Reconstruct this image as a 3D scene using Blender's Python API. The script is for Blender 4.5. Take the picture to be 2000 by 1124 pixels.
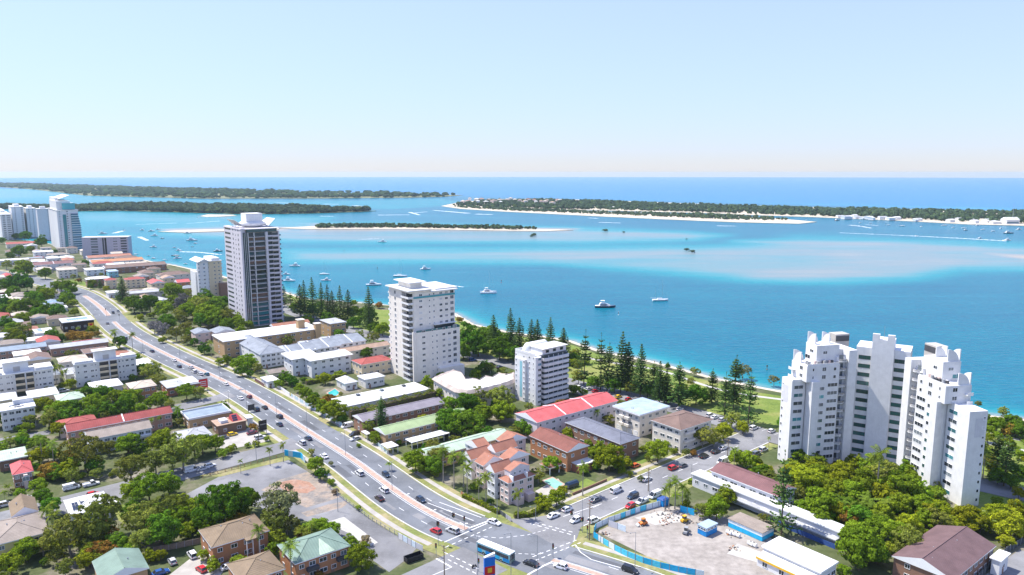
import bpy, math, random
import numpy as np
from mathutils import Vector
random.seed(7)
R = math.radians
scene = bpy.context.scene
for o in list(bpy.data.objects): bpy.data.objects.remove(o)
# ------------------------------------------------------------------ camera, sky, sun, exposure
FPX, CAMH, PITCH = 1423.0, 108.0, R(8.95)
cd = bpy.data.cameras.new('camera'); cam = bpy.data.objects.new('camera', cd)
scene.collection.objects.link(cam); scene.camera = cam
cd.sensor_width = 36.0; cd.lens = 36.0 * FPX / 2000.0; cd.clip_start = 1.0; cd.clip_end = 90000.0
cam.location = (0, 0, CAMH); cam.rotation_euler = (R(90) - PITCH, 0, 0)
SUN_AZ, SUN_EL = R(160), R(60)
world = bpy.data.worlds.new('World'); scene.world = world; world.use_nodes = True
wn = world.node_tree; wn.nodes.clear()
sky = wn.nodes.new('ShaderNodeTexSky'); sky.sky_type = 'NISHITA'; sky.sun_disc = False
sky.sun_elevation = SUN_EL; sky.sun_rotation = R(90) - SUN_AZ
sky.altitude = 100; sky.air_density = 1.0; sky.dust_density = 0.1; sky.ozone_density = 3.0
# clear marine haze: the brightness of the whole sky is evened out a little (colour / luminance^0.5) and tinted cooler
hs = wn.nodes.new('ShaderNodeMix'); hs.data_type = 'RGBA'; hs.blend_type = 'MULTIPLY'; hs.inputs[0].default_value = 1.0; hs.inputs[7].default_value = (1.74, 1.84, 2.6, 1)
lum = wn.nodes.new('ShaderNodeRGBToBW'); pw = wn.nodes.new('ShaderNodeMath'); pw.operation = 'POWER'; pw.inputs[1].default_value = -0.5
ev = wn.nodes.new('ShaderNodeVectorMath'); ev.operation = 'SCALE'
bg = wn.nodes.new('ShaderNodeBackground'); bg.inputs[1].default_value = 0.108
wo = wn.nodes.new('ShaderNodeOutputWorld')
wn.links.new(sky.outputs[0], lum.inputs[0]); wn.links.new(lum.outputs[0], pw.inputs[0]); wn.links.new(sky.outputs[0], ev.inputs[0]); wn.links.new(pw.outputs[0], ev.inputs['Scale']); wn.links.new(ev.outputs[0], hs.inputs[6]); hz_ = wn.nodes.new('ShaderNodeHueSaturation'); hz_.inputs['Saturation'].default_value = 0.78; wn.links.new(hs.outputs[2], hz_.inputs['Color']); wn.links.new(hz_.outputs[0], bg.inputs[0]); wn.links.new(bg.outputs[0], wo.inputs[0])
sl = bpy.data.lights.new('sun', 'SUN'); sl.energy = 5.0; sl.angle = R(0.5); sl.color = (1.0, 0.95, 0.87)
so = bpy.data.objects.new('sun', sl); scene.collection.objects.link(so)
so.rotation_euler = Vector((-math.cos(SUN_AZ)*math.cos(SUN_EL), -math.sin(SUN_AZ)*math.cos(SUN_EL), -math.sin(SUN_EL))).to_track_quat('-Z', 'Y').to_euler()
so.location = (-300, 0, 500)
vs = scene.view_settings; vs.view_transform = 'Standard'; vs.look = 'None'; vs.gamma = 1.0; vs.use_curve_mapping = False
vs.exposure = 0.66
scene.render.engine = 'CYCLES'
scene.cycles.max_bounces = 5; scene.cycles.diffuse_bounces = 3; scene.cycles.transparent_max_bounces = 6
scene.cycles.volume_bounces = 0
# ------------------------------------------------------------------ photo pixel (2000 wide) -> point on a level plane
CC, SS = math.cos(PITCH), math.sin(PITCH)
def G(x, y, z=0.0):
    X = (x - 1000) / FPX; t = (y - 562) / FPX
    k = (CAMH - z) / (SS + t * CC)
    return (X * k, (CC - t * SS) * k)
def PX(X, Y, Z=0.0):
    d = CAMH - Z; dep = Y * CC + d * SS
    return (1000 + FPX * X / dep, 562 + FPX * (d * CC - Y * SS) / dep)
def DEP(X, Y, Z=0.0): return Y * CC + (CAMH - Z) * SS
def HGT(base, ytop):
    X, Y = G(*base); lo, hi = 0.0, 107.0
    for _ in range(50):
        m = (lo + hi) / 2
        if PX(X, Y, m)[1] > ytop: lo = m
        else: hi = m
    return lo
UA = R(130.4); US = (math.cos(UA), math.sin(UA)); UT = (math.sin(UA), -math.cos(UA))
I0 = G(1020, 1055)
def ST(s, t): return (I0[0] + s * US[0] + t * UT[0], I0[1] + s * US[1] + t * UT[1])
# ------------------------------------------------------------------ materials
M = {}
def nodes(name):
    m = bpy.data.materials.new(name); m.use_nodes = True
    nt = m.node_tree; b = nt.nodes['Principled BSDF']; M[name] = m
    return m, nt, b
def N(nt, t, **kw):
    n = nt.nodes.new(t)
    for k, v in kw.items():
        if k.startswith('i_'): n.inputs[int(k[2:]) if k[2:].isdigit() else k[2:]].default_value = v
        else: setattr(n, k, v)
    return n
def c4(c): return (c[0], c[1], c[2], 1)
def ramp(nt, fac, stops):
    r = N(nt, 'ShaderNodeValToRGB'); e = r.color_ramp.elements
    while len(e) < len(stops): e.new(0.5)
    for el, (p, c) in zip(e, stops): el.position = p; el.color = c4(c)
    nt.links.new(fac, r.inputs[0]); return r.outputs[0]
def mixc(nt, fac, a, b, mode='MIX'):
    m = N(nt, 'ShaderNodeMix', data_type='RGBA', blend_type=mode)
    for s, v in ((0, fac), (6, a), (7, b)):
        if hasattr(v, 'links') or isinstance(v, bpy.types.NodeSocket): nt.links.new(v, m.inputs[s])
        else: m.inputs[s].default_value = v if s == 0 else c4(v)
    return m.outputs[2]
def noise(nt, scale, detail=4, coord='Object', vec=None, rough=0.55):
    tc = N(nt, 'ShaderNodeTexCoord'); n = N(nt, 'ShaderNodeTexNoise'); n.inputs['Scale'].default_value = scale
    n.inputs['Detail'].default_value = detail; n.inputs['Roughness'].default_value = rough
    src = tc.outputs[coord]
    if vec:
        mp = N(nt, 'ShaderNodeMapping'); mp.inputs['Scale'].default_value = vec
        nt.links.new(src, mp.inputs[0]); src = mp.outputs[0]
    nt.links.new(src, n.inputs['Vector']); return n.outputs['Fac']
def sc(c, k): return tuple(min(1, x * k) for x in c)
def plain(name, col, rough=0.7, var=0.12, scale=0.8, spec=0.3, metal=0.0):
    m, nt, b = nodes(name)
    f = noise(nt, scale)
    b.inputs['Base Color'].default_value = c4(col)
    nt.links.new(ramp(nt, f, [(0.3, sc(col, 1 - var)), (0.7, sc(col, 1 + var * 0.6))]), b.inputs['Base Color'])
    b.inputs['Roughness'].default_value = rough; b.inputs['Specular IOR Level'].default_value = spec; b.inputs['Metallic'].default_value = metal
    return m
def wallmat(name, col, var=0.10):
    m, nt, b = nodes(name)
    f = noise(nt, 0.5, 5); st = noise(nt, 1.0, 4, vec=(1.6, 1.6, 0.12))
    c1 = ramp(nt, f, [(0.3, sc(col, 1 - var)), (0.7, sc(col, 1.04))])
    c2 = mixc(nt, ramp(nt, st, [(0.52, (0, 0, 0)), (0.8, (0.35, 0.35, 0.35))]), c1, sc(col, 0.72))
    nt.links.new(c2, b.inputs['Base Color']); b.inputs['Roughness'].default_value = 0.8; b.inputs['Specular IOR Level'].default_value = 0.25
    return m
def brickmat(name, col):
    m, nt, b = nodes(name)
    tc = N(nt, 'ShaderNodeTexCoord'); mp = N(nt, 'ShaderNodeMapping'); mp.inputs['Rotation'].default_value = (R(90), 0, 0)
    nt.links.new(tc.outputs['Object'], mp.inputs[0])
    bk = N(nt, 'ShaderNodeTexBrick'); bk.inputs['Scale'].default_value = 2.2
    bk.inputs['Color1'].default_value = c4(sc(col, 1.12)); bk.inputs['Color2'].default_value = c4(sc(col, 0.78)); bk.inputs['Mortar'].default_value = c4(sc(col, 1.1))
    nt.links.new(mp.outputs[0], bk.inputs['Vector'])
    f = noise(nt, 0.35, 5)
    nt.links.new(mixc(nt, f, bk.outputs[0], sc(col, 0.85)), b.inputs['Base Color'])
    b.inputs['Roughness'].default_value = 0.85; b.inputs['Specular IOR Level'].default_value = 0.2
    return m
def roofmat(name, col, kind='tile', axis=0, rough=0.75, dirt=0.25):
    m, nt, b = nodes(name)
    tc = N(nt, 'ShaderNodeTexCoord'); wv = N(nt, 'ShaderNodeTexWave'); wv.bands_direction = 'X' if axis == 0 else 'Y'
    wv.inputs['Scale'].default_value = 0.55 if kind == 'tile' else 0.42; wv.inputs['Distortion'].default_value = 0.15
    nt.links.new(tc.outputs['Object'], wv.inputs['Vector'])
    vo = N(nt, 'ShaderNodeTexVoronoi'); vo.inputs['Scale'].default_value = 2.4 if kind == 'tile' else 0.25
    nt.links.new(tc.outputs['Object'], vo.inputs['Vector'])
    f = noise(nt, 0.28, 6); fine = noise(nt, 2.5, 3)
    base = ramp(nt, f, [(0.3, sc(col, 1 - dirt)), (0.55, col), (0.75, sc(col, 1.12))])
    hv = N(nt, 'ShaderNodeSeparateColor'); nt.links.new(vo.outputs['Color'], hv.inputs[0])
    base = mixc(nt, ramp(nt, hv.outputs[0], [(0.0, (0, 0, 0)), (1.0, (0.3, 0.3, 0.3))]), base, sc(col, 0.62))
    base = mixc(nt, ramp(nt, wv.outputs['Fac'], [(0.0, (0.22, 0.22, 0.22)), (0.25, (0, 0, 0))]), base, sc(col, 0.55))
    base = mixc(nt, ramp(nt, fine, [(0.55, (0, 0, 0)), (0.75, (0.25, 0.25, 0.25))]), base, sc(col, 0.7))
    nt.links.new(base, b.inputs['Base Color']); b.inputs['Roughness'].default_value = rough; b.inputs['Specular IOR Level'].default_value = 0.25
    bp = N(nt, 'ShaderNodeBump'); bp.inputs['Strength'].default_value = 0.5; bp.inputs['Distance'].default_value = 0.08
    nt.links.new(wv.outputs['Fac'], bp.inputs['Height']); nt.links.new(bp.outputs[0], b.inputs['Normal'])
    return m
def glass(name, col, rough=0.12, spec=0.5):
    m, nt, b = nodes(name)
    oi = N(nt, 'ShaderNodeObjectInfo')
    nt.links.new(ramp(nt, oi.outputs['Random'], [(0, sc(col, 0.55)), (0.6, col), (1, sc(col, 1.7))]), b.inputs['Base Color'])
    b.inputs['Roughness'].default_value = rough; b.inputs['Specular IOR Level'].default_value = spec
    return m
def leafmat(name, col, hv=0.12):
    m, nt, b = nodes(name)
    nt.nodes.remove(b); out = nt.nodes['Material Output']
    ge = N(nt, 'ShaderNodeNewGeometry'); oi = N(nt, 'ShaderNodeObjectInfo')
    c = ramp(nt, ge.outputs['Random Per Island'], [(0, sc(col, 0.5)), (0.5, col), (0.85, sc((col[0] * 1.2, col[1] * 1.2, col[2]), 1.05)), (1, (col[0] * 1.6, col[1] * 1.5, col[2] * 0.9))])
    h = N(nt, 'ShaderNodeHueSaturation'); nt.links.new(c, h.inputs['Color'])
    mr = N(nt, 'ShaderNodeMapRange'); mr.inputs[3].default_value = 0.5 - hv * 0.2; mr.inputs[4].default_value = 0.5 + hv * 0.1
    nt.links.new(oi.outputs['Random'], mr.inputs[0]); nt.links.new(mr.outputs[0], h.inputs['Hue'])
    mv = N(nt, 'ShaderNodeMapRange'); mv.inputs[3].default_value = 0.75; mv.inputs[4].default_value = 1.3
    mm = N(nt, 'ShaderNodeMath', operation='FRACT'); m7 = N(nt, 'ShaderNodeMath', operation='MULTIPLY'); m7.inputs[1].default_value = 7.31
    nt.links.new(oi.outputs['Random'], m7.inputs[0]); nt.links.new(m7.outputs[0], mm.inputs[0]); nt.links.new(mm.outputs[0], mv.inputs[0]); nt.links.new(mv.outputs[0], h.inputs['Value'])
    d = N(nt, 'ShaderNodeBsdfDiffuse'); t = N(nt, 'ShaderNodeBsdfTranslucent'); mx = N(nt, 'ShaderNodeMixShader'); mx.inputs[0].default_value = 0.33
    nt.links.new(h.outputs[0], d.inputs[0]); nt.links.new(h.outputs[0], t.inputs[0])
    nt.links.new(d.outputs[0], mx.inputs[1]); nt.links.new(t.outputs[0], mx.inputs[2]); nt.links.new(mx.outputs[0], out.inputs[0])
    return m
# ------------------------------------------------------------------ mesh helpers
col = scene.collection
class MB:
    def __init__(s): s.v = []; s.f = []; s.m = []
    def poly(s, pts, m=0):
        i = len(s.v); s.v += [tuple(p) for p in pts]; s.f.append(tuple(range(i, i + len(pts)))); s.m.append(m); return s
    def box(s, x0, y0, z0, x1, y1, z1, m=0, mt=None):
        i = len(s.v)
        s.v += [(x0, y0, z0), (x1, y0, z0), (x1, y1, z0), (x0, y1, z0), (x0, y0, z1), (x1, y0, z1), (x1, y1, z1), (x0, y1, z1)]
        for k, q in enumerate(((0, 3, 2, 1), (4, 5, 6, 7), (0, 1, 5, 4), (1, 2, 6, 5), (2, 3, 7, 6), (3, 0, 4, 7))):
            s.f.append(tuple(i + a for a in q)); s.m.append(mt if (mt is not None and k == 1) else m)
        return s
    def prism(s, pts, z0, z1, m=0, mt=None, bottom=True):
        n = len(pts); i = len(s.v)
        z0f = z0 if callable(z0) else (lambda p: z0); z1f = z1 if callable(z1) else (lambda p: z1)
        s.v += [(p[0], p[1], z0f(p)) for p in pts] + [(p[0], p[1], z1f(p)) for p in pts]
        for k in range(n): s.f.append((i + k, i + (k + 1) % n, i + n + (k + 1) % n, i + n + k)); s.m.append(m)
        s.f.append(tuple(i + n + k for k in range(n))); s.m.append(m if mt is None else mt)
        if bottom: s.f.append(tuple(i + n - 1 - k for k in range(n))); s.m.append(m)
        return s
    def tube(s, a, b, r0, r1=None, n=6, m=0, cap=True):
        r1 = r0 if r1 is None else r1
        a = Vector(a); b = Vector(b); d = (b - a).normalized()
        u = d.orthogonal().normalized(); w = d.cross(u); i = len(s.v)
        for p, r in ((a, r0), (b, r1)):
            for k in range(n):
                t = 2 * math.pi * k / n; s.v.append(tuple(p + u * (r * math.cos(t)) + w * (r * math.sin(t))))
        for k in range(n): s.f.append((i + k, i + (k + 1) % n, i + n + (k + 1) % n, i + n + k)); s.m.append(m)
        if cap: s.f.append(tuple(i + n + k for k in range(n))); s.m.append(m); s.f.append(tuple(i + n - 1 - k for k in range(n))); s.m.append(m)
        return s
    def loft(s, rings, m=0, caps=True):
        i = len(s.v); n = len(rings[0])
        for r in rings: s.v += [tuple(p) for p in r]
        for j in range(len(rings) - 1):
            for k in range(n):
                a = i + j * n; s.f.append((a + k, a + (k + 1) % n, a + n + (k + 1) % n, a + n + k)); s.m.append(m)
        if caps:
            s.f.append(tuple(i + n - 1 - k for k in range(n))); s.m.append(m)
            a = i + (len(rings) - 1) * n; s.f.append(tuple(a + k for k in range(n))); s.m.append(m)
        return s
    def data(s, name, mats, smooth=False):
        me = bpy.data.meshes.new(name); me.from_pydata(s.v, [], s.f)
        for q in mats: me.materials.append(M[q] if isinstance(q, str) else q)
        if len(mats) > 1: me.polygons.foreach_set('material_index', s.m)
        if smooth: me.polygons.foreach_set('use_smooth', [True] * len(s.f))
        me.update(); return me
    def mk(s, name, parent, mats, smooth=False, loc=None):
        if isinstance(mats, str): mats = [mats]
        return link(name, s.data(name, mats, smooth), parent, loc)
def link(name, me, parent=None, loc=None, rz=0.0):
    o = bpy.data.objects.new(name, me); col.objects.link(o)
    if parent is not None: o.parent = parent
    if loc is not None: o.location = loc
    if rz: o.rotation_euler = (0, 0, rz)
    return o
THINGS = []
def thing(name, label, cat, loc=(0, 0, 0), rz=0.0, group=None, me=None):
    o = bpy.data.objects.new(name, me); col.objects.link(o)
    o.location = loc; o.rotation_euler = (0, 0, rz)
    if me is None: o.empty_display_size = 0.5
    o['label'] = label; o['category'] = cat
    if group: o['group'] = group
    return o
def struct(name, mb, mats, parent=None):
    o = mb.mk(name, parent, mats)
    if parent is None: o['kind'] = 'structure'
    return o
CACHE = {}
def cached(key, fn):
    if key not in CACHE: CACHE[key] = fn()
    return CACHE[key]
LAND = []      # landmarks for telling look-alikes apart: (short name, image x, image y)
AUTO = []      # (object, description, plural description, image x, image y)
def auto(o, desc, plural, x, y): AUTO.append((o, desc, plural, x, y))
HAZE = 4.4e-5
# ------------------------------------------------------------------ palette
def asphaltmat(name, col, var=0.25):
    m, nt, b = nodes(name)
    f = noise(nt, 0.06, 6); f2 = noise(nt, 1.2, 4); f3 = noise(nt, 0.25, 5, vec=(1, 1, 1))
    c = ramp(nt, f, [(0.3, sc(col, 1 - var)), (0.7, sc(col, 1 + var))])
    c = mixc(nt, ramp(nt, f3, [(0.55, (0, 0, 0)), (0.66, (0.5, 0.5, 0.5))]), c, sc(col, 0.72))
    c = mixc(nt, ramp(nt, f2, [(0.5, (0, 0, 0)), (0.8, (0.4, 0.4, 0.4))]), c, sc(col, 1.35))
    nt.links.new(c, b.inputs['Base Color']); b.inputs['Roughness'].default_value = 0.9; b.inputs['Specular IOR Level'].default_value = 0.2
def groundmix(name, stops, s1=0.05, s2=0.6):
    m, nt, b = nodes(name)
    f = noise(nt, s1, 7, rough=0.65); f2 = noise(nt, s2, 4)
    c = ramp(nt, f, stops)
    c = mixc(nt, 0.35, c, ramp(nt, f2, [(0.3, (0.45, 0.45, 0.45)), (0.7, (1.5, 1.5, 1.5))]), 'MULTIPLY')
    nt.links.new(c, b.inputs['Base Color']); b.inputs['Roughness'].default_value = 0.95; b.inputs['Specular IOR Level'].default_value = 0.1
asphaltmat('asphalt', (0.15, 0.16, 0.175)); asphaltmat('asphalt_old', (0.2, 0.2, 0.205)); asphaltmat('asphalt_lot', (0.18, 0.18, 0.185), 0.4)
groundmix('land', [(0.3, (0.05, 0.075, 0.025)), (0.5, (0.09, 0.105, 0.045)), (0.6, (0.17, 0.155, 0.11)), (0.74, (0.3, 0.275, 0.24))])
groundmix('grass', [(0.3, (0.1, 0.15, 0.03)), (0.48, (0.155, 0.205, 0.045)), (0.62, (0.23, 0.235, 0.075)), (0.78, (0.31, 0.27, 0.13))], 0.05, 0.9)
groundmix('verge', [(0.3, (0.13, 0.17, 0.045)), (0.5, (0.21, 0.215, 0.08)), (0.66, (0.32, 0.27, 0.15))], 0.09, 0.9)
groundmix('sand', [(0.3, (0.46, 0.4, 0.3)), (0.7, (0.58, 0.52, 0.42))], 0.02, 0.2)
groundmix('site_ground', [(0.3, (0.24, 0.215, 0.19)), (0.55, (0.32, 0.29, 0.26)), (0.8, (0.38, 0.345, 0.31))], 0.09, 0.5)
groundmix('red_soil', [(0.3, (0.24, 0.14, 0.1)), (0.5, (0.34, 0.2, 0.14)), (0.65, (0.28, 0.24, 0.21))], 0.2, 0.9)
groundmix('dune', [(0.3, (0.14, 0.16, 0.09)), (0.6, (0.2, 0.2, 0.11)), (0.8, (0.36, 0.32, 0.22))], 0.01, 0.1)
plain('concrete', (0.38, 0.355, 0.32), 0.9, 0.18, 0.3); plain('kerb', (0.52, 0.51, 0.49), 0.9); groundmix('lot_rubble', [(0.3, (0.14, 0.135, 0.13)), (0.45, (0.22, 0.2, 0.18)), (0.55, (0.3, 0.24, 0.19)), (0.7, (0.34, 0.31, 0.28))], 0.16, 0.9); plain('concrete_pale', (0.43, 0.415, 0.38), 0.9, 0.15, 0.4)
plain('paver', (0.42, 0.29, 0.23), 0.9, 0.25, 0.8); plain('line_paint', (0.75, 0.75, 0.74), 0.7, 0.2, 1.5); plain('yellow_paint', (0.8, 0.5, 0.06), 0.7)
for n, c in dict(white=(0.7, 0.7, 0.69), cream=(0.66, 0.61, 0.53), offwhite=(0.66, 0.65, 0.61), lav=(0.62, 0.57, 0.58), palegrey=(0.6, 0.6, 0.62), pink=(0.66, 0.52, 0.46), tan=(0.5, 0.38, 0.25),
                 sand_wall=(0.66, 0.55, 0.38), greige=(0.45, 0.42, 0.38), darkwall=(0.05, 0.035, 0.03), brownwall=(0.2, 0.13, 0.09), slabgrey=(0.42, 0.4, 0.45), towergrey=(0.6, 0.57, 0.6), yellowwall=(0.66, 0.55, 0.24),
                 ivory=(0.76, 0.71, 0.63), teal_wall=(0.5, 0.62, 0.62), bluegreen=(0.25, 0.5, 0.55)).items(): wallmat('w_' + n, c)
brickmat('b_orange', (0.42, 0.2, 0.1)); brickmat('b_tan', (0.46, 0.31, 0.17)); brickmat('b_brown', (0.28, 0.16, 0.11)); brickmat('b_red', (0.34, 0.14, 0.09)); brickmat('b_pinkish', (0.4, 0.24, 0.18))
for n, (c, k) in dict(white=((0.68, 0.68, 0.66), 'rib'), cream=((0.54, 0.46, 0.37), 'rib'), shell=((0.48, 0.41, 0.36), 'tile'), grey=((0.25, 0.275, 0.31), 'rib'), bluegrey=((0.25, 0.31, 0.37), 'rib'), lilac=((0.26, 0.235, 0.265), 'rib'), slate=((0.17, 0.18, 0.22), 'tile'),
                      green=((0.33, 0.42, 0.22), 'rib'), palegreen=((0.42, 0.52, 0.4), 'rib'), darkgreen=((0.19, 0.27, 0.22), 'rib'), red=((0.36, 0.09, 0.075), 'tile'), brightred=((0.6, 0.1, 0.1), 'rib'), coral=((0.55, 0.12, 0.12), 'tile'),
                      terra=((0.37, 0.165, 0.11), 'tile'), brown=((0.2, 0.135, 0.11), 'tile'), brownred=((0.22, 0.085, 0.065), 'tile'), maroon=((0.2, 0.1, 0.1), 'tile'), tan=((0.42, 0.29, 0.21), 'tile'), brownolive=((0.23, 0.17, 0.11), 'tile'),
                      taupe=((0.3, 0.25, 0.21), 'tile'), orange=((0.47, 0.22, 0.11), 'tile'), darkred=((0.3, 0.065, 0.06), 'rib'), skyblue=((0.36, 0.45, 0.54), 'rib'), lightgrey=((0.42, 0.43, 0.44), 'rib'), purple=((0.16, 0.1, 0.1), 'tile')).items():
    roofmat('r_' + n, c, k, 0); roofmat('r_' + n + '_y', c, k, 1)
glass('glass_dark', (0.035, 0.045, 0.05)); glass('glass_teal', (0.05, 0.2, 0.22)); glass('glass_mid', (0.12, 0.14, 0.15)); glass('glass_curtain', (0.35, 0.34, 0.33), 0.3); glass('glass_green', (0.03, 0.09, 0.08)); glass('glass_blue', (0.05, 0.15, 0.22))
glass('glass_tower', (0.035, 0.07, 0.085), 0.06, 0.8); glass('glass_aqua', (0.04, 0.3, 0.33), 0.08, 0.7)
plain('trim_white', (0.8, 0.8, 0.8), 0.6, 0.05); plain('trim_dark', (0.06, 0.06, 0.065), 0.6); plain('solar', (0.02, 0.03, 0.06), 0.15, 0.2, 3.0, 0.8); plain('metal', (0.4, 0.41, 0.42), 0.45, 0.1, 2.0, 0.5, 0.6)
plain('solar_blue', (0.2, 0.32, 0.42), 0.25, 0.2, 3.0, 0.6)
plain('pole_grey', (0.3, 0.31, 0.32), 0.6); plain('timber', (0.2, 0.15, 0.1), 0.9); plain('rubber', (0.02, 0.02, 0.02), 0.8); plain('black', (0.02, 0.02, 0.022), 0.5); plain('pool_water', (0.03, 0.4, 0.38), 0.08, 0.15, 0.4, 0.6)
plain('pool_green', (0.22, 0.46, 0.36), 0.6, 0.15, 0.4); plain('yellow', (0.75, 0.42, 0.03), 0.5); plain('orange', (0.7, 0.2, 0.04), 0.6); plain('hoard_blue', (0.02, 0.4, 0.68), 0.5, 0.2, 1.0); plain('hoard_cyan', (0.08, 0.55, 0.75), 0.5, 0.25, 1.2); plain('hoard_white', (0.65, 0.75, 0.8), 0.5, 0.15, 1.2)
plain('cont_blue', (0.01, 0.22, 0.55), 0.5, 0.2, 1.0); plain('sign_blue', (0.01, 0.16, 0.6), 0.4, 0.1); plain('sign_red', (0.6, 0.02, 0.03), 0.4, 0.1); plain('red_light', (0.5, 0.02, 0.02), 0.3); plain('lamp_glass', (0.8, 0.8, 0.75), 0.3); plain('dirt_pile', (0.5, 0.42, 0.33), 0.95, 0.3, 1.5)
plain('fence_timber', (0.26, 0.2, 0.15), 0.9, 0.3, 1.0); plain('fence_blue', (0.42, 0.55, 0.62), 0.7); plain('fence_dark', (0.06, 0.07, 0.08), 0.7); plain('awning_blue', (0.04, 0.09, 0.28), 0.7)
for n, c in dict(white=(0.78, 0.78, 0.77), black=(0.012, 0.013, 0.016), red=(0.5, 0.015, 0.02), silver=(0.5, 0.51, 0.52), grey=(0.13, 0.14, 0.15), blue=(0.02, 0.08, 0.28), navy=(0.012, 0.03, 0.06), maroon=(0.16, 0.02, 0.03), yellow=(0.75, 0.5, 0.02), teal=(0.02, 0.14, 0.2), orange=(0.55, 0.1, 0.02), brown=(0.05, 0.025, 0.02)).items():
    m, nt, b = nodes('car_' + n); b.inputs['Base Color'].default_value = c4(c); b.inputs['Roughness'].default_value = 0.28; b.inputs['Specular IOR Level'].default_value = 0.5; b.inputs['Coat Weight'].default_value = 0.4
glass('car_glass', (0.02, 0.025, 0.03), 0.05, 0.8)
for n, c in dict(bright=(0.175, 0.265, 0.02), dark=(0.095, 0.2, 0.018), olive=(0.2, 0.235, 0.045), yellow=(0.24, 0.285, 0.018), pine=(0.085, 0.15, 0.042), palm=(0.15, 0.22, 0.03), gum=(0.17, 0.19, 0.09), jaca=(0.17, 0.165, 0.18), rust=(0.24, 0.16, 0.03), hedge=(0.18, 0.25, 0.025), far=(0.07, 0.11, 0.06), scrub=(0.24, 0.19, 0.12)).items():
    leafmat('leaf_' + n, c)
plain('bark', (0.12, 0.09, 0.065), 0.95, 0.3, 3.0); plain('bark_pale', (0.3, 0.27, 0.23), 0.95, 0.3, 3.0)
# foam: broken white water
m, nt, b = nodes('foam')
f = noise(nt, 0.25, 6, vec=(1, 1, 1), rough=0.7)
b.inputs['Base Color'].default_value = (0.85, 0.88, 0.9, 1); b.inputs['Roughness'].default_value = 0.9
nt.links.new(ramp(nt, f, [(0.38, (0, 0, 0)), (0.6, (0.9, 0.9, 0.9))]), b.inputs['Alpha'])
# ------------------------------------------------------------------ water: one sheet, its bed colour from how shallow it is
m, nt, b = nodes('water')
at = N(nt, 'ShaderNodeAttribute', attribute_name='shallow'); oc = N(nt, 'ShaderNodeAttribute', attribute_name='ocean')
tc = N(nt, 'ShaderNodeTexCoord')
def wnoise(scale, vec, detail=5, rot=0.0):
    mp = N(nt, 'ShaderNodeMapping'); mp.inputs['Scale'].default_value = vec; mp.inputs['Rotation'].default_value = (0, 0, rot)
    n = N(nt, 'ShaderNodeTexNoise'); n.inputs['Scale'].default_value = scale; n.inputs['Detail'].default_value = detail; n.inputs['Roughness'].default_value = 0.6
    nt.links.new(tc.outputs['Object'], mp.inputs[0]); nt.links.new(mp.outputs[0], n.inputs['Vector']); return n.outputs['Fac']
big = wnoise(0.004, (1, 2.2, 1)); mid = wnoise(0.03, (0.5, 1.6, 1)); rip = wnoise(0.22, (0.55, 1.5, 1), 3, R(20))
def mth(op, a, b_):
    n = N(nt, 'ShaderNodeMath', operation=op)
    for i, v in enumerate((a, b_)):
        if isinstance(v, (int, float)): n.inputs[i].default_value = v
        else: nt.links.new(v, n.inputs[i])
    return n.outputs[0]
fac = mth('ADD', at.outputs['Fac'], mth('MULTIPLY', mth('SUBTRACT', big, 0.5), 0.36))
fac = mth('ADD', fac, mth('MULTIPLY', mth('SUBTRACT', wnoise(0.009, (0.22, 3.0, 1), 5, R(-4)), 0.5), 0.22))
fac = mth('ADD', fac, mth('MULTIPLY', mth('SUBTRACT', mid, 0.5), 0.07))
bed = ramp(nt, fac, [(0.0, (0.0, 0.08, 0.14)), (0.25, (0.0, 0.14, 0.19)), (0.45, (0.0, 0.21, 0.24)), (0.62, (0.05, 0.235, 0.26)), (0.8, (0.17, 0.23, 0.24)), (1.0, (0.32, 0.285, 0.235))])
bed = mixc(nt, oc.outputs['Fac'], bed, ramp(nt, fac, [(0.0, (0.0, 0.14, 0.36)), (0.3, (0.0, 0.2, 0.4)), (0.6, (0.06, 0.34, 0.45)), (1.0, (0.4, 0.5, 0.5))]))
fine = wnoise(0.6, (0.35, 1.5, 1), 3, R(12))
dp_ = mth('SUBTRACT', 1.0, mth('MINIMUM', mth('MULTIPLY', at.outputs['Fac'], 1.25), 1.0))
bed = mixc(nt, mth('MULTIPLY', ramp(nt, rip, [(0.35, (0.0, 0.0, 0.0)), (0.65, (0.5, 0.5, 0.5))]), dp_), bed, (0.0, 0.085, 0.17), 'MIX')
bed = mixc(nt, mth('MULTIPLY', ramp(nt, fine, [(0.52, (0, 0, 0)), (0.75, (0.36, 0.36, 0.36))]), dp_), bed, (0.0, 0.33, 0.4), 'MIX')
bed = mixc(nt, ramp(nt, wnoise(0.02, (0.3, 2.5, 1), 6, R(-8)), [(0.60, (0, 0, 0)), (0.78, (0.2, 0.2, 0.2))]), bed, (0.1, 0.42, 0.5))
nt.links.new(bed, b.inputs['Base Color'])
b.inputs['Roughness'].default_value = 0.25; b.inputs['Specular IOR Level'].default_value = 0.13; b.inputs['IOR'].default_value = 1.33
bp = N(nt, 'ShaderNodeBump'); bp.inputs['Strength'].default_value = 0.6; bp.inputs['Distance'].default_value = 0.8
nt.links.new(mth('ADD', wnoise(0.35, (0.7, 1.3, 1), 4, R(25)), mth('MULTIPLY', rip, 1.5)), bp.inputs['Height']); nt.links.new(bp.outputs[0], b.inputs['Normal'])
COAST = [(-600, 420), (-150, 455), (60, 470), (150, 484), (250, 500), (300, 511), (340, 517), (372, 524), (440, 540), (510, 556), (560, 570), (600, 583), (700, 590), (800, 598), (890, 611), (926, 632), (1000, 648), (1060, 655), (1115, 664), (1181, 686), (1267, 702), (1336, 720), (1400, 737), (1480, 753), (1560, 768), (1700, 786), (1908, 806), (2060, 824), (2400, 870)]
COASTW = [G(*q) for q in COAST]
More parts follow.
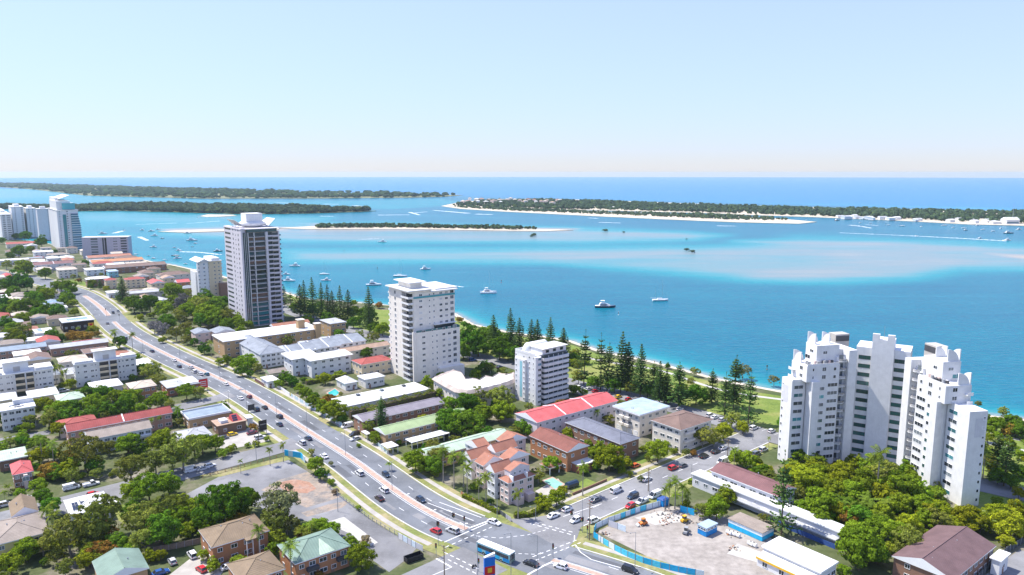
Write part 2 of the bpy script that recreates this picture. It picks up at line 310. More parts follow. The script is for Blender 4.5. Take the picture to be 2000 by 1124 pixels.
def soft_poly(P, poly, w):
    """0..1 inside a polygon of image points, soft over w pixels"""
    x, y = P; n = len(poly); inside = np.zeros(x.shape, bool); dmin = np.full(x.shape, 1e9)
    for i in range(n):
        x0, y0 = poly[i]; x1, y1 = poly[(i + 1) % n]
        cond = ((y0 > y) != (y1 > y)) & (x < (x1 - x0) * (y - y0) / ((y1 - y0) or 1e-9) + x0); inside ^= cond
        # vertical distances count more: the sheet is seen at a low angle
        dx, dy = x1 - x0, (y1 - y0) * 5; L = dx * dx + dy * dy + 1e-9
        t = np.clip(((x - x0) * dx + (y - y0) * 5 * dy) / L, 0, 1)
        d = np.hypot(x - x0 - t * dx, (y - y0) * 5 - t * dy); dmin = np.minimum(dmin, d)
    sd = np.where(inside, dmin, -dmin) / w
    return np.clip(sd * 0.5 + 0.5, 0, 1)
def build_water():
    nr, na = 300, 380
    rad = 120 * (19100 / 120) ** np.linspace(0, 1, nr); an = np.radians(np.linspace(28, 152, na))
    Rr, A = np.meshgrid(rad, an, indexing='ij'); X = Rr * np.cos(A); Y = Rr * np.sin(A)
    dep = Y * CC + CAMH * SS; px = 1000 + FPX * X / dep; py = 562 + FPX * (CAMH * CC - Y * SS) / dep
    P = (px, py); s = np.full(px.shape, 0.16)
    def add(poly, v, w):
        nonlocal s
        k = soft_poly(P, poly, w); k = k * k * (3 - 2 * k); s = s * (1 - k) + v * k
    left = np.clip((1100 - px) / 1100, 0, 1) * np.clip((py - 395) / 30, 0, 1) * np.clip((640 - py) / 120, 0, 1); s = s + 0.24 * left
    add([(-900, 368), (0, 366), (150, 380), (420, 391), (700, 391), (860, 388), (900, 394), (860, 403), (760, 409), (600, 404), (350, 394), (150, 398), (-900, 398)], 0.40, 12)
    add([(-600, 366), (0, 366), (120, 372), (140, 382), (0, 392), (-600, 392)], 0.62, 30)
    add([(150, 413), (330, 417), (470, 422), (640, 424), (620, 440), (440, 446), (300, 436), (150, 432)], 0.62, 40)
    add([(300, 444), (450, 440), (560, 440), (700, 436), (1000, 442), (1150, 446), (1330, 452), (1420, 460), (1360, 469), (1150, 474), (900, 474), (700, 474), (560, 470), (430, 464), (330, 456)], 0.76, 45)
    add([(560, 490), (800, 487), (1100, 484), (1300, 480), (1480, 488), (1300, 508), (1120, 514), (900, 512), (650, 512), (560, 508)], 0.78, 60)
    add([(1140, 517), (1250, 507), (1400, 482), (1560, 464), (1760, 468), (1900, 474), (2200, 486), (2200, 530), (2000, 527), (1880, 528), (1790, 544), (1640, 553), (1480, 549), (1300, 533), (1190, 524)], 0.76, 80)
    add([(1440, 470), (1700, 474), (1900, 484), (1700, 481), (1500, 475)], 0.86, 40)
    add([(1660, 498), (1850, 512), (1760, 530), (1560, 545), (1480, 540), (1600, 520)], 0.85, 80)
    add([(1930, 495), (2050, 500), (2300, 515), (2300, 520), (2050, 512)], 1.05, 14)
    add([(620, 437), (1000, 444), (1130, 446), (1110, 452), (800, 450), (600, 450)], 0.95, 22)
    add([(305, 448), (360, 446), (560, 444), (560, 450), (360, 454)], 0.98, 14)
    add([(400, 417), (470, 421), (440, 426), (390, 423)], 0.8, 20)
    # near shore
    w = np.array(COASTW); dm = np.full(px.shape, 1e9)
    for i in range(len(w) - 1):
        d = w[i + 1] - w[i]; L = (d ** 2).sum(); t = np.clip(((X - w[i, 0]) * d[0] + (Y - w[i, 1]) * d[1]) / L, 0, 1)
        dm = np.minimum(dm, np.hypot(X - w[i, 0] - t * d[0], Y - w[i, 1] - t * d[1]))
    s = np.maximum(s, np.where(py > 500, 0.62 * np.exp(-dm / 7) + 0.24 * np.exp(-dm / 50) + 0.1, 0))
    o = np.clip((389 + (px - 1000) * 0.026 - py) / 8, 0, 1) * (px > 300) + (px <= 300) * np.clip((372 - py) / 5, 0, 1)
    o = np.clip(o + (py < 362), 0, 1)
    surf = np.clip(1 - np.abs(py - (392 + (px - 1000) * 0.022)) / 9, 0, 1) * (px > 880)
    s = np.where(o > 0.5, 0.1 + 0.55 * surf, s)
    v = np.stack([X, Y, np.full(X.shape, -0.6)], -1).reshape(-1, 3)
    i, j = np.meshgrid(np.arange(nr - 1), np.arange(na - 1), indexing='ij'); a = (i * na + j).ravel()
    f = np.stack([a, a + na, a + na + 1, a + 1], -1)
    me = bpy.data.meshes.new('water'); me.from_pydata(v.tolist(), [], f[:, ::-1].tolist())
    for nm, arr in (('shallow', s), ('ocean', o)):
        t = me.attributes.new(nm, 'FLOAT', 'POINT'); t.data.foreach_set('value', arr.ravel().astype(np.float32))
    me.materials.append(M['water']); ob = link('water', me); ob['kind'] = 'structure'
    return ob
build_water()
# ------------------------------------------------------------------ land, beach, park
land = MB(); shore = [G(*q) for q in COAST]
def inset(pts, d):
    out = []
    for i, p_ in enumerate(pts):
        a = Vector(pts[max(0, i - 1)]); b_ = Vector(pts[min(len(pts) - 1, i + 1)]); t = (b_ - a).normalized()
        out.append((p_[0] + t.y * d, p_[1] - t.x * d))
    return out
beach_in = inset(shore, 5.0); beach_out = inset(shore, -6.0)
land.poly([(x, y, 0) for x, y in [(-6000, -400), (1200, -400)] + [(1200, 100)] + beach_in[::-1] + [(-6000, 1700)]])
struct('ground', land, 'land')
be = MB()
for i in range(len(shore) - 1):
    for (A, za), (B_, zb) in (((beach_in, 0.02), (shore, -0.58)), ((shore, -0.58), (beach_out, -1.4))):
        be.poly([(*A[i], za), (*A[i + 1], za), (*B_[i + 1], zb), (*B_[i], zb)][::-1])
struct('beach', be, 'sand')
def sheet(name, px, mat, z, parent=None):
    pts = [G(*q) for q in px]
    a = sum(pts[i][0] * pts[(i + 1) % len(pts)][1] - pts[(i + 1) % len(pts)][0] * pts[i][1] for i in range(len(pts)))
    if a < 0: pts = pts[::-1]
    return struct(name, MB().poly([(x, y, z) for x, y in pts]), mat, parent)
# foreshore park lawn
pk = [G(*q) for q in [(560, 575), (640, 600), (760, 606), (895, 622), (935, 642), (1060, 665), (1120, 675), (1181, 697), (1267, 713), (1336, 731), (1400, 749), (1480, 767), (1700, 800), (1908, 822), (2100, 850), (2100, 1000), (2000, 960), (1960, 940), (1900, 920), (1520, 838), (1440, 828), (1300, 795), (1215, 772), (1120, 750), (1000, 712), (900, 690), (760, 660), (600, 625)]]
struct('park_lawn', MB().poly([(x, y, 0.012) for x, y in pk][::-1]), 'grass')
# ------------------------------------------------------------------ roads
def ribbon(pts, o0, o1, z, close=False):
    mb = MB(); A = inset(pts, o0); B_ = inset(pts, o1)
    for i in range(len(pts) - 1): mb.poly([(*A[i], z), (*A[i + 1], z), (*B_[i + 1], z), (*B_[i], z)])
    mb.f = [f[::-1] for f in mb.f] if o1 > o0 else mb.f
    return mb
def smooth(pts, n=3):
    for _ in range(n):
        q = [pts[0]]
        for a, b_ in zip(pts[:-1], pts[1:]):
            q += [(a[0] * .75 + b_[0] * .25, a[1] * .75 + b_[1] * .25), (a[0] * .25 + b_[0] * .75, a[1] * .25 + b_[1] * .75)]
        pts = q + [pts[-1]]
    return pts
CL = smooth([G(*q) for q in [(1420, 1240), (1300, 1170), (1170, 1124), (1075, 1095), (990, 1062), (915, 1037), (860, 1014), (800, 980), (745, 940), (690, 898), (599, 842), (487, 769), (405, 729), (350, 705), (300, 680), (250, 653), (224, 632), (203, 606), (174, 583), (140, 566), (60, 545), (0, 535), (-150, 512)]])
cum = [0]
for a, b_ in zip(CL[:-1], CL[1:]): cum.append(cum[-1] + math.dist(a, b_))
def along(d, off=0.0):
    for i in range(len(CL) - 1):
        if cum[i + 1] >= d: break
    t = (d - cum[i]) / (cum[i + 1] - cum[i]); a, b_ = Vector(CL[i]), Vector(CL[i + 1]); u = (b_ - a).normalized(); q = a.lerp(b_, t)
    return (q.x + u.y * off, q.y - u.x * off), math.atan2(u.y, u.x)
def dist_at(px):
    q = Vector(G(*px)); return min(range(len(CL)), key=lambda i: (Vector(CL[i]) - q).length)
D_INT = cum[dist_at((1000, 1066))]; D_FAR = cum[dist_at((216, 622))]
struct('footpath_base', ribbon(CL, -16.5, 16.5, 0.10), 'verge')
highway = struct('highway', ribbon(CL, -9.6, 9.6, 0.118), 'asphalt')
for off, sgn in ((10.0, 1), (-10.0, -1)):
    # kerbs, broken at the crossings
    for a, b_ in ((0, D_INT - 17), (D_INT + 17, D_INT + 118), (D_INT + 140, D_FAR - 22), (D_FAR + 22, cum[-1] - 5)):
        pts = [along(a + (b_ - a) * k / 60, 0)[0] for k in range(61)]
        mb = MB(); A = inset(pts, off - .2); B_ = inset(pts, off + .2)
        for i in range(60):
            q = [A[i], A[i + 1], B_[i + 1], B_[i]]
            if sgn > 0: pass
            mb.prism(q[::-1], 0.10, 0.25)
        struct('kerb', mb, 'kerb', highway)
for off0, off1 in ((12.6, 14.4), (-14.4, -12.6)):
    for a, b_ in ((0, D_INT - 18), (D_INT + 18, D_FAR - 22), (D_FAR + 22, cum[-1] - 5)):
        pts = [along(a + (b_ - a) * k / 60)[0] for k in range(61)]
        struct('footpath', ribbon(pts, off0, off1, 0.125), 'concrete')
# median islands
for a, b_, w0, w1 in ((5, D_INT - 15, 1.0, 1.0), (D_INT + 16, D_INT + 205, 1.15, 1.2), (D_INT + 207, D_FAR - 14, 1.1, 1.1), (D_FAR + 14, D_FAR + 130, 1.6, 1.6)):
    pts = [along(a + (b_ - a) * k / 80)[0] for k in range(81)]
    mb = MB()
    A = inset(pts, -w0); B_ = inset(pts, w0); A2 = inset(pts, -w0 + .2); B2 = inset(pts, w0 - .2)
    for i in range(80): mb.prism([A[i], A[i + 1], B_[i + 1], B_[i]][::-1], 0.10, 0.26)
    isl = struct('median_island', mb, 'kerb', highway)
    mb = MB()
    for i in range(80): mb.poly([(*A2[i], .266), (*A2[i + 1], .266), (*B2[i + 1], .266), (*B2[i], .266)][::-1])
    struct('paving', mb, 'paver', isl)
    for o_ in (-w0 - 0.45, w0 + .45):
        struct('edge_line', ribbon(pts, o_ - .08, o_ + .08, 0.124), 'line_paint', highway)
dash = MB().box(-1.5, -.09, 0, 1.5, .09, .003).data('lane_dash', ['line_paint'])
d = 12
while d < cum[-1] - 40:
    if abs(d - D_INT) > 20 and abs(d - D_FAR) > 16:
        for off in (-5.4, 5.4):
            q, a = along(d, off); o = link('lane_dash', dash, highway, (q[0], q[1], 0.122), a)
    d += 12 if d < D_INT + 300 else 24
# cross street: from the junction towards the water, and west of the junction
cross = [ST(0.6, 8), ST(0.8, 60), ST(1.6, 130)]
struct('cross_verge', MB().poly([(*ST(13, 11), .104), (*ST(-11, 11), .104), (*ST(-10, 128), .104), (*ST(15, 128), .104)][::-1]), 'verge')
cs = struct('cross_street', MB().poly([(*ST(13, 5), .124), (*ST(-13, 5), .124), (*ST(-10, 13), .124), (*ST(-5.8, 19), .124), (*ST(-5, 138), .124), (*ST(8.5, 138), .124), (*ST(6.4, 17), .124), (*ST(8.6, 11), .124)]), 'asphalt_old')
struct('cross_street_west', MB().poly([(*ST(8, -16), .124), (*ST(-10, -14), .124), (*ST(-14, -120), .124), (*ST(2, -120), .124)][::-1]), 'asphalt_old')
for (s0, t0), (s1, t1) in (((6.7, 18), (8.6, 128)), ((-6.0, 20), (-5.2, 128))):
    a, b_ = Vector(ST(s0, t0)), Vector(ST(s1, t1)); u = (b_ - a).normalized(); n_ = Vector((-u.y, u.x)) * .2
    q = [a - n_, b_ - n_, b_ + n_, a + n_]
    struct('kerb', MB().prism([tuple(v) for v in q], .1, .25), 'kerb', cs)
struct('footpath', MB().poly([(*ST(9.4, 22), .13), (*ST(11.0, 22), .13), (*ST(12.6, 126), .13), (*ST(11.0, 126), .13)]), 'concrete')
for t in range(24, 120, 9):
    q = ST(0.9, t); link('lane_dash', dash, cs, (q[0], q[1], .128), UA - R(90))
# esplanade along the park
esp = [G(*q) for q in [(2150, 1000), (1560, 868), (1480, 846), (1400, 820), (1300, 793), (1215, 772), (1110, 748), (1000, 712), (900, 690), (760, 664), (620, 628), (560, 606), (500, 580)]]
struct('esplanade', ribbon(esp, -6.5, 6.5, 0.11), 'asphalt_old')
bay = MB().box(-2.4, -.06, 0, 2.4, .06, .003).data('bay_line', ['line_paint'])
eo = bpy.data.objects['esplanade']
for k in range(14):
    a = Vector(esp[3]).lerp(Vector(esp[1]), k / 13); u = (Vector(esp[1]) - Vector(esp[3])).normalized()
    q = a + Vector((u.y, -u.x)) * -3.6
    link('bay_line', bay, eo, (q.x, q.y, .114), math.atan2(u.y, u.x) + R(90))
sheet('yellow_marking', [(1462, 846), (1470, 840), (1476, 842), (1468, 849)], 'yellow_paint', 0.118, eo)
# park path and carparks
pth = smooth([G(*q) for q in [(1140, 698), (1200, 710), (1290, 722), (1370, 752), (1440, 770), (1540, 782), (1700, 806), (1908, 842), (2000, 862), (2100, 880)]])
struct('park_path', ribbon(pth, -1.3, 1.3, 0.03), 'concrete_pale')
pth = smooth([G(*q) for q in [(1900, 862), (1950, 868), (2060, 900)]])
struct('park_path', ribbon(pth, -2.2, 2.2, 0.034), 'concrete_pale')
# side streets west
struct('side_street', MB().poly([(*ST(111, -17), .13), (*ST(125, -17), .13), (*ST(123, -24), .13), (*ST(122, -150), .13), (*ST(108, -230), .13), (*ST(97, -230), .13), (*ST(110, -66), .13), (*ST(112, -24), .13)][::-1]), 'asphalt_old')
struct('side_street', MB().poly([(*ST(196, -14), .128), (*ST(208, -14), .128), (*ST(204, -22), .128), (*ST(200, -60), .128), (*ST(190, -60), .128), (*ST(194, -22), .128)][::-1]), 'asphalt_old')
sheet('side_street', [(-60, 880), (110, 846), (100, 840), (-60, 866)], 'asphalt_old', 0.02)
sheet('carpark', [(430, 882), (545, 858), (508, 828), (480, 838), (425, 852)], 'concrete', 0.05)
sheet('carpark', [(1100, 762), (1130, 752), (1205, 772), (1180, 790)], 'asphalt_old', 0.05)
sheet('vacant_lot', [(352, 972), (440, 925), (560, 897), (640, 945), (740, 1010), (822, 1062), (795, 1092), (760, 1118), (640, 1030), (480, 985)], 'asphalt_lot', 0.02)
sheet('cleared_slab', [(510, 958), (545, 938), (600, 922), (630, 936), (668, 970), (640, 980), (598, 992), (560, 975)], 'lot_rubble', 0.028)
sheet('cleared_slab', [(538, 945), (575, 936), (604, 942), (618, 955), (600, 964), (560, 962)], 'red_soil', 0.034)
sheet('cleared_slab', [(588, 1002), (640, 986), (690, 976), (668, 992), (600, 1010)], 'lot_rubble', 0.028)
sheet('cleared_slab', [(636, 1021), (672, 1010), (738, 1060), (714, 1072), (690, 1046)], 'concrete_pale', 0.028)
sheet('grass_strip', [(388, 930), (560, 892), (568, 898), (500, 914), (430, 932)], 'verge', 0.06)
sheet('construction_yard', [(1168, 1040), (1190, 1012), (1290, 988), (1370, 992), (1500, 1045), (1560, 1110), (1520, 1160), (1400, 1135), (1300, 1105)], 'site_ground', 0.02)
sheet('yard_slab', [(1240, 1012), (1290, 998), (1345, 1012), (1330, 1020), (1280, 1026)], 'concrete_pale', 0.028)
sheet('yard_slab', [(1420, 1082), (1440, 1062), (1490, 1080), (1484, 1100)], 'concrete_pale', 0.028)
sheet('driveway', [(1045, 960), (1090, 935), (1130, 985), (1105, 995)], 'concrete', 0.03)
sheet('driveway', [(330, 1124), (380, 1085), (420, 1075), (440, 1112), (400, 1160), (300, 1160)], 'concrete', 0.03)
sheet('carpark', [(1915, 1130), (1990, 1075), (2100, 1090), (2060, 1200), (1900, 1180)], 'asphalt_old', 0.03)
for poly in ([(1110, 955), (1145, 935), (1210, 960), (1190, 975), (1160, 985)], [(1230, 905), (1262, 885), (1300, 905), (1290, 925), (1250, 925)], [(640, 772), (650, 764), (664, 772), (652, 782)], [(470, 865), (515, 838), (540, 846), (535, 862), (490, 878)], [(330, 670), (280, 640), (262, 655), (300, 672)], [(160, 560), (135, 548), (150, 545), (185, 560)], [(60, 905), (82, 900), (90, 935), (72, 940)], [(220, 1010), (240, 985), (262, 1000), (245, 1025)], [(1180, 835), (1215, 845), (1190, 852)], [(1850, 1010), (1900, 930), (2020, 960), (2020, 1040)]):
    sheet('lawn_patch', poly, 'grass', 0.016)
# junction markings
def mark(name, pts, w, z=0.1285, dash_=None):
    pts = [Vector(G(*q)) for q in pts]
    for a, b_ in zip(pts[:-1], pts[1:]):
        L = (b_ - a).length; n_ = max(1, int(L / dash_)) if dash_ else 1
        for k in range(n_):
            p0 = a.lerp(b_, k / n_); p1 = a.lerp(b_, (k + (0.55 if dash_ else 1)) / n_); u = (p1 - p0).normalized(); nn = Vector((-u.y, u.x)) * w
            struct(name, MB().poly([(*(p0 - nn), z), (*(p1 - nn), z), (*(p1 + nn), z), (*(p0 + nn), z)]), 'line_paint', highway)
mark('crossing_line', [(868, 1060), (954, 1022)], .16); mark('crossing_line', [(870, 1070), (966, 1028)], .13, dash_=2.2); mark('stop_line', [(912, 1034), (950, 1020)], .25)
mark('crossing_line', [(1046, 1022), (1124, 1042)], .13, dash_=2.2); mark('crossing_line', [(1036, 1024), (1122, 1047)], .13, dash_=2.2); mark('crossing_line', [(1122, 1047), (1122, 1056)], .13)
mark('crossing_line', [(1126, 1056), (1034, 1091)], .13, dash_=2.2); mark('crossing_line', [(1134, 1061), (1040, 1098)], .13, dash_=2.2)
mark('crossing_line', [(868, 1080), (940, 1115)], .13, dash_=2.2); mark('crossing_line', [(875, 1094), (935, 1124)], .13, dash_=2.2)
mark('turn_line', [(930, 1048), (975, 1052), (1030, 1046), (1070, 1035)], .1, dash_=1.8); mark('turn_line', [(1000, 1082), (1050, 1084), (1062, 1078)], .1, dash_=1.8)
mark('stop_line', [(1030, 1124), (1062, 1106), (1080, 1098)], .25); mark('lane_line', [(1124, 1065), (1134, 1080), (1155, 1094), (1212, 1110)], .12)
mark('lane_line', [(835, 983), (925, 1018)], .12); mark('lane_line', [(858, 982), (940, 1012)], .12); mark('lane_line', [(1100, 1010), (1175, 985)], .1)
mark('stop_line', [(852, 1092), (882, 1109)], .22); mark('lane_line', [(882, 1109), (842, 1126)], .1)
for q in ((790, 966), (842, 997), (903, 1024)):   # turn arrows
    X, Y = G(*q); a = UA + math.pi; mb = MB()
    mb.poly([(-1.4, -.12, 0), (.6, -.12, 0), (.6, .12, 0), (-1.4, .12, 0)]).poly([(.6, -.12, 0), (.84, .12, 0), (.84, .9, 0), (.6, .9, 0)]).poly([(.3, .9, 0), (1.14, .9, 0), (.72, 1.7, 0)])
    link('turn_arrow', mb.data('turn_arrow', ['line_paint']), highway, (X, Y, 0.1295), a)

asphaltmat('asphalt_patch', (0.1, 0.105, 0.115)); rp = random.Random(4)
for k in range(26):
    d0 = rp.uniform(20, D_INT + 330); off = rp.choice([-7.4, -3.6, 3.6, 7.4]) + rp.uniform(-.6, .6); L = rp.uniform(3, 22); pts = [along(min(d0 + L*i/5, cum[-1] - 6), off)[0] for i in range(6)]
    w_ = rp.uniform(.5, 1.5); struct('asphalt_patch', ribbon(pts, -w_, w_, 0.1195 + .0001*k), 'asphalt_patch' if k % 3 else 'asphalt_old', highway)
# ------------------------------------------------------------------ buildings
GRID = 38.0
FOOT = []
def fit(B, xA, xC, H, ang=GRID, dep_=None):
    """near roof corner B (image), image x of the left and right roof corners, eave height -> base frame (cx, cy, w, d, angle)"""
    a = R(ang); bx, by = G(B[0], B[1], H); dep = DEP(bx, by, H)
    def length(xt, dx, dy):
        k = (xt - 1000) / FPX; return (k * dep - bx) / (dx - k * dy * CC)
    w = length(xC, math.cos(a), math.sin(a)); d = length(xA, -math.sin(a), math.cos(a))
    w = min(max(w, 2.0), 90); d = min(max(d, 2.0), 90)
    if dep_: d = dep_
    elif B[0] < 380: d = min(d, 20.0 if B[1] < 600 else 12.0)
    cx = bx + math.cos(a) * w / 2 - math.sin(a) * d / 2; cy = by + math.sin(a) * w / 2 + math.cos(a) * d / 2
    return cx, cy, w, d, a
def window_mesh(w, h, g, fr='trim_white', mull=1, depth=.1):
    def f():
        mb = MB(); t = .09
        mb.box(-w/2, -depth, 0, w/2, .02, t, 0).box(-w/2, -depth, h - t, w/2, .02, h, 0).box(-w/2, -depth, t, -w/2 + t, .02, h - t, 0).box(w/2 - t, -depth, t, w/2, .02, h - t, 0)
        for k in range(mull):
            x = -w/2 + w * (k + 1) / (mull + 1); mb.box(x - .04, -depth * .8, t, x + .04, .02, h - t, 0)
        mb.poly([(-w/2 + t, -.035, t), (w/2 - t, -.035, t), (w/2 - t, -.035, h - t), (-w/2 + t, -.035, h - t)], 1)
        return mb.data('window', [fr, g])
    return cached(('win', round(w, 2), round(h, 2), g, fr, mull, depth), f)
rw = random.Random(3)
GL = {'mix': ['glass_dark', 'glass_dark', 'glass_mid', 'glass_curtain'], 'dark': ['glass_dark', 'glass_dark', 'glass_mid'], 'teal': ['glass_dark', 'glass_teal', 'glass_green', 'glass_mid'], 'blue': ['glass_blue', 'glass_dark', 'glass_mid'], 'green': ['glass_green']}
SIDE = {'F': 0.0, 'L': -math.pi / 2, 'R': math.pi / 2, 'K': math.pi}
def window(par, side, w, d, u, z, ww, hh, gl='mix', fr='trim_white', name='window', mull=None, off=0.0, depth=.1):
    """u: position along the wall from its left end as seen from outside"""
    if side == 'F': loc = (-w/2 + u, -d/2 - off, z)
    elif side == 'L': loc = (-w/2 - off, d/2 - u, z)
    elif side == 'R': loc = (w/2 + off, -d/2 + u, z)
    else: loc = (w/2 - u, d/2 + off, z)
    if mull is None: mull = 1 if ww > 1.2 else 0
    return link(name, window_mesh(ww, hh, rw.choice(GL[gl]), fr, mull, depth), par, loc, SIDE[side])
def window_grid(par, w, d, H, storeys, n, side, ww=1.8, hh=1.3, gl='mix', z0=0.9, skip=0.0, fr='trim_white'):
    L = w if side in 'FK' else d; fh = H / storeys
    for s in range(storeys):
        for k in range(n):
            if rw.random() < skip: continue
            W = min(ww * (0.75 + 0.5 * ((k * 7 + 3) % 3) / 2), L / n * 0.8)
            window(par, side, w, d, L * (k + .5) / n, s * fh + z0 * fh / 2.7, round(W, 1), min(hh, fh * .6), gl, fr)
def roof_part(par, w, d, H, kind, rm, rh, ov, axis, fascia='trim_white', name='roof'):
    """axis 'x': ridge along local x"""
    X, Y = w/2 + ov, d/2 + ov; mb = MB(); t = .22
    z0, z1 = H, H + rh
    if kind == 'flat':
        mb.box(-X, -Y, H, X, Y, H + max(.25, rh), 1, 0)
        if rh > .4: mb.box(-X + .35, -Y + .35, H + rh + .001, X - .35, Y - .35, H + rh + .002, 0)
    elif kind == 'parapet':
        p = .7; q = .25
        mb.box(-X, -Y, H, X, Y, H + .1, 1, 0)
        for a in ((-X, -Y, X, -Y + q), (-X, Y - q, X, Y), (-X, -Y + q, -X + q, Y - q), (X - q, -Y + q, X, Y - q)): mb.box(a[0], a[1], H + .1, a[2], a[3], H + .1 + p, 1)
    else:
        mb.box(-X, -Y, H - .02, X, Y, H + t, 1)
        z0 = H + t
        if kind == 'hip':
            if axis == 'x': r0, r1 = (-X + Y, 0), (X - Y, 0)
            else: r0, r1 = (0, -Y + X), (0, Y - X)
            if axis == 'x' and X <= Y: r0 = r1 = (0, 0)
            if axis == 'y' and Y <= X: r0 = r1 = (0, 0)
        else:
            r0, r1 = ((-X, 0), (X, 0)) if axis == 'x' else ((0, -Y), (0, Y))
        z1 = z0 + rh
        c = [(-X, -Y, z0 + .001), (X, -Y, z0 + .001), (X, Y, z0 + .001), (-X, Y, z0 + .001)]
        a, b = (*r0, z1), (*r1, z1)
        if kind == 'skillion':
            c2 = [(-X, -Y, z0 + .01), (X, -Y, z0 + .01), (X, Y, z1), (-X, Y, z1)]
            mb.poly(c2, 0).poly([c2[0], c2[3], c[3]], 1).poly([c2[1], c[2], c2[2]], 1).poly([c[2], c[3], c2[3], c2[2]], 1)
        elif r0 == r1:
            for i in range(4): mb.poly([c[i], c[(i + 1) % 4], a], 0)
        elif axis == 'x':
            mb.poly([c[0], c[1], b, a], 0).poly([c[2], c[3], a, b], 0)
            g = 0 if kind == 'hip' else 1
            mb.poly([c[3], c[0], a], g).poly([c[1], c[2], b], g)
        else:
            mb.poly([c[1], c[2], b, a], 0).poly([c[3], c[0], a, b], 0)
            g = 0 if kind == 'hip' else 1
            mb.poly([c[0], c[1], a], g).poly([c[2], c[3], b], g)
    m0 = rm if axis == 'x' or kind in ('flat', 'parapet') else rm + '_y'
    if m0 not in M: m0 = rm
    ro = mb.mk(name, par, [m0, fascia])
    if kind in ('hip', 'gable') and r0 != r1:
        rc = MB(); rc.tube((r0[0], r0[1], z1 + .02), (r1[0], r1[1], z1 + .02), .14, n=5)
        if kind == 'hip':
            for (cc, rr) in ((c[0], r0), (c[3], r0 if axis == 'x' else r1), (c[1], r1 if axis == 'x' else r0), (c[2], r1)): rc.tube((cc[0], cc[1], cc[2] + .03), (rr[0], rr[1], z1 + .02), .11, n=4)
        rc.mk('ridge_capping', ro, rm)
    return ro
vent_me = None
def roof_bits(par, w, d, z, rng, n=3):
    """small vents and a plant box on the roof"""
    for _ in range(n):
        x, y = rng.uniform(-.4, .4) * w, rng.uniform(-.12, .12) * d
        link('roof_vent', cached('vent', lambda: MB().tube((0, 0, -.6), (0, 0, .35), .12, n=6).tube((0, 0, .35), (0, 0, .55), .24, .1, n=6).data('roof_vent', ['metal'])), par, (x, y, z))
def building(short, label, B, xA, xC, H, storeys=2, wall='w_cream', kind='gable', rm='r_grey', rh=1.8, nL=2, nF=5, ang=GRID, ov=.45, axis=None, gl='mix', ww=1.8, hh=1.3, cat='house', name='house', z0=.9, fascia='trim_white', bits=2, par=None, door=True, extra=None, land=True, dp=None):
    cx, cy, w, d, a = fit(B, xA, xC, H, ang, dp)
    FOOT.append((cx, cy, w, d, a))
    w = max(w - 2 * ov, 2); d = max(d - 2 * ov, 2)
    if axis is None: axis = 'x' if w >= d else 'y'
    if par is None:
        o = thing(name, label, cat, (cx, cy, 0), a)
        x_, y_ = PX(cx, cy, H)
        if land: LAND.append((short, x_, y_))
        root = o
    else:
        # a wing of a larger building: its own frame, still parts of the building's empty
        root = par; o = bpy.data.objects.new('wing', None); col.objects.link(o); o.parent = par
        rel = Vector((cx - par.location.x, cy - par.location.y)); ra = -par.rotation_euler.z
        o.location = (rel.x * math.cos(ra) - rel.y * math.sin(ra), rel.x * math.sin(ra) + rel.y * math.cos(ra), 0); o.rotation_euler = (0, 0, a - par.rotation_euler.z)
    MB().box(-w/2, -d/2, -.1, w/2, d/2, H).mk('wall', o, wall)
    roof_part(o, w, d, H, kind, rm, rh, ov, axis, fascia)
    if nL: window_grid(o, w, d, H, storeys, nL, 'L', ww, hh, gl, z0)
    if nF: window_grid(o, w, d, H, storeys, nF, 'F', ww, hh, gl, z0)
    if nF and H > 5: window_grid(o, w, d, H, storeys, max(1, nL), 'R', ww, hh, gl, z0)
    if door and nF: link('door', cached('door', lambda: MB().box(-.5, -.08, 0, .5, .02, 2.05).data('door', ['b_brown'])), o, (w * .5 * rw.choice([-.55, -.1, .35]), -d/2, 0.0))
    if bits and kind in ('flat', 'gable', 'hip'):
        roof_bits(o, w if axis == 'x' else d * .4, d if axis == 'x' else w, H + (rh if kind == 'flat' else rh * .75), rw, bits)
    if extra: extra(o, w, d, H)
    if par is not None:      # hang the wing's parts straight on the building
        rz = o.rotation_euler.z; c_, s_ = math.cos(rz), math.sin(rz)
        for ch in [q for q in bpy.data.objects if q.parent == o]:
            l = ch.location; ch.parent = par; ch.location = (o.location.x + l.x*c_ - l.y*s_, o.location.y + l.x*s_ + l.y*c_, l.z); ch.rotation_euler.z += rz
        bpy.data.objects.remove(o); o = par
    return o, w, d
def solar(par, x0, y0, x1, y1, z, nx, ny, slope=0.0, m='solar', along='x'):
    pw, ph = (x1 - x0) / nx, (y1 - y0) / ny
    me = cached(('sol', round(pw, 2), round(ph, 2), m), lambda: MB().box(0, 0, 0, pw * .94, ph * .94, .06).data('solar_panel', [m]))
    for i in range(nx):
        for j in range(ny):
            o = link('solar_panel', me, par, (x0 + i * pw, y0 + j * ph, z + (j * ph) * math.tan(slope))); o.rotation_euler = (slope, 0, 0)
B_ = building
def dividers(o, w, d, H, rh, xs, m='trim_white'):
    Y = d/2 + .5; z0 = H + .22
    for x in xs: MB().loft([[(x + e, -Y, z0 + .02), (x + e, -Y, z0 + .28), (x + e, 0, z0 + rh + .3), (x + e, Y, z0 + .28), (x + e, Y, z0 + .02), (x + e, 0, z0 + rh - .1)] for e in (-.22, .22)]).mk('roof_divider', o, m)
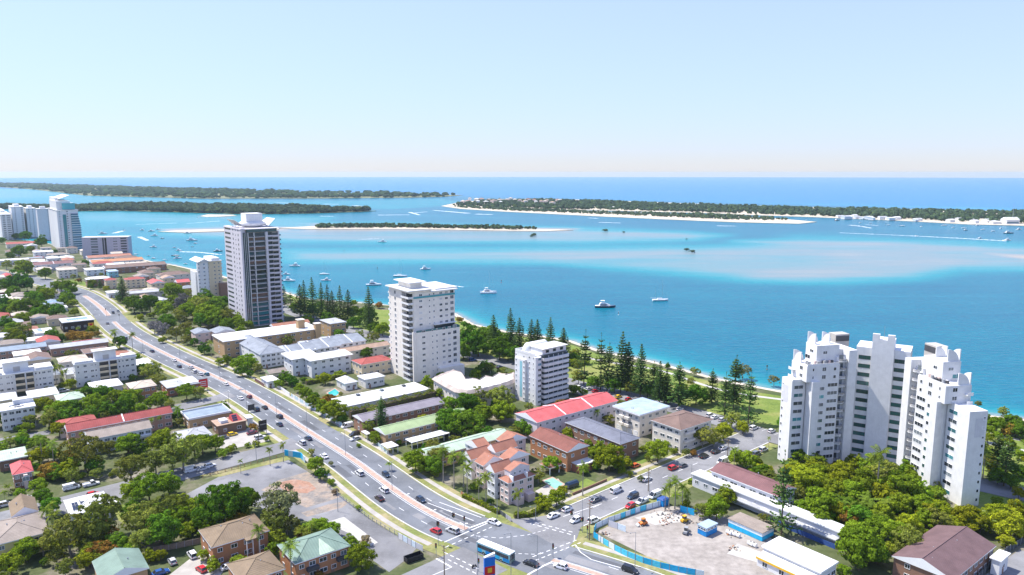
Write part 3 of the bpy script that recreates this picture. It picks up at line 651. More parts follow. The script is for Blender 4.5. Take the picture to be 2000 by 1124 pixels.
# --- west of the highway, far to near
B_('red far left roof', 'red tiled house at the left edge beside the far bend of the highway', (6, 541), -30, 24, 4, 1, 'w_cream', 'hip', 'r_coral', 2, 1, 2)
B_('pale green far roof', 'house with pale green metal roof at the left edge below the red roofed one', (2, 557), -30, 24, 4, 1, 'w_offwhite', 'hip', 'r_palegreen', 1.6, 1, 2)
B_('small white flat roof', 'small white flat roofed house among trees at the left edge', (0, 583), -24, 16, 4, 1, 'w_white', 'flat', 'r_white', .4, 1, 2)
B_('beige long roof', 'low house with long beige roof between trees on the far left', (16, 588), 9, 52, 3.5, 1, 'w_cream', 'gable', 'r_cream', 1.2, 1, 3)
B_('taupe roof', 'taupe tiled house half hidden behind the long beige roof on the far left', (24, 580), 17, 53, 5, 1, 'w_cream', 'hip', 'r_taupe', 1.4, 1, 3)
def sol5(o, w, d, H): solar(o, -w*.3, -d*.42, w*.2, -d*.1, H + .5, 5, 2, R(14), 'solar_blue')
B_('blue-grey roof with panels', 'blue grey metal roofed house with roof panels beside the highway bend', (86, 597), 76, 125, 4.2, 1, 'w_offwhite', 'gable', 'r_bluegrey', 1.5, 1, 3, extra=sol5)
B_('white carport by the bend', 'long white flat carport roof in front of the blue grey roofed house', (92, 605), 85, 133, 3, 1, 'w_white', 'flat', 'r_white', .3, 0, 0, cat='carport', name='carport', bits=0)
B_('low brown-grey gable', 'low brown grey gabled house behind the white roof with two panel groups', (60, 624), 55, 98, 4.0, 1, 'w_greige', 'gable', 'r_taupe', 1.3, 1, 3)
def sol7(o, w, d, H):
    solar(o, -w*.3, -d*.2, -w*.05, d*.05, H + .55, 3, 2, 0, 'solar_blue'); solar(o, -w*.3, d*.18, -w*.05, d*.42, H + .55, 3, 2, 0, 'solar_blue')
B_('twin-panel white roof', 'white flat roofed unit with two groups of solar panels left of the dark shop', (68, 653), 57, 106, 5, 1, 'w_palegrey', 'flat', 'r_white', .45, 2, 3, extra=sol7, cat='shop', name='shop', dp=16)
def sol8(o, w, d, H):
    solar(o, -w*.32, -d*.25, w*.36, d*.3, H + .5, 9, 4, 0, 'solar_blue')
    MB().box(w*.30, -d/2 - .25, H*.38, w*.30 + 3.4, -d/2 - .02, H*.38 + 2.2).mk('yellow_sign', o, 'yellow')
    MB().box(w*.30 + .8, -d/2 - .32, H*.38 + .5, w*.30 + 2.6, -d/2 - .26, H*.38 + 1.7).mk('sign_panel', o, 'sign_red')
B_('dark shop', 'dark walled shop with white roof, roof panels and small yellow sign', (121, 632), 110, 185, 6.5, 1, 'w_darkwall', 'flat', 'r_white', .5, 2, 5, extra=sol8, cat='shop', name='shop', gl='dark', dp=17)
B_('white roof strip', 'narrow white flat roof strip left of the reddish hedge', (50, 668), 45, 99, 3.2, 1, 'w_offwhite', 'flat', 'r_white', .3, 1, 3, name='shed', cat='shed')
B_('long blue-grey roof', 'long low brick units with blue grey roof at the left edge', (-30, 692), -50, 92, 5.5, 2, 'b_pinkish', 'gable', 'r_bluegrey', 1.5, 1, 9, gl='dark', name='units', cat='units')
def red11(o, w, d, H): MB().box(-w*.1, d*.36, H + .6, w*.4, d*.44, H + 1.0).mk('ridge_band', o, 'r_coral')
B_('grey-roofed row by the palms', 'long low grey roofed units with a red ridge band beside the roadside palms', (98, 683), 93, 213, 4.6, 1, 'b_pinkish', 'gable', 'r_lightgrey', 1.3, 1, 8, gl='dark', extra=red11, name='units', cat='units')
def penthouse(u0, u1, hh=5.2):
    def f(o, w, d, H):
        x0, x1 = -w/2 + w*u0, -w/2 + w*u1
        MB().box(x0, -d*.28, H + .4, x1, d*.38, H + hh).mk('penthouse_wall', o, 'w_white')
        MB().box(x0 - .9, -d*.28 - .9, H + hh, x1 + .9, d*.38 + .9, H + hh + .3).mk('penthouse_roof', o, 'r_white')
        MB().box((x0 + x1)/2 - 1.2, -d*.28 - .06, H + .5, (x0 + x1)/2 + 1.6, -d*.28 - .01, H + 2.9).mk('penthouse_door', o, 'w_greige')
        MB().box(-w/2, -d/2, H + .4, -w/2 + w*u0 - 1, -d/2 + d*.9, H + 1.3).mk('roof_terrace', o, 'r_white')
        MB().box(-w/2 + w*u1 + 2.5, -d/2, H + .4, w/2, -d/2 + d*.9, H + 1.4).mk('roof_terrace', o, 'r_white')
        fh = H / 4
        for s in range(1, 4):
            for (a, b) in ((.385, .54), (.56, .68)):
                q = MB(); q.box(w*a - w/2, -d/2 - 1.1, s*fh, w*b - w/2, -d/2 - .003, s*fh + .16, 0); q.box(w*a - w/2, -d/2 - 1.12, s*fh + .16, w*b - w/2, -d/2 - 1.04, s*fh + 1.0, 0)
                q.mk('balcony', o, 'w_sand_wall')
        for s in range(4):
            for (a, b) in ((.385, .54), (.56, .68)): MB().box(w*a - w/2 + .1, -d/2 - .03, s*fh + .3, w*b - w/2 - .1, -d/2 + .01, s*fh + 2.5).mk('balcony_opening', o, 'glass_dark')
            for u in (.05, .16, .27, .33, .72, .78, .85, .94): window(o, 'F', w, d, w*u, s*fh + 1.1, 1.5 if u in (.16, .27, .85, .94) else .8, 1.1, 'mix')
        for u in (.38, .55, .69): MB().box(w*u - w/2 - .12, -d/2 - 1.0, 0, w*u - w/2 + .12, -d/2 - .004, H + .2).mk('wall_fin', o, 'w_white')
    return f
B_('right twin walk-up', 'white four storey flats with raised rooftop room, right of its twin', (144, 714), 140, 267, 11.8, 4, 'w_offwhite', 'flat', 'r_white', .4, 2, 0, extra=penthouse(.33, .68), name='apartment_block', cat='apartments', bits=1)
B_('left twin walk-up', 'white four storey flats with raised rooftop room, cut by the left edge', (-22, 738), -45, 105, 11.8, 4, 'w_offwhite', 'flat', 'r_white', .4, 2, 0, extra=penthouse(.22, .62), name='apartment_block', cat='apartments', bits=1)
def dark14(o, w, d, H): solar(o, -w*.25, -d*.1, w*.1, d*.05, H + .5, 4, 1, 0); solar(o, -w*.1, -d*.35, w*.2, -d*.2, H + .5, 4, 1, 0); MB().box(-w*.1, d*.1, H + .4, w*.5, d*.45, H + 2.4).mk('roof_room', o, 'w_white')
B_('white flats with black panels', 'white flat roofed flats with black roof panels at the left edge, below the twin walk-ups', (0, 806), -40, 70, 8.6, 3, 'w_offwhite', 'flat', 'r_white', .45, 2, 5, extra=dark14, name='apartment_block', cat='apartments')
B_('pale hip-roofed house', 'small house with pale hipped roof in front of the white walk-ups', (112, 786), 97, 167, 5, 1, 'w_sand_wall', 'hip', 'r_palegreen', 1.6, 1, 3, dp=13)
B_('cream hip-roofed brick house', 'orange brick two storey house with cream hipped roof by the highway', (256, 762), 239, 307, 6, 2, 'b_orange', 'hip', 'r_cream', 1.7, 2, 4, dp=13)
def shop17(o, w, d, H): MB().box(w*.05, -d*.45, H + .45, w*.5, d*.45, H + .8).mk('white_roof_deck', o, 'r_white')
B_('white roadside shop', 'low shop with flat white and grey roof beside the red pylon sign', (326, 760), 319, 392, 4.2, 1, 'b_red', 'flat', 'r_lightgrey', .4, 2, 4, extra=shop17, name='shop', cat='shop', ww=2.4, dp=15)
def rib18(o, w, d, H):
    dividers(o, w, d, H, 2.2, [0])
B_('long dark red roof', 'long two storey townhouse row with dark red roof left of the highway', (131, 846), 123, 338, 6.2, 2, 'b_pinkish', 'gable', 'r_darkred', 1.9, 1, 12, gl='dark', extra=lambda o, w, d, H: dividers(o, w, d, H, 1.9, [w*.02]), name='townhouse_row', cat='townhouses', bits=5, dp=9)
def bal19(o, w, d, H):
    for k in range(5):
        x = -w/2 + w*(k + .5)/5
        MB().box(x - w*.08, -d/2 - 1.2, H*.5, x + w*.08, -d/2 - .002, H*.5 + .9).mk('balcony', o, 'w_white')
B_('taupe-roofed white townhouses', 'white townhouse row with taupe roof in front of the long dark red roof', (172, 861), 136, 298, 6, 2, 'w_white', 'gable', 'r_taupe', 1.7, 1, 9, gl='dark', extra=bal19, name='townhouse_row', cat='townhouses', bits=4, dp=11)
B_('flat grey roof by the highway', 'flat grey roofed shop with white parapet beside the highway', (368, 822), 352, 452, 4.6, 1, 'b_tan', 'parapet', 'r_bluegrey', .5, 2, 4, name='shop', cat='shop', fascia='w_white', dp=13)
def red21(o, w, d, H):
    X0, X1, Y = w*.05, w*.42, d*.36; z = H + .4
    MB().poly([(X0, -Y, z), (X1, -Y, z), (X1 - 1.5, 0, z + 2.6), (X0, 0, z + 2.6)]).poly([(X1, -Y, z), (X1, Y, z), (X1 - 1.5, 0, z + 2.6)]).poly([(X1, Y, z), (X0, Y, z), (X0, 0, z + 2.6), (X1 - 1.5, 0, z + 2.6)]).poly([(X0, Y, z), (X0, -Y, z), (X0, 0, z + 2.6)]).mk('red_gable', o, 'r_brightred')
    solar(o, X0 + .3, -Y*.92, X0 + w*.2, -Y*.1, z + .25, 4, 3, math.atan2(2.6, Y))
    MB().box(-w*.35, -d*.3, z, -w*.1, d*.2, z + 1.2).mk('roof_plant', o, 'w_palegrey')
B_('red gable shop', 'dark brown shop with a bright red gable and solar panels on its roof', (424, 835), 408, 483, 4, 1, 'w_brownwall', 'flat', 'r_tan', .4, 1, 2, extra=red21, name='shop', cat='shop', fascia='w_brownwall', dp=9)
B_('small white canopy', 'small white flat canopy beside the shop with the red gable', (482, 819), 474, 496, 3.2, 1, 'w_white', 'flat', 'r_white', .25, 0, 0, name='canopy', cat='canopy', bits=0)
B_('pale grey hip roof', 'house with pale grey hipped metal roof behind the shady carpark trees', (354, 863), 343, 416, 4, 1, 'w_cream', 'hip', 'r_lightgrey', 1.7, 1, 3, dp=13)
B_('grey-green flat roof', 'low building with pale grey green roof at the left edge', (-4, 904), -30, 55, 4, 1, 'w_brownwall', 'flat', 'r_palegreen', .4, 1, 2)
def bay24(o, w, d, H): MB().box(w*.0, -d/2 - 1.6, 0, w*.22, -d/2 - .003, H*.95).mk('bay_wall', o, 'w_pink'); window(o, 'F', w, d, w*.61, H*.55, 2.0, 1.6, 'dark', off=1.62)
B_('red hip-roofed brick house', 'brick house with red hipped tile roof at the left edge near the parked utes', (24, 930), -30, 66, 5.2, 2, 'b_brown', 'hip', 'r_coral', 1.8, 1, 3, extra=bay24, dp=12)
o26, _, _ = B_('big taupe hip roof', 'large yellow walled house with taupe hipped roof at the left edge', (-20, 1070), -70, 96, 5.5, 2, 'w_yellowwall', 'hip', 'r_taupe', 2.4, 1, 3, gl='dark', bits=4, dp=17)
B_('x', 'x', (22, 1012), 2, 76, 6, 2, 'w_yellowwall', 'gable', 'r_brownolive', 2.2, 1, 2, par=o26, door=False)
def sol27(o, w, d, H):
    solar(o, -w*.42, -d*.38, -w*.26, -d*.08, H + .9, 2, 3, R(14)); solar(o, -w*.2, -d*.3, -w*.08, -d*.08, H + 1.0, 2, 2, R(14)); solar(o, w*.1, d*.1, w*.3, d*.36, H + 1.4, 4, 2, R(-10))
B_('white solar house', 'white hipped roof house with black solar panels beside the parked utes', (136, 1010), 121, 218, 4, 1, 'w_white', 'hip', 'r_white', 1.7, 2, 3, extra=sol27, gl='blue', dp=14)
B_('dark green metal roof', 'house with dark green ribbed metal roof cut by the bottom edge', (196, 1140), 130, 292, 5, 1, 'b_tan', 'gable', 'r_darkgreen', 2.0, 1, 4, dp=13)
def por29(o, w, d, H):
    MB().box(w*.05, -d/2 - 2.4, H - .05, w*.3, -d/2 - .003, H + .2).mk('porch_roof', o, 'r_brownolive')
    for x in (w*.06, w*.17, w*.29): MB().box(x - .1, -d/2 - 2.3, 0, x + .1, -d/2 - 2.1, H - .05).mk('porch_post', o, 'trim_white')
B_('olive-brown hip roof', 'brick house with olive brown hipped tile roof beside the vacant lot', (413, 1072), 391, 527, 6, 2, 'b_orange', 'hip', 'r_brownolive', 2.4, 2, 4, gl='dark', extra=por29, bits=4, dp=13)
def gab30(o, w, d, H):
    MB().poly([(-w*.06, -d/2 - .45, H + .35), (w*.22, -d/2 - .45, H + .35), (w*.08, -d*.1, H + 2.3)]).poly([(-w*.06, -d/2 - .45, H + .35), (w*.08, -d*.1, H + 2.3), (-w*.04, -d*.05, H + 1.2)]).poly([(w*.22, -d/2 - .45, H + .35), (w*.2, -d*.05, H + 1.2), (w*.08, -d*.1, H + 2.3)]).mk('gablet', o, 'r_palegreen')
    MB().box(-w*.32, -d/2 - 1.3, H*.5, -w*.1, -d/2 - .003, H*.5 + .95).mk('balcony', o, 'trim_dark'); MB().box(w*.25, -d/2 - 1.3, H*.5, w*.45, -d/2 - .003, H*.5 + .95).mk('balcony', o, 'trim_dark')
B_('green-grey hip roof', 'brick house with green grey hipped roof and small gablet by the vacant lot', (576, 1104), 545, 685, 6, 2, 'b_orange', 'hip', 'r_darkgreen', 2.4, 2, 5, gl='dark', extra=gab30, dp=13)
B_('brown roof at the bottom', 'house with brown tiled roof cut by the bottom edge below the olive brown one', (470, 1142), 415, 558, 5.5, 2, 'b_orange', 'hip', 'r_brownolive', 2.2, 1, 4, dp=12)
# --- far left, towards the water
B_('far red roof', 'far long red roofed building in front of the white towers', (12, 478), 7, 71, 6, 2, 'w_cream', 'gable', 'r_red', 2, 1, 6)
B_('far white modern block', 'far white flat roofed block of stepped units below the teal tower', (66, 494), 52, 105, 8, 3, 'w_white', 'flat', 'r_white', .4, 2, 4, gl='blue', name='apartment_block', cat='apartments')
B_('smaller far white hip', 'far white hipped roof left of a larger white hipped roof', (92, 506), 81, 118, 5, 1, 'w_white', 'hip', 'r_white', 1.8, 1, 3)
B_('far larger white hip roof', 'far larger white hipped roof just left of the grey slab block', (120, 505), 108, 146, 6, 2, 'w_white', 'hip', 'r_white', 2.0, 1, 3)
B_('far long white roof', 'far long low white roof at the left edge', (-6, 511), -18, 63, 5, 1, 'w_palegrey', 'flat', 'r_white', .4, 1, 5)
B_('far brown gabled rows', 'far white walled row with brown gabled roof and white divider', (66, 519), 61, 144, 7, 2, 'w_palegrey', 'gable', 'r_maroon', 2.2, 1, 7, extra=rib18, name='townhouse_row', cat='townhouses')
B_('far beige strip', 'far low beige roofed strip beside the cream flats', (72, 528), 68, 103, 4, 1, 'w_cream', 'gable', 'r_cream', 1.1, 1, 3)
B_('far cream flats', 'far cream three storey flats with beige roof at the highway bend', (113, 529), 100, 152, 8.5, 3, 'w_cream', 'hip', 'r_cream', 1.6, 2, 4, gl='dark', name='apartment_block', cat='apartments')
B_('far teal-glass house', 'far white flat roofed house with teal glass right of the cream flats', (168, 529), 162, 205, 6, 2, 'w_white', 'flat', 'r_white', .35, 1, 3, gl='teal')
B_('far rear terracotta row', 'far terracotta roofed row directly below the grey slab block', (172, 505), 165, 258, 7, 2, 'w_cream', 'gable', 'r_terra', 2.0, 1, 8, name='townhouse_row', cat='townhouses')
B_('far orange row', 'far long orange tiled row, brightest of the far roofs', (179, 514), 173, 281, 7, 2, 'w_offwhite', 'gable', 'r_orange', 2.0, 1, 9, gl='dark', name='townhouse_row', cat='townhouses')
B_('far long brown row', 'far longest brown roofed row behind the rounded blue house', (206, 525), 199, 326, 6.5, 2, 'b_brown', 'gable', 'r_brown', 2.2, 1, 9, name='townhouse_row', cat='townhouses')
B_('far blue house', 'far small blue and white house with flat roof', (212, 532), 206, 232, 6, 2, 'w_bluegreen', 'flat', 'r_skyblue', .5, 1, 2)
B_('far small brown hip', 'far small brown hipped house left of the wide brown one', (275, 535), 266, 304, 6, 2, 'w_sand_wall', 'hip', 'r_brown', 2.2, 1, 2)
B_('far wide brown hip', 'far wide brown hipped roof left of the round white tower', (311, 540), 303, 373, 6.5, 2, 'w_cream', 'hip', 'r_brown', 2.6, 1, 5, name='townhouse_row', cat='townhouses')
B_('far red roof by the pine', 'far cream flats with red hipped roof left of the lone tall pine', (206, 549), 202, 229, 8, 3, 'w_sand_wall', 'hip', 'r_red', 1.8, 1, 2, name='apartment_block', cat='apartments')
B_('far red roof beyond the pine', 'far cream flats with red roof right of the lone tall pine', (245, 548), 240, 285, 8, 3, 'w_sand_wall', 'hip', 'r_red', 1.8, 1, 4, gl='dark', name='apartment_block', cat='apartments')
B_('far pink-red gables', 'far cream house with pinkish red roof, front one of the red roof cluster', (295, 555), 284, 323, 7, 2, 'w_sand_wall', 'gable', 'r_coral', 2.2, 1, 3)
B_('far pale pink gable', 'far house with pale pink tiled roof at the back of the red roof cluster', (317, 545), 311, 343, 7, 2, 'w_sand_wall', 'gable', 'r_tan', 2.0, 1, 2)
B_('far red house by the tower', 'far red roofed house against the round white tower', (346, 553), 340, 372, 7, 2, 'b_orange', 'gable', 'r_coral', 2.2, 1, 2)
B_('far white carports', 'far white flat carport roof beside the lone tall pine', (211, 574), 205, 237, 4, 1, 'w_palegrey', 'flat', 'r_white', .35, 1, 2, name='carport', cat='carport')
B_('far grey long roof', 'far long grey flat roofed block behind the roadside trees', (252, 575), 246, 322, 6, 2, 'w_greige', 'gable', 'r_lightgrey', 1.2, 1, 6, gl='dark')
B_('far pink hip house', 'small pink hipped roof house among trees by the highway', (278, 583), 271, 297, 4, 1, 'w_cream', 'hip', 'r_tan', 1.8, 1, 2)
B_('far white gable house', 'white and grey gabled house among trees right of the pink roof', (301, 592), 291, 338, 4, 1, 'w_white', 'gable', 'r_lightgrey', 1.8, 1, 3)
# --- east side of the highway
B_('left lilac house', 'left of two lilac houses with grey gabled roofs near the dark tower', (381, 653), 371, 413, 6.5, 2, 'w_pink', 'gable', 'r_grey', 1.5, 1, 2)
B_('right lilac house', 'right of two lilac houses with grey gabled roofs near the dark tower', (421, 652), 409, 460, 7, 2, 'w_pink', 'gable', 'r_grey', 1.6, 1, 3)
o33, w33, d33 = B_('tan brick block', 'long tan brick block with flat white roof and two brick shafts', (436, 669), 413, 627, 9.8, 3, 'b_tan', 'flat', 'r_white', .4, 1, 12, gl='dark', ww=2.0, name='apartment_block', cat='apartments', ov=.7)
for (xx, yy, ww_, hh_) in ((w33/2 - 9, -d33*.1, 4.2, 15.5), (w33/2 - 1.5, -d33*.5, 3.6, 13.5)):
    MB().box(xx - ww_/2, yy - ww_/2, 0, xx + ww_/2, yy + ww_/2, hh_).mk('brick_shaft', o33, 'b_tan'); MB().box(xx - ww_/2 - .3, yy - ww_/2 - .3, hh_, xx + ww_/2 + .3, yy + ww_/2 + .3, hh_ + .3).mk('shaft_cap', o33, 'w_cream')
B_('tan brick rear block', 'tan brick block with flat grey roof behind the two brick shafts', (645, 634), 624, 677, 9.5, 3, 'b_tan', 'flat', 'r_lightgrey', .4, 2, 3, gl='dark', name='apartment_block', cat='apartments')
B_('low terracotta roof', 'low terracotta roof behind the tan brick block, beside the dark tower', (534, 640), 526, 606, 5, 1, 'w_cream', 'gable', 'r_terra', 1.6, 1, 4)
o34, _, _ = B_('white resort with grey roofs', 'white resort of joined wings with steep blue grey roofs', (508, 694), 453, 560, 8, 3, 'w_white', 'hip', 'r_grey', 2.8, 4, 5, gl='dark', name='resort', cat='resort')
for bq, a_, c_ in (((566, 692), 540, 622), ((612, 684), 580, 668), ((655, 675), 622, 716)):
    B_('x', 'x', bq, a_, c_, 8, 3, 'w_white', 'gable', 'r_grey', 2.6, 0, 5, par=o34, door=False, axis='x', gl='dark', extra=lambda o, w, d, H: dividers(o, w, d, H, 2.6, [-w*.45, w*.05]))
o35, _, _ = B_('white three-storey flats', 'white modern three storey flats with thin overhanging white roofs', (569, 704), 549, 625, 9.3, 3, 'w_white', 'skillion', 'r_white', .8, 2, 3, gl='dark', name='apartment_block', cat='apartments', ov=1.0)
B_('x', 'x', (606, 707), 590, 690, 9.3, 3, 'w_white', 'skillion', 'r_white', .8, 1, 5, par=o35, door=False, gl='dark', ov=1.0)
B_('tan gable behind the flats', 'low building with tan tiled roof behind the white three storey flats', (668, 690), 657, 762, 6, 2, 'w_cream', 'gable', 'r_tan', 1.8, 1, 5)
B_('cream flats with red roof', 'cream two storey flats with dark red roof left of the white stepped tower', (706, 714), 685, 768, 6.8, 2, 'w_sand_wall', 'hip', 'r_red', 1.8, 3, 5, name='apartment_block', cat='apartments', gl='dark')
B_('green gabled house', 'small house with a green end gable beside the highway wall', (526, 732), 516, 562, 4, 1, 'w_sand_wall', 'gable', 'r_taupe', 1.5, 1, 3, fascia='r_green')
B_('low white roadside house', 'low white flat roofed house behind a red fence on the highway', (522, 747), 508, 546, 3.4, 1, 'w_white', 'flat', 'r_white', .3, 1, 2, gl='dark')
o38, w38, d38 = B_('long white motel', 'long low motel with white hipped roof and three dark roof vents', (674, 796), 655, 841, 4.6, 1, 'w_offwhite', 'hip', 'r_white', 1.6, 2, 9, gl='mix', name='motel', cat='motel', bits=0, dp=15)
for x in (-w38*.28, 0, w38*.27): MB().loft([[(x - 1, -1, 5.4), (x + 1, -1, 5.4), (x + 1, 1, 5.4), (x - 1, 1, 5.4)], [(x - .7, -.7, 7.0), (x + .7, -.7, 7.0), (x + .7, .7, 7.0), (x - .7, .7, 7.0)]]).mk('roof_vent_box', o38, 'slate_box' if 'slate_box' in M else 'glass_mid')
B_('white motel wing', 'white hipped wing behind the motel pool', (713, 743), 697, 753, 4.6, 1, 'w_offwhite', 'hip', 'r_white', 1.4, 1, 3, name='motel', cat='motel')
B_('white pool pavilion', 'white pyramid roofed pavilion beside the motel pool', (674, 751), 655, 700, 3.6, 1, 'w_offwhite', 'hip', 'r_white', 2.0, 1, 2, name='pavilion', cat='pavilion', bits=0)
B_('long lilac-grey roof', 'long brown brick units with weathered lilac grey roof below the motel hedge', (709, 825), 688, 869, 5.6, 2, 'b_brown', 'gable', 'r_lilac', 1.5, 1, 11, gl='dark', name='units', cat='units')
B_('upper green roof', 'long units with green metal roof, above the white carports', (752, 851), 729, 918, 5.2, 2, 'b_tan', 'gable', 'r_green', 1.6, 1, 11, gl='dark', name='units', cat='units')
B_('lower green roof', 'long units with pale green roof, between the carports and the terracotta townhouses', (838, 896), 812, 999, 5, 2, 'b_tan', 'gable', 'r_palegreen', 1.4, 1, 9, gl='dark', name='units', cat='units')
def carport(short, label, B, xA, xC, H, n):
    cx, cy, w, d, a = fit(B, xA, xC, H, 38); o = thing('carport', label, 'carport', (cx, cy, 0), a); LAND.append((short, *PX(cx, cy, H)))
    MB().box(-w/2, -d/2, H, w/2, d/2, H + .18).mk('roof', o, 'r_white')
    pm = cached(('cpost', H), lambda: MB().box(-.08, -.08, 0, .08, .08, H).data('post', ['trim_white']))
    for k in range(n + 1):
        for s in (-1, 1): link('post', pm, o, (-w/2 + .3 + (w - .6)*k/n, s*(d/2 - .3), 0))
    return o
carport('long carport', 'long white carport roof on posts between the two green roofs', (804, 866), 791, 879, 2.8, 7)
carport('small carport', 'small square white carport near the highway, left of the long one', (757, 877), 743, 779, 2.8, 2)
carport('tiny carport', 'tiny white carport beside the white delivery van on the highway side', (716, 850), 705, 724, 2.8, 1)
# wavy-parapet building
RP = [(847, 736), (868, 748), (890, 760), (912, 763), (937, 761), (955, 756), (976, 751), (992, 746), (1005, 741), (1005, 727), (990, 731), (975, 728), (962, 736), (948, 734), (936, 742), (922, 738), (908, 740), (900, 727), (884, 722), (866, 728)]
Hw = 9.0; pw = [G(x, y, Hw) for x, y in RP]; cxw = sum(p[0] for p in pw)/len(pw); cyw = sum(p[1] for p in pw)/len(pw)
o47 = thing('apartment_block', 'curved white low flats with scalloped pale tiled parapet below the stepped tower', 'apartments', (cxw, cyw, 0)); LAND.append(('curved white flats', 930, 745))
lw = [(p[0] - cxw, p[1] - cyw) for p in pw]
def shrink(pts, k): return [(x*k, y*k) for x, y in pts]
MB().prism(lw, 0, Hw - 1.4, 0).mk('wall', o47, 'w_cream')
mb = MB(); ring = []
for i in range(len(lw)):
    a, b = Vector(lw[i]), Vector(lw[(i + 1) % len(lw)])
    nseg = max(1, int((b - a).length / 2.2))
    for k in range(nseg): ring.append(a.lerp(b, k / nseg))
o_ = [(v.x*1.05, v.y*1.05, Hw - 1.4) for v in ring]; t_ = [(v.x*.97, v.y*.97, Hw + (.22 if i % 2 else 0)) for i, v in enumerate(ring)]; i_ = [(v.x*.9, v.y*.9, Hw - .4) for v in ring]
mb.loft([o_, t_, i_], 0, caps=False); mb.mk('scalloped_parapet', o47, 'r_shell')
MB().prism(shrink(lw, .93), Hw - 1.0, Hw - .4).mk('roof', o47, 'r_white')
for i in (0, 1, 2, 3, 4, 5, 6, 7):
    a, b = Vector(lw[i]), Vector(lw[i + 1]); L = (b - a).length; rz = math.atan2(b.y - a.y, b.x - a.x)
    for s in range(2):
        for k in range(max(1, int(L / 3.5))):
            q = a.lerp(b, (k + .5) / max(1, int(L / 3.5))); link('window', window_mesh(1.6, 1.3, rw.choice(GL['mix'])), o47, (q.x, q.y, 1.2 + s*3.2), rz)
# red gabled pale block
o50, w50, d50 = B_('bright red roof', 'pale three storey block with bright red gabled roof in two joined halves', (1049, 827), 1005, 1208, 8.8, 3, 'w_lav', 'gable', 'r_coral', 2.2, 0, 13, gl='dark', ww=1.4, hh=1.1, name='apartment_block', cat='apartments', axis='x')
dividers(o50, w50, d50, 8.8, 2.2, [-w50*.17, w50*.17])
B_('x', 'x', (1086, 812), 1050, 1212, 9.6, 3, 'w_lav', 'gable', 'r_coral', 2.2, 0, 0, par=o50, door=False, axis='x') if False else None
B_('slate-roofed brick block', 'brick two storey block with long slate grey roof', (1212, 869), 1103, 1251, 7, 2, 'b_brown', 'hip', 'r_slate', 1.8, 8, 2, gl='dark', name='apartment_block', cat='apartments', axis='y')
def gar52(o, w, d, H):
    for s in (1, 2):
        for k in range(2): MB().box(-w/2 - 1.2, d/2 - d*(.22 + .22*k) - d*.18, s*H/3, -w/2 - .003, d/2 - d*(.22 + .22*k), s*H/3 + .95).mk('balcony', o, 'w_cream')
    for k in range(4): MB().box(-w/2 - .05, d/2 - d*(.06 + .23*k) - d*.19, 0, -w/2 - .002, d/2 - d*(.06 + .23*k), 2.3).mk('garage_door', o, 'w_white')
B_('pale blue roof', 'cream three storey block with flat pale blue roof beside the bright red roof', (1250, 814), 1196, 1309, 9.4, 3, 'w_cream', 'flat', 'r_skyblue', .7, 4, 4, gl='dark', extra=gar52, ov=.9, name='apartment_block', cat='apartments')
def bal53(o, w, d, H):
    for s in range(3):
        for k in range(2): MB().box(-w/2 + w*(.1 + .5*k), -d/2 - 1.1, s*H/3 + .6, -w/2 + w*(.42 + .5*k), -d/2 - .003, s*H/3 + 1.5).mk('balcony', o, 'w_cream')
B_('wide brown hip roof', 'cream three storey block with wide brown hipped roof near the esplanade', (1330, 842), 1270, 1394, 9.4, 3, 'w_cream', 'hip', 'r_brown', 2.4, 4, 3, gl='dark', extra=bal53, ov=.7, name='apartment_block', cat='apartments', ww=2.4)
o54, w54, d54 = B_('orange brick block', 'orange brick two storey block with brown red gabled roof', (1108, 885), 1033, 1152, 7.6, 2, 'b_orange', 'gable', 'r_brownred', 2.2, 6, 2, gl='dark', name='apartment_block', cat='apartments', axis='y')
MB().box(-w54*.3, -d54/2 - 4.5, 3.0, w54*.45, -d54/2 - .003, 3.3).mk('white_canopy', o54, 'r_white'); MB().box(-w54*.3, -d54/2 - 4.2, 0, w54*.45, -d54/2 - .004, 2.99).mk('porch_wall', o54, 'b_red')
# right of the cross street
B_('maroon tiled block', 'two storey block with maroon tiled roof beside the construction yard', (1520, 972), 1386, 1556, 6.4, 2, 'w_palegrey', 'gable', 'r_maroon', 1.8, 7, 2, gl='dark', name='apartment_block', cat='apartments', axis='y', ww=2.6)
def awn57(o, w, d, H):
    MB().box(-w/2 - 2.2, -d/2, H*.55, -w/2 - .003, d*.2, H*.62).mk('awning_roof', o, 'r_lightgrey'); MB().box(-w/2 - 2.3, -d/2, .0, -w/2 - 2.2, d*.1 - d*.25, 1.5).mk('blue_screen', o, 'awning_blue')
B_('long white flat roof', 'long low building with weathered white flat roof behind the site sheds', (1642, 1043), 1349, 1660, 4.4, 1, 'w_palegrey', 'flat', 'r_white', .35, 14, 2, gl='dark', extra=awn57, name='low_building', cat='building', bits=4)
def yel60(o, w, d, H):
    MB().loft([[(-w/2 - 3.2, -d/2, 2.3), (-w/2 - 3.2, d/2, 2.3), (-w/2 - .02, d/2, 3.4), (-w/2 - .02, -d/2, 3.4)], [(-w/2 - 3.2, -d/2, 2.5), (-w/2 - 3.2, d/2, 2.5), (-w/2 - .02, d/2, 3.6), (-w/2 - .02, -d/2, 3.6)]]).mk('awning', o, 'r_white')
    MB().box(-w/2 - 3.4, -d/2 - .1, 2.2, -w/2 - 3.21, d/2 + .1, 2.75).mk('yellow_fascia', o, 'yellow'); MB().box(-w/2 - 3.0, -d/2, 0, -w/2 - .004, d/2, 2.25).mk('front_wall', o, 'w_white')
    for k in range(3): window(o, 'L', w, d, d*(.15 + .3*k), .5, 1.6, 1.5, 'dark', off=3.02)
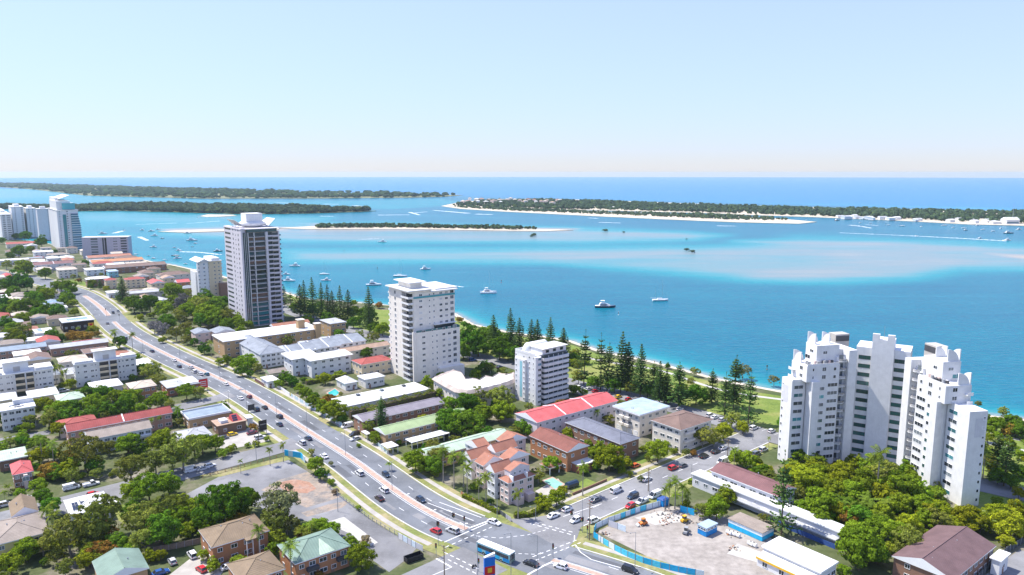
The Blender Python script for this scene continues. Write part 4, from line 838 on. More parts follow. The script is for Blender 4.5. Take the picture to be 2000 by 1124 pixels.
B_('yellow-edged building', 'white flat roofed building with yellow edged awning at the bottom edge', (1604, 1122), 1487, 1638, 4.4, 1, 'w_white', 'flat', 'r_white', .5, 0, 3, gl='dark', extra=yel60, name='low_building', cat='building', bits=0)
B_('large lower-right brown roof', 'large brown tiled gabled building in the lower right corner', (1862, 1136), 1741, 1946, 5.5, 2, 'b_brown', 'gable', 'r_purple', 2.6, 2, 8, gl='dark', name='low_building', cat='building', bits=7)
B_('lower-right white shed', 'white box shed behind the large brown roof in the lower right', (1953, 1098), 1935, 1972, 4.5, 1, 'w_white', 'flat', 'r_white', .3, 0, 1, name='shed', cat='shed', bits=0)
# ------------------------------------------------------------------ towers
def bx(o, name, x0, y0, z0, x1, y1, z1, m): return MB().box(x0, y0, z0, x1, y1, z1).mk(name, o, m)
def tower_frame(short, label, base, h, xA, xC, ang, name='apartment_tower', dp=None):
    """base: image point of the near ground corner; xA, xC: image x of the left/right roof corners at height h"""
    X, Y = G(*base); a = R(ang); dep = DEP(X, Y, h)
    def ln(xt, dx, dy):
        k = (xt - 1000) / FPX; return (k*dep - X) / (dx - k*dy*CC)
    w = ln(xC, math.cos(a), math.sin(a)); d = ln(xA, -math.sin(a), math.cos(a))
    if dp: d = dp
    cx = X + math.cos(a)*w/2 - math.sin(a)*d/2; cy = Y + math.sin(a)*w/2 + math.cos(a)*d/2
    FOOT.append((cx, cy, w, d, a)); o = thing(name, label, 'tower', (cx, cy, 0), a); LAND.append((short, *PX(cx, cy, h*.4)))
    return o, w, d
# dark glass tower
hA = HGT((481, 640), 447); nA = 21; fA = hA / nA
oA, wA, dA = tower_frame('dark glass tower', 'tall dark glass tower with pale left wall and wing-like roof blades', (481, 640), hA, 437, 546, 38)
x0, y0, x1, y1 = -wA/2, -dA/2, wA/2, dA/2
bx(oA, 'core_wall', x0 + 3.2, y0 + 2.6, 0, x1 - 1.2, y1 - .3, hA - 1, 'w_greige')
bx(oA, 'left_wall', x0, y0 + 1.2, 0, x0 + 3.19, y1, hA, 'w_towergrey'); bx(oA, 'corner_pier', x0, y0, 0, x0 + 1.2, y0 + 1.19, hA - .2, 'w_towergrey')
bx(oA, 'right_pier', x1 - wA*.36, y0 - .4, 0, x1 - wA*.36 + 1.0, y0 + 2.59, hA - 3, 'w_towergrey'); bx(oA, 'right_pier', x1 - 1.0, y0 + 1.0, 0, x1, y1, hA - 3, 'w_towergrey')
bx(oA, 'glass_shaft', x0 + 1.21, y0 + .5, 0, x0 + 4.6, y0 + 2.58, hA - 3, 'glass_tower')
for x in (x0 + 2.3, x0 + 3.5): bx(oA, 'glass_mullion', x, y0 + .38, 0, x + .16, y0 + .5, hA - 3, 'trim_white')
xa, xb = x0 + 4.6, x1 - wA*.36
for k in range(nA):
    z = k*fA
    # left wall windows: one wide band and small squares
    window(oA, 'L', wA, dA, dA*.22, z + 1.1, round(dA*.34, 1), 1.3, 'dark', 'trim_dark', mull=0, depth=.05)
    for u, ww_, hh_ in ((.54, 1.4, 1.6), (.69, 1.1, .8), (.84, 1.4, 1.6)): window(oA, 'L', wA, dA, dA*u, z + 1.0, ww_, hh_, 'dark', 'trim_dark', mull=0, depth=.05)
    if k < nA - 1:
        bx(oA, 'glazing', xa + .05, y0 + 1.9, z + .35, xb, y0 + 2.58, z + fA - .25, rw.choice(['glass_tower', 'glass_dark', 'w_brownwall', 'glass_dark']) if k > 4 else 'glass_aqua' if k < 3 else 'glass_teal')
        q = MB(); n_ = 8   # curved balcony between the piers
        pts = [(xa + (xb - xa)*i/n_, y0 + 1.9 - 1.9*math.sin(math.pi*(.12 + .76*i/n_))) for i in range(n_ + 1)]
        q.prism(pts + [(xb, y0 + 1.9), (xa, y0 + 1.9)][0:2], z, z + .3, 0)
        sl_ = q.mk('balcony_slab', oA, 'w_towergrey')
        r_ = MB(); r_.loft([[(p[0], p[1] + .06, z + .3 + dz) for p in pts] + [(p[0], p[1] + .16, z + .3 + dz) for p in pts[::-1]] for dz in (0, .85)]); r_.mk('balustrade', sl_, 'glass_mid')
        # right bays
        xr = x1 - wA*.36 + 1.0
        bx(oA, 'glazing', xr + .05, y0 + 2.0, z + .4, xr + wA*.14, y0 + 2.58, z + fA - .3, 'glass_dark'); b1 = bx(oA, 'balcony_slab', xr, y0 + .2, z, xr + wA*.14, y0 + 1.98, z + 1.0, 'w_towergrey')
        bx(oA, 'window', xr + wA*.16, y0 + 1.6, z + 1.0, x1 - 1.05, y0 + 2.58, z + 2.3, 'glass_dark'); bx(oA, 'spandrel', xr + wA*.14 + .02, y0 + .9, z - .3, x1 - 1.02, y0 + 2.57, z + .95, 'w_towergrey')
        bx(oA, 'side_balcony', x1, y0 + 3, z, x1 + 1.7, y1 - 2, z + .22, 'w_towergrey'); bx(oA, 'side_balustrade', x1 + 1.62, y0 + 3, z + .22, x1 + 1.7, y1 - 2, z + 1.1, 'glass_aqua')
    if k: bx(oA, 'floor_band', x0 + 1.25, y0 + .44, z, x0 + 4.58, y0 + .5, z + .25, 'trim_dark')
for x in (xa + .1, (xa*2 + xb)/3, xb - .4): bx(oA, 'pale_fin', x, y0 - .25, 0, x + .32, y0 + 1.88, hA - 3.2, 'w_white')
bx(oA, 'roof_slab', x0 - .3, y0 + .2, hA - .99, x1 + .6, y1 + .2, hA - .5, 'w_towergrey'); bx(oA, 'penthouse_glass', x0 + 4.4, y0 + 1.2, hA - 3.0, x1 - 2, y0 + 2.5, hA - 1.01, 'glass_tower')
q = MB(); cxr, cyr = wA*.02, 0
rr = min(wA, dA)*.34
rings = []
for z, r in ((hA - .5, rr*.55), (hA + 1.2, rr*.95), (hA + 2.6, rr), (hA + 3.6, rr*.8)): rings.append([(cxr + r*math.cos(2*math.pi*k/20), cyr + r*math.sin(2*math.pi*k/20), z) for k in range(20)])
q.loft(rings); q.mk('roof_drum', oA, 'w_white', True)
bx(oA, 'lift_room', cxr - rr*.62, cyr - rr*.62, hA + 3.61, cxr + rr*.62, cyr + rr*.62, hA + 9.4, 'w_white')
for s in (-1, 1):   # roof blades rising outwards
    q = MB(); xi, xo = s*rr*.9, s*(wA/2 + .8)
    q.loft([[(xi, -dA*.3, hA + .6), (xi, dA*.3, hA + .6), (xi, dA*.3, hA + .9), (xi, -dA*.3, hA + .9)], [(xo, -dA*.22, hA + 5.2), (xo, dA*.22, hA + 5.2), (xo, dA*.22, hA + 5.5), (xo, -dA*.22, hA + 5.5)]]); q.mk('roof_blade', oA, 'w_white')
    for yy in (-dA*.18, 0, dA*.18): MB().tube((s*wA*.4, yy, hA - .5), (s*wA*.44, yy, hA + 4.5), .12, n=5).mk('blade_strut', oA, 'metal')
# white stepped tower
hB = HGT((808, 748), 575); hL = HGT((808, 748), 652); nB = 15; fB = hB / nB
oB, wB, dB = tower_frame('white stepped tower', 'white stepped apartment tower with flat overhanging roofs and balcony column', (808, 748), hL, 760, 898, 36)
x0, y0, x1, y1 = -wB/2, -dB/2, wB/2, dB/2
bx(oB, 'lower_wall', x0 + 2.2, y0, 0, x1, y1, hL, 'w_ivory'); bx(oB, 'upper_wall', x0 + 2.2, y0 + 2.6, hL + .002, x1 - 1.4, y1 - .6, hB - .3, 'w_ivory')
bx(oB, 'left_wall', x0, y0 + dB*.42, 0, x0 + 2.19, y1 - .8, hB + 1.0, 'w_ivory'); bx(oB, 'left_pier', x0 + .3, y0 + .2, 0, x0 + 2.19, y0 + 1.2, hL + .3, 'w_ivory')
bx(oB, 'podium', x0 + wB*.5, y0 - 3.4, 0, x1 + .6, y0 - .003, 6.0, 'w_ivory')
nl = int(round(hL / fB))
for k in range(nB):
    z = k*fB + .2
    up = z > hL - 1
    yo = 2.6 if up else 0
    for u, ww_, hh_ in ((.16, 1.9, 1.2), (.36, .8, .9), (.46, .8, 1.2), (.62, 1.8, 1.3), (.75, 1.8, 1.3), (.88, 2.2, 1.9)):
        if k == 0 and u > .4: continue
        if k < 2 and u > .5: continue
        window(oB, 'F', wB - 2.2, dB, (wB - 2.2)*u - 1.1 + 2.2, z + .8, ww_, hh_, 'mix', 'trim_white', off=-yo)
    window(oB, 'L', wB, dB, dB*.30, z + .5, 1.8, 1.9, 'dark'); window(oB, 'L', wB, dB, dB*.08, z + .8, .8, 1.1, 'dark')
    b1 = bx(oB, 'balcony', x0 - .7, y0 + dB*.10, z - .15, x0 + 2.18, y0 + dB*.415, z + .02, 'w_white'); bx(oB, 'balcony_rail', x0 - .7, y0 + dB*.10, z + .03, x0 - .6, y0 + dB*.415, z + .9, 'w_white'); bx(oB, 'balcony_rail', x0 - .59, y0 + dB*.10, z + .03, x0 + 2.17, y0 + dB*.10 + .1, z + .9, 'w_white')
    bx(oB, 'balcony_door', x0 + 2.12, y0 + dB*.14, z + .05, x0 + 2.198, y0 + dB*.38, z + 2.3, 'glass_dark')
    if k: bx(oB, 'side_balcony', x0 + .3, y1 - .79, z, x0 + 2.1, y1 + 1.0, z + .9, 'w_white')
    window(oB, 'R', wB, dB, dB*.3, z + .8, 1.6, 1.5, 'blue', off=-1.4 if up else 0); window(oB, 'R', wB, dB, dB*.7, z + .8, 1.6, 1.5, 'blue', off=-1.4 if up else 0)
bx(oB, 'terrace_rail', x0 + 2.2, y0 + .05, hL + .001, x1, y0 + .13, hL + 1.1, 'glass_teal'); bx(oB, 'terrace_rail', x1 - .1, y0 + .14, hL + .001, x1 - .02, y1, hL + 1.1, 'glass_teal')
bx(oB, 'terrace_glazing', x0 + wB*.5, y0 + 1.9, hL + .3, x1 - 2, y0 + 2.58, hL + 2.6, 'glass_dark'); bx(oB, 'terrace_roof', x0 + wB*.48, y0 + .9, hL + 2.61, x1 - 1.2, y0 + 2.59, hL + 2.9, 'w_white')
bx(oB, 'penthouse_rail', x0 + 2.2, y0 + 2.3, hB - fB, x1 - 1.4, y0 + 2.38, hB - fB + 1.0, 'glass_teal')
bx(oB, 'main_roof', x0 + wB*.42, y0 + 1.4, hB - .29, x1 - .2, y1 + .6, hB + .25, 'w_white'); bx(oB, 'raised_roof', x0 + wB*.55, y0 + 3.2, hB + .26, x1 + .4, y1 - 1, hB + 1.0, 'r_white')
bx(oB, 'left_roof', x0 - 1.6, y0 + 1.0, hB + 1.01, x0 + wB*.46, y1 + .4, hB + 1.5, 'w_white'); bx(oB, 'lift_room', x0 + wB*.12, y0 + dB*.3, hB + 1.51, x0 + wB*.36, y0 + dB*.8, hB + 4.4, 'w_ivory'); bx(oB, 'lift_room_roof', x0 + wB*.06, y0 + dB*.22, hB + 4.41, x0 + wB*.42, y0 + dB*.88, hB + 4.9, 'w_white')
bx(oB, 'roof_fill', x0 + .5, y0 + 2.8, hB - .3, x0 + wB*.45, y1 - .9, hB + 1.0, 'w_ivory')
# white tower with rounded balconies
hC = HGT((1048, 794), 700); nC = 9; fC = hC / nC
oC, wC, dC = tower_frame('rounded white tower', 'white apartment tower with rounded balcony bands and a domed roof room', (1048, 794), hC, 1003, 1114, 40)
x0, y0, x1, y1 = -wC/2, -dC/2, wC/2, dC/2
def rounded(xa, ya, xb, yb, r, n=5):
    pts = []
    for cx_, cy_, a0 in ((xa + r, ya + r, 180), (xb - r, ya + r, 270)):
        pts += [(cx_ + r*math.cos(R(a0 + 90*k/n)), cy_ + r*math.sin(R(a0 + 90*k/n))) for k in range(n + 1)]
    return pts + [(xb, yb), (xa, yb)]
bx(oC, 'wall', x0 + 1, y0 + 2.4, 0, x1 - .6, y1, hC - .2, 'w_white'); bx(oC, 'left_wall', x0, y0 + dC*.5, 0, x0 + .99, y1 - 1, hC - fC, 'w_white'); bx(oC, 'stair_recess', x0 - .05, y0 + dC*.62, 2, x0 - .002, y0 + dC*.72, hC - fC*1.4, 'w_bluegreen')
MB().prism(rounded(x0 + .2, y0 + .2, x0 + 3.4, y0 + 2.39, 1.0), 0, hC, 0).mk('corner_pier', oC, 'w_white')
for k in range(nC):
    z = k*fC
    q = MB().prism(rounded(x0 + 5.0, y0, x1 - .2, y0 + 2.39, 1.1), z, z + 1.35, 0); q.mk('balcony_band', oC, 'w_white')
    bx(oC, 'glazing', x0 + 5.2, y0 + .8, z + 1.36, x1 - 1.0, y0 + 2.38, z + fC - .02, rw.choice(['glass_mid', 'glass_dark', 'glass_dark']))
    for m_ in range(1, 5): bx(oC, 'mullion', x0 + 5.2 + (wC - 6.4)*m_/5 - .08, y0 + .72, z + 1.36, x0 + 5.2 + (wC - 6.4)*m_/5 + .08, y0 + .8, z + fC - .02, 'trim_white')
    q = MB().prism([(x1 - .6 + 2.2*math.sin(math.pi*i/8), y0 + 2.6 + (dC*.6)*i/8) for i in range(9)], z + .1, z + .9, 0); q.mk('end_balcony', oC, 'w_white'); bx(oC, 'end_glazing', x1 - .62, y0 + 3.2, z + .95, x1 - .5, y0 + dC*.6, z + 2.3, 'glass_blue')
    window(oC, 'F', wC, dC, 1.9, z + 1.1, 2.0, 1.3, 'blue', off=-.15); window(oC, 'F', wC, dC, 4.2, z + 1.0, .8, 1.4, 'dark', off=-2.4)
    for u, off in ((.12, 0), (.46, 0), (.8, -1)): window(oC, 'L', wC, dC, dC*u, z + 1.0, .9, 1.1, 'mix', off=off)
    window(oC, 'L', wC, dC, dC*.62, z + 1.0, .9, 1.1, 'mix', off=-1)
bx(oC, 'roof', x0 + 1, y0 + 2.4, hC - .19, x1 - .6, y1, hC + .3, 'r_white'); bx(oC, 'upper_room', x0 + 5.4, y0 + 2.0, hC + .31, x1 - 1, y0 + dC*.62, hC + 2.8, 'w_white'); bx(oC, 'upper_room_roof', x0 + 5, y0 + 1.2, hC + 2.81, x1 - .4, y0 + dC*.66, hC + 3.1, 'r_white')
for u in (.2, .5, .8): bx(oC, 'roof_window', x0 + 5.4 + (wC - 6.4)*u - 1, y0 + 1.93, hC + .9, x0 + 5.4 + (wC - 6.4)*u + 1, y0 + 1.998, hC + 2.2, 'glass_dark')
q = MB(); xa, xb, yc, r_ = x0 + 3.0, x1 - 2.5, y0 + dC*.78, 2.6
q.loft([[(x, yc + rr_*math.cos(R(a)), hC + .3 + rr_*1.5*math.sin(R(a))) for a in range(0, 181, 18)] for x, rr_ in ((xa, .3), (xa + 1.0, 1.8), (xa + 2.4, r_), (xb - 2.4, r_), (xb - 1.0, 1.8), (xb, .3))], 0, False); q.mk('domed_roof_room', oC, 'w_white', True)
bx(oC, 'parapet', x0 + 1, y1 - .3, hC + .31, x1 - .6, y1 - .02, hC + 1.3, 'w_white'); bx(oC, 'parapet', x0 + 1, y0 + 2.42, hC + .31, x0 + 1.3, y1 - .31, hC + 1.3, 'w_white')
# round-fronted white tower, far left of the dark one
hE = HGT((384, 586), 512); nE = 10; fE = hE / nE
oE, wE, dE = tower_frame('round white tower', 'white tower with round bay and tan side, left of the dark glass tower', (392, 588), hE, 370, 433, 38)
x0, y0, x1, y1 = -wE/2, -dE/2, wE/2, dE/2
bx(oE, 'wall', x0 + wE*.45, y0 + 1.5, 0, x1, y1, hE, 'w_sand_wall'); bx(oE, 'left_wall', x0, y0 + dE*.4, 0, x0 + wE*.449, y1, hE*.72, 'w_white')
q = MB(); rE = wE*.26; ex, ey = x0 + wE*.26, y0 + rE + .2
q.prism([(ex + rE*math.cos(2*math.pi*k/24), ey + rE*math.sin(2*math.pi*k/24)) for k in range(24)], 0, hE, 0); q.mk('round_bay', oE, 'w_white', False)
for k in range(nE):
    for a in (215, 265, 315): link('window', window_mesh(1.5, 1.2, rw.choice(GL['blue'])), oE, (ex + rE*math.cos(R(a)), ey + rE*math.sin(R(a)), k*fE + 1), R(a + 90))
    window(oE, 'F', wE, dE, wE*.7, k*fE + 1, 1.4, 1.2, 'dark', off=-1.5); window(oE, 'F', wE, dE, wE*.88, k*fE + 1, 1.4, 1.2, 'dark', off=-1.5); bx(oE, 'side_balcony', x1 + .002, y0 + 3, k*fE, x1 + 1.2, y1 - 1, k*fE + 1, 'w_white')
q = MB(); q.poly([(x0 - .4, y0, hE + .2), (ex, y0, hE + 2.8), (ex, y1, hE + 2.8), (x0 - .4, y1, hE + .2)]).poly([(ex, y0, hE + 2.8), (x0 + wE*.5, y0, hE + .2), (x0 + wE*.5, y1, hE + .2), (ex, y1, hE + 2.8)]).poly([(x0 - .4, y0, hE + .2), (x0 + wE*.5, y0, hE + .2), (ex, y0, hE + 2.8)]).poly([(x0 - .4, y1, hE + .2), (ex, y1, hE + 2.8), (x0 + wE*.5, y1, hE + .2)]); q.mk('gable_roof', oE, 'r_white')
bx(oE, 'flat_roof', x0 + wE*.5, y0 + 1.0, hE + .01, x1 + .6, y1 + .3, hE + .5, 'r_white'); bx(oE, 'roof_room', x0 + wE*.6, y0 + 3, hE + .51, x1 - 1, y1 - 1, hE + 2.6, 'w_white')
bx(oE, 'annex', x1 - wE*.18, y0 - 4.5, 0, x1 + wE*.25, y0 + 1.49, hE*.42, 'b_brown'); bx(oE, 'rear_annex', x1 + wE*.251, y0 - 2.5, 0, x1 + wE*.7, y0 + 6, hE*.32, 'w_greige')
# grey slab
oS, wS, dS = tower_frame('grey slab block', 'broad grey lavender slab block of eight storeys by the far water', (163, 506), HGT((163, 506), 465), 156.5, 249, 12, dp=16)
hS = HGT((163, 506), 465); x0, y0, x1, y1 = -wS/2, -dS/2, wS/2, dS/2
bx(oS, 'wall', x0, y0, 0, x1, y1, hS, 'w_slabgrey'); bx(oS, 'roof', x0 - .4, y0 - .4, hS, x1 + .4, y1 + .4, hS + .5, 'r_white')
bx(oS, 'stair_slot', x0 + wS*.44, y0 - .08, 0, x0 + wS*.475, y0 - .002, hS - .5, 'trim_dark'); bx(oS, 'stair_slot', x0 + wS*.49, y0 - .09, 0, x0 + wS*.53, y0 - .003, hS - .5, 'glass_dark')
for k in range(8):
    z = k*hS/8
    bx(oS, 'loggia', x0 + wS*.19, y0 - .06, z + .4, x0 + wS*.34, y0 - .002, z + 2.5, 'glass_mid'); window(oS, 'F', wS, dS, wS*.72, z + .9, round(wS*.1, 1), 1.2, 'dark'); bx(oS, 'balcony', x0 + wS*.84, y0 - 1.2, z, x0 + wS*.97, y0 - .002, z + 1.0, 'w_slabgrey'); bx(oS, 'balcony_glazing', x0 + wS*.84, y0 - .05, z + 1.1, x0 + wS*.97, y0 - .001, z + 2.6, 'glass_dark')
# far towers at the left edge
def far_tower(short, label, base, ytop, xA, xC, ang, cols, wall='w_white', gl='dark', floors=None, band=True):
    h = HGT(base, ytop); o, w, d = tower_frame(short, label, base, h, xA, xC, ang); n = floors or int(h/3.2); f = h/n
    bx(o, 'wall', -w/2, -d/2, 0, w/2, d/2, h, wall); bx(o, 'roof', -w/2 - .5, -d/2 - .5, h, w/2 + .5, d/2 + .5, h + .6, 'r_white'); bx(o, 'lift_room', -w*.2, -d*.2, h + .61, w*.25, d*.25, h + 4, 'w_white')
    for k in range(n):
        for (sd, u, ww_) in cols: window(o, sd, w, d, (w if sd in 'FK' else d)*u, k*f + .9, ww_, 1.5, gl, depth=.25)
    return o, w, d, h
far_tower('leftmost white tower', 'leftmost far white tower with dark window columns', (6, 470), 420, -16, 21, 38, [('F', .3, 3.5), ('F', .75, 5), ('L', .5, 3)])
far_tower('second white tower', 'second far white tower from the left edge, taller than its neighbour', (28, 466), 405, 16, 45, 38, [('F', .86, 3.0), ('F', .3, 1.6), ('L', .3, 1.6), ('L', .7, 1.6)])
far_tower('third white tower', 'third far white tower from the left edge', (56, 464), 408, 45, 69, 38, [('F', .3, 1.6), ('F', .7, 1.6), ('L', .5, 1.6)])
far_tower('fourth white tower', 'fourth far white tower from the left edge, plain walled', (78, 470), 409, 69, 95, 38, [('F', .9, 1.6), ('L', .2, 1.2)], 'w_palegrey')
oF, wF, dF, hF = far_tower('teal tower', 'far white and teal glass tower, tallest of the left edge group', (118, 490), 412, 94, 152, 38, [('L', .12, 1.6), ('L', .3, 2.2), ('L', .5, 2.2), ('F', .12, 1.6), ('F', .48, 2)], 'w_white', 'teal')
x0, y0, x1, y1 = -wF/2, -dF/2, wF/2, dF/2; nF_ = int(hF/3.2)
bx(oF, 'teal_glass', x0 + wF*.26, y0 - .3, 0, x0 + wF*.42, y0 - .002, hF*.9, 'glass_aqua'); bx(oF, 'upper_block', x0 + wF*.05, y0 + dF*.1, hF + .6, x0 + wF*.7, y1 - dF*.1, hF + 13, 'w_white'); bx(oF, 'upper_glass', x0 + wF*.3, y0 + dF*.05, hF + 1, x0 + wF*.9, y0 + dF*.7, hF + 10, 'glass_aqua')
bx(oF, 'blade_wall', x0 + wF*.1, y0 + dF*.3, hF + 13, x0 + wF*.25, y1, hF + 17, 'w_white'); q = MB().loft([[(x0 + wF*.2, y0 + dF*.2, hF + 15), (x0 + wF*.2, y1, hF + 15), (x0 + wF*.2, y1, hF + 15.6), (x0 + wF*.2, y0 + dF*.2, hF + 15.6)], [(x0 + wF*.75, y0 + dF*.2, hF + 20), (x0 + wF*.75, y1, hF + 20), (x0 + wF*.75, y1, hF + 20.6), (x0 + wF*.75, y0 + dF*.2, hF + 20.6)]]); q.mk('sloping_roof', oF, 'r_white')
MB().tube((x0 + wF*.6, 0, hF + 13), (x0 + wF*.6, 0, hF + 26), .25, .1, 5).mk('mast', oF, 'metal')
for k in range(nF_ - 1):
    st = max(0, (k - nF_*.6)*.5)
    q = MB().prism(rounded(x0 + wF*.62, y0 - 2.2, x1 + 2.5 - st, y0 + dF*.55, 1.5, 3), k*3.2, k*3.2 + 1.1, 0); q.mk('balcony', oF, 'w_teal_wall'); bx(oF, 'balcony_glass', x0 + wF*.64, y0 - 1.6, k*3.2 + 1.11, x1 + 1.6 - st, y0 + dF*.5, k*3.2 + 3.19, 'glass_blue')
# ------------------------------------------------------------------ big white crescent block on the right
aD = R(13); OX, OY = 137.2, 262.5
oD = thing('apartment_complex', 'large stepped white apartment complex with central fin and curved sail parapets', 'apartments', (OX, OY, 0), aD); LAND.append(('big white complex', 1690, 800)); LAND.append(('big white complex', 1840, 900)); LAND.append(('big white complex', 1560, 860))
nD = 12; fD = 3.15
FW = 'w_white'
def sail(o, x, y, z, r, ax):
    """quarter-disc parapet blade"""
    pts = [(0, 0)] + [(r*math.cos(R(a)), r*math.sin(R(a))) for a in range(0, 91, 10)]
    q = MB(); t = .35
    if ax == 'x': a_ = [[(x + px_, y + s, z + pz) for px_, pz in pts] for s in (0, t)]
    elif ax == '-x': a_ = [[(x - px_, y + s, z + pz) for px_, pz in pts] for s in (0, t)]
    elif ax == 'y': a_ = [[(x + s, y + px_, z + pz) for px_, pz in pts] for s in (0, t)]
    else: a_ = [[(x + s, y - px_, z + pz) for px_, pz in pts] for s in (0, t)]
    return q.loft(a_).mk('sail_parapet', o, FW)
PO = {False: 2.3, True: 1.6}
def half(par, mir):
    po = PO[mir]
    """one wing; local p runs outwards along the wing, q is depth behind the face. mir False: wing towards -y (right), True: wing towards -x (left)"""
    def b(name, p0, q0, z0, p1, q1, z1, m=FW):
        p0 += po; p1 += po
        # p outward, q behind; right wing: x = q, y = -p ; left wing: x = -p, y = q
        if mir: return bx(par, name, -p1, q0, z0, -p0, q1, z1, m)
        return bx(par, name, q0, -p1, z0, q1, -p0, z1, m)
    def w(p, q, z, ww_, hh_, gl='green', mull=2, end=False):
        me = window_mesh(ww_, hh_, rw.choice(GL[gl]), 'trim_white', mull, .08); p += po
        if not end: return link('window', me, par, (-p, q, z) if mir else (q, -p, z), 0.0 if mir else -math.pi/2)
        return link('window', me, par, (-p, q, z) if mir else (q, -p, z), -math.pi/2 if mir else 0.0)
    return b, w
for mir in (False, True):
    before = set(bpy.data.objects); b, w = half(oD, mir)
    H3, H2, H1, H0 = 46.0, 44.0, 39.5, 33.2
    # inner wall with ribbon windows, next to the fin
    po = PO[mir]
    # pilaster
    b('pilaster', 8.2, 1.3, 0, 11.6, 12, H2 + (.6 if mir else .2))
    # balcony recess with rounded balconies
    b('recess_wall', 11.6, 3.4, 0, 15.0, 12, H2 - 2.2)
    for k in range(nD + 1):
        z = k*3.25 + 1.2
        pts = [(po + 11.62 + 3.36*i/8, 3.39 - (1.0 + 1.3*math.sin(math.pi*i/8))) for i in range(9)] + [(po + 14.98, 3.39), (po + 11.62, 3.39)]
        pts = [(-p, q) for p, q in pts][::-1] if mir else [(q, -p) for p, q in pts][::-1]
        MB().prism(pts, z, z + .22).mk('balcony', oD, FW)
        pr = [(po + 11.7 + 3.2*i/8, 3.36 - (.95 + 1.25*math.sin(math.pi*i/8))) for i in range(9)]
        pr = [(-p, q) for p, q in pr] if mir else [(q, -p) for p, q in pr]
        MB().loft([[(x, y, z + .22 + dz) for x, y in pr] + [(x*.999 + .05, y + .05, z + .22 + dz) for x, y in pr[::-1]] for dz in (0, .8)]).mk('balustrade', oD, 'glass_curtain')
        b('balcony_door', 12.4, 3.33, z + .25, 14.2, 3.398, z + 2.3, 'glass_mid')
    # long face
    b('wing_wall', 15.0, 1.6, 0, 26.6, 11, H0 - .01); b('upper_wall', 15.0, 1.6, H0, 28.6, 11, H1)
    b('low_parapet', 23.8, .2, 0, 27.0, 1.59, H0 + .35)
    for k in range(10):
        z = k*fD + 1.3
        w(17.6, 1.6, z + 1.2, 4.2, 1.5, 'dark', 2)
        w(22.4, 1.6, z, 3.0, 1.45, 'teal', 1)
    for z in (H0 + .9, H0 + 3.9):
        w(17.0, 1.6, z, 1.2, 1.3, 'dark', 0); w(21.5, 1.6, z, 1.7, 1.6, 'dark', 1); w(26, 1.6, z + .2, .8, 1.2, 'dark', 0); w(28.6, 5.0, z + .2, 1.8, 1.5, 'dark', 1, True)
        b('end_balcony', 28.61, 8.5, z - .9, 30.2, 10.6, z - .65); b('end_rail', 30.1, 8.5, z - .64, 30.2, 10.6, z + .2)
    b('terrace_rail', 15.2, 1.7, H1, 28.4, 1.8, H1 + .6, FW)
    # end block
    EN = 32.6 if mir else 36.8
    b('end_wall', 27.0, 4.2, 0, EN, 10.6, H0)
    for k in range(10):
        w(29.8, 4.2, k*fD + 1.6, 3.8, 1.5, 'teal', 1); w(EN, 9.6, k*fD + 1.6, .9, 1.2, 'dark', 0, True)
    b('end_recess_panel', EN + .01, 6.5, H0 - 9, EN + .04, 10, H0 - 2.5, 'w_palegrey')
    b('end_terrace_rail', 28.6, 4.25, H0, EN - .1, 4.35, H0 + .5)
    # penthouse levels
    b('penthouse_wall', 13.5, 4.4, H1 + .01, 23.0, 11, H3 + .3); w(23.0, 7.4, H1 + 3.6, 2.0, 1.2, 'dark', 1, True); w(23.0, 9.6, H1 + .7, 3.0, 1.6, 'teal', 1, True); w(19.5, 4.4, H1 + 3.4, 1.8, 1.2, 'dark', 1)
    b('upper_terrace', 9.0, 5.0, H2 - 2.1, 16.0, 11, H2 + .3)
    for (p_, q_, z_, r_) in ((22.6, 10.6, H3 + .3, 4.2), (16.5, 10.6, H3 + .3, 3.8), (28.2, 10.6, H1, 4.2)):
        p_ += po
        if mir: sail(oD, -p_, q_ - r_ - .2, z_, r_, 'y'); sail(oD, -p_, q_, z_, r_, 'x')
        else: sail(oD, q_ - r_ - .2, -p_, z_, r_, 'x') ; sail(oD, q_, -p_, z_, r_, 'y')
    # planters and terrace clutter
    for k in range(14):
        p_ = 17 + 10.5*rw.random(); q_ = 2.3 + 1.6*rw.random()
        b('terrace_furniture', p_, q_, H1 + .01, p_ + .8, q_ + .7, H1 + .7 + .8*rw.random(), rw.choice(['pole_grey', 'trim_dark', 'w_pink', 'w_white']))
    b('plant_room', 3.5, 12.2, H2 - 1, 9.5, 16.5, H3 + 2.2, 'w_greige'); b('plant_louvre', 3.6, 12.1, H3 - .6, 9.4, 12.19, H3 + 1.6, 'trim_dark')
    if not mir:      # this wing is splayed a few degrees from the square
        t_ = R(-5); c_, s_ = math.cos(t_), math.sin(t_)
        for ob in set(bpy.data.objects) - before:
            l = ob.location; ob.location = (l.x*c_ - l.y*s_, l.x*s_ + l.y*c_, l.z); ob.rotation_euler.z += t_
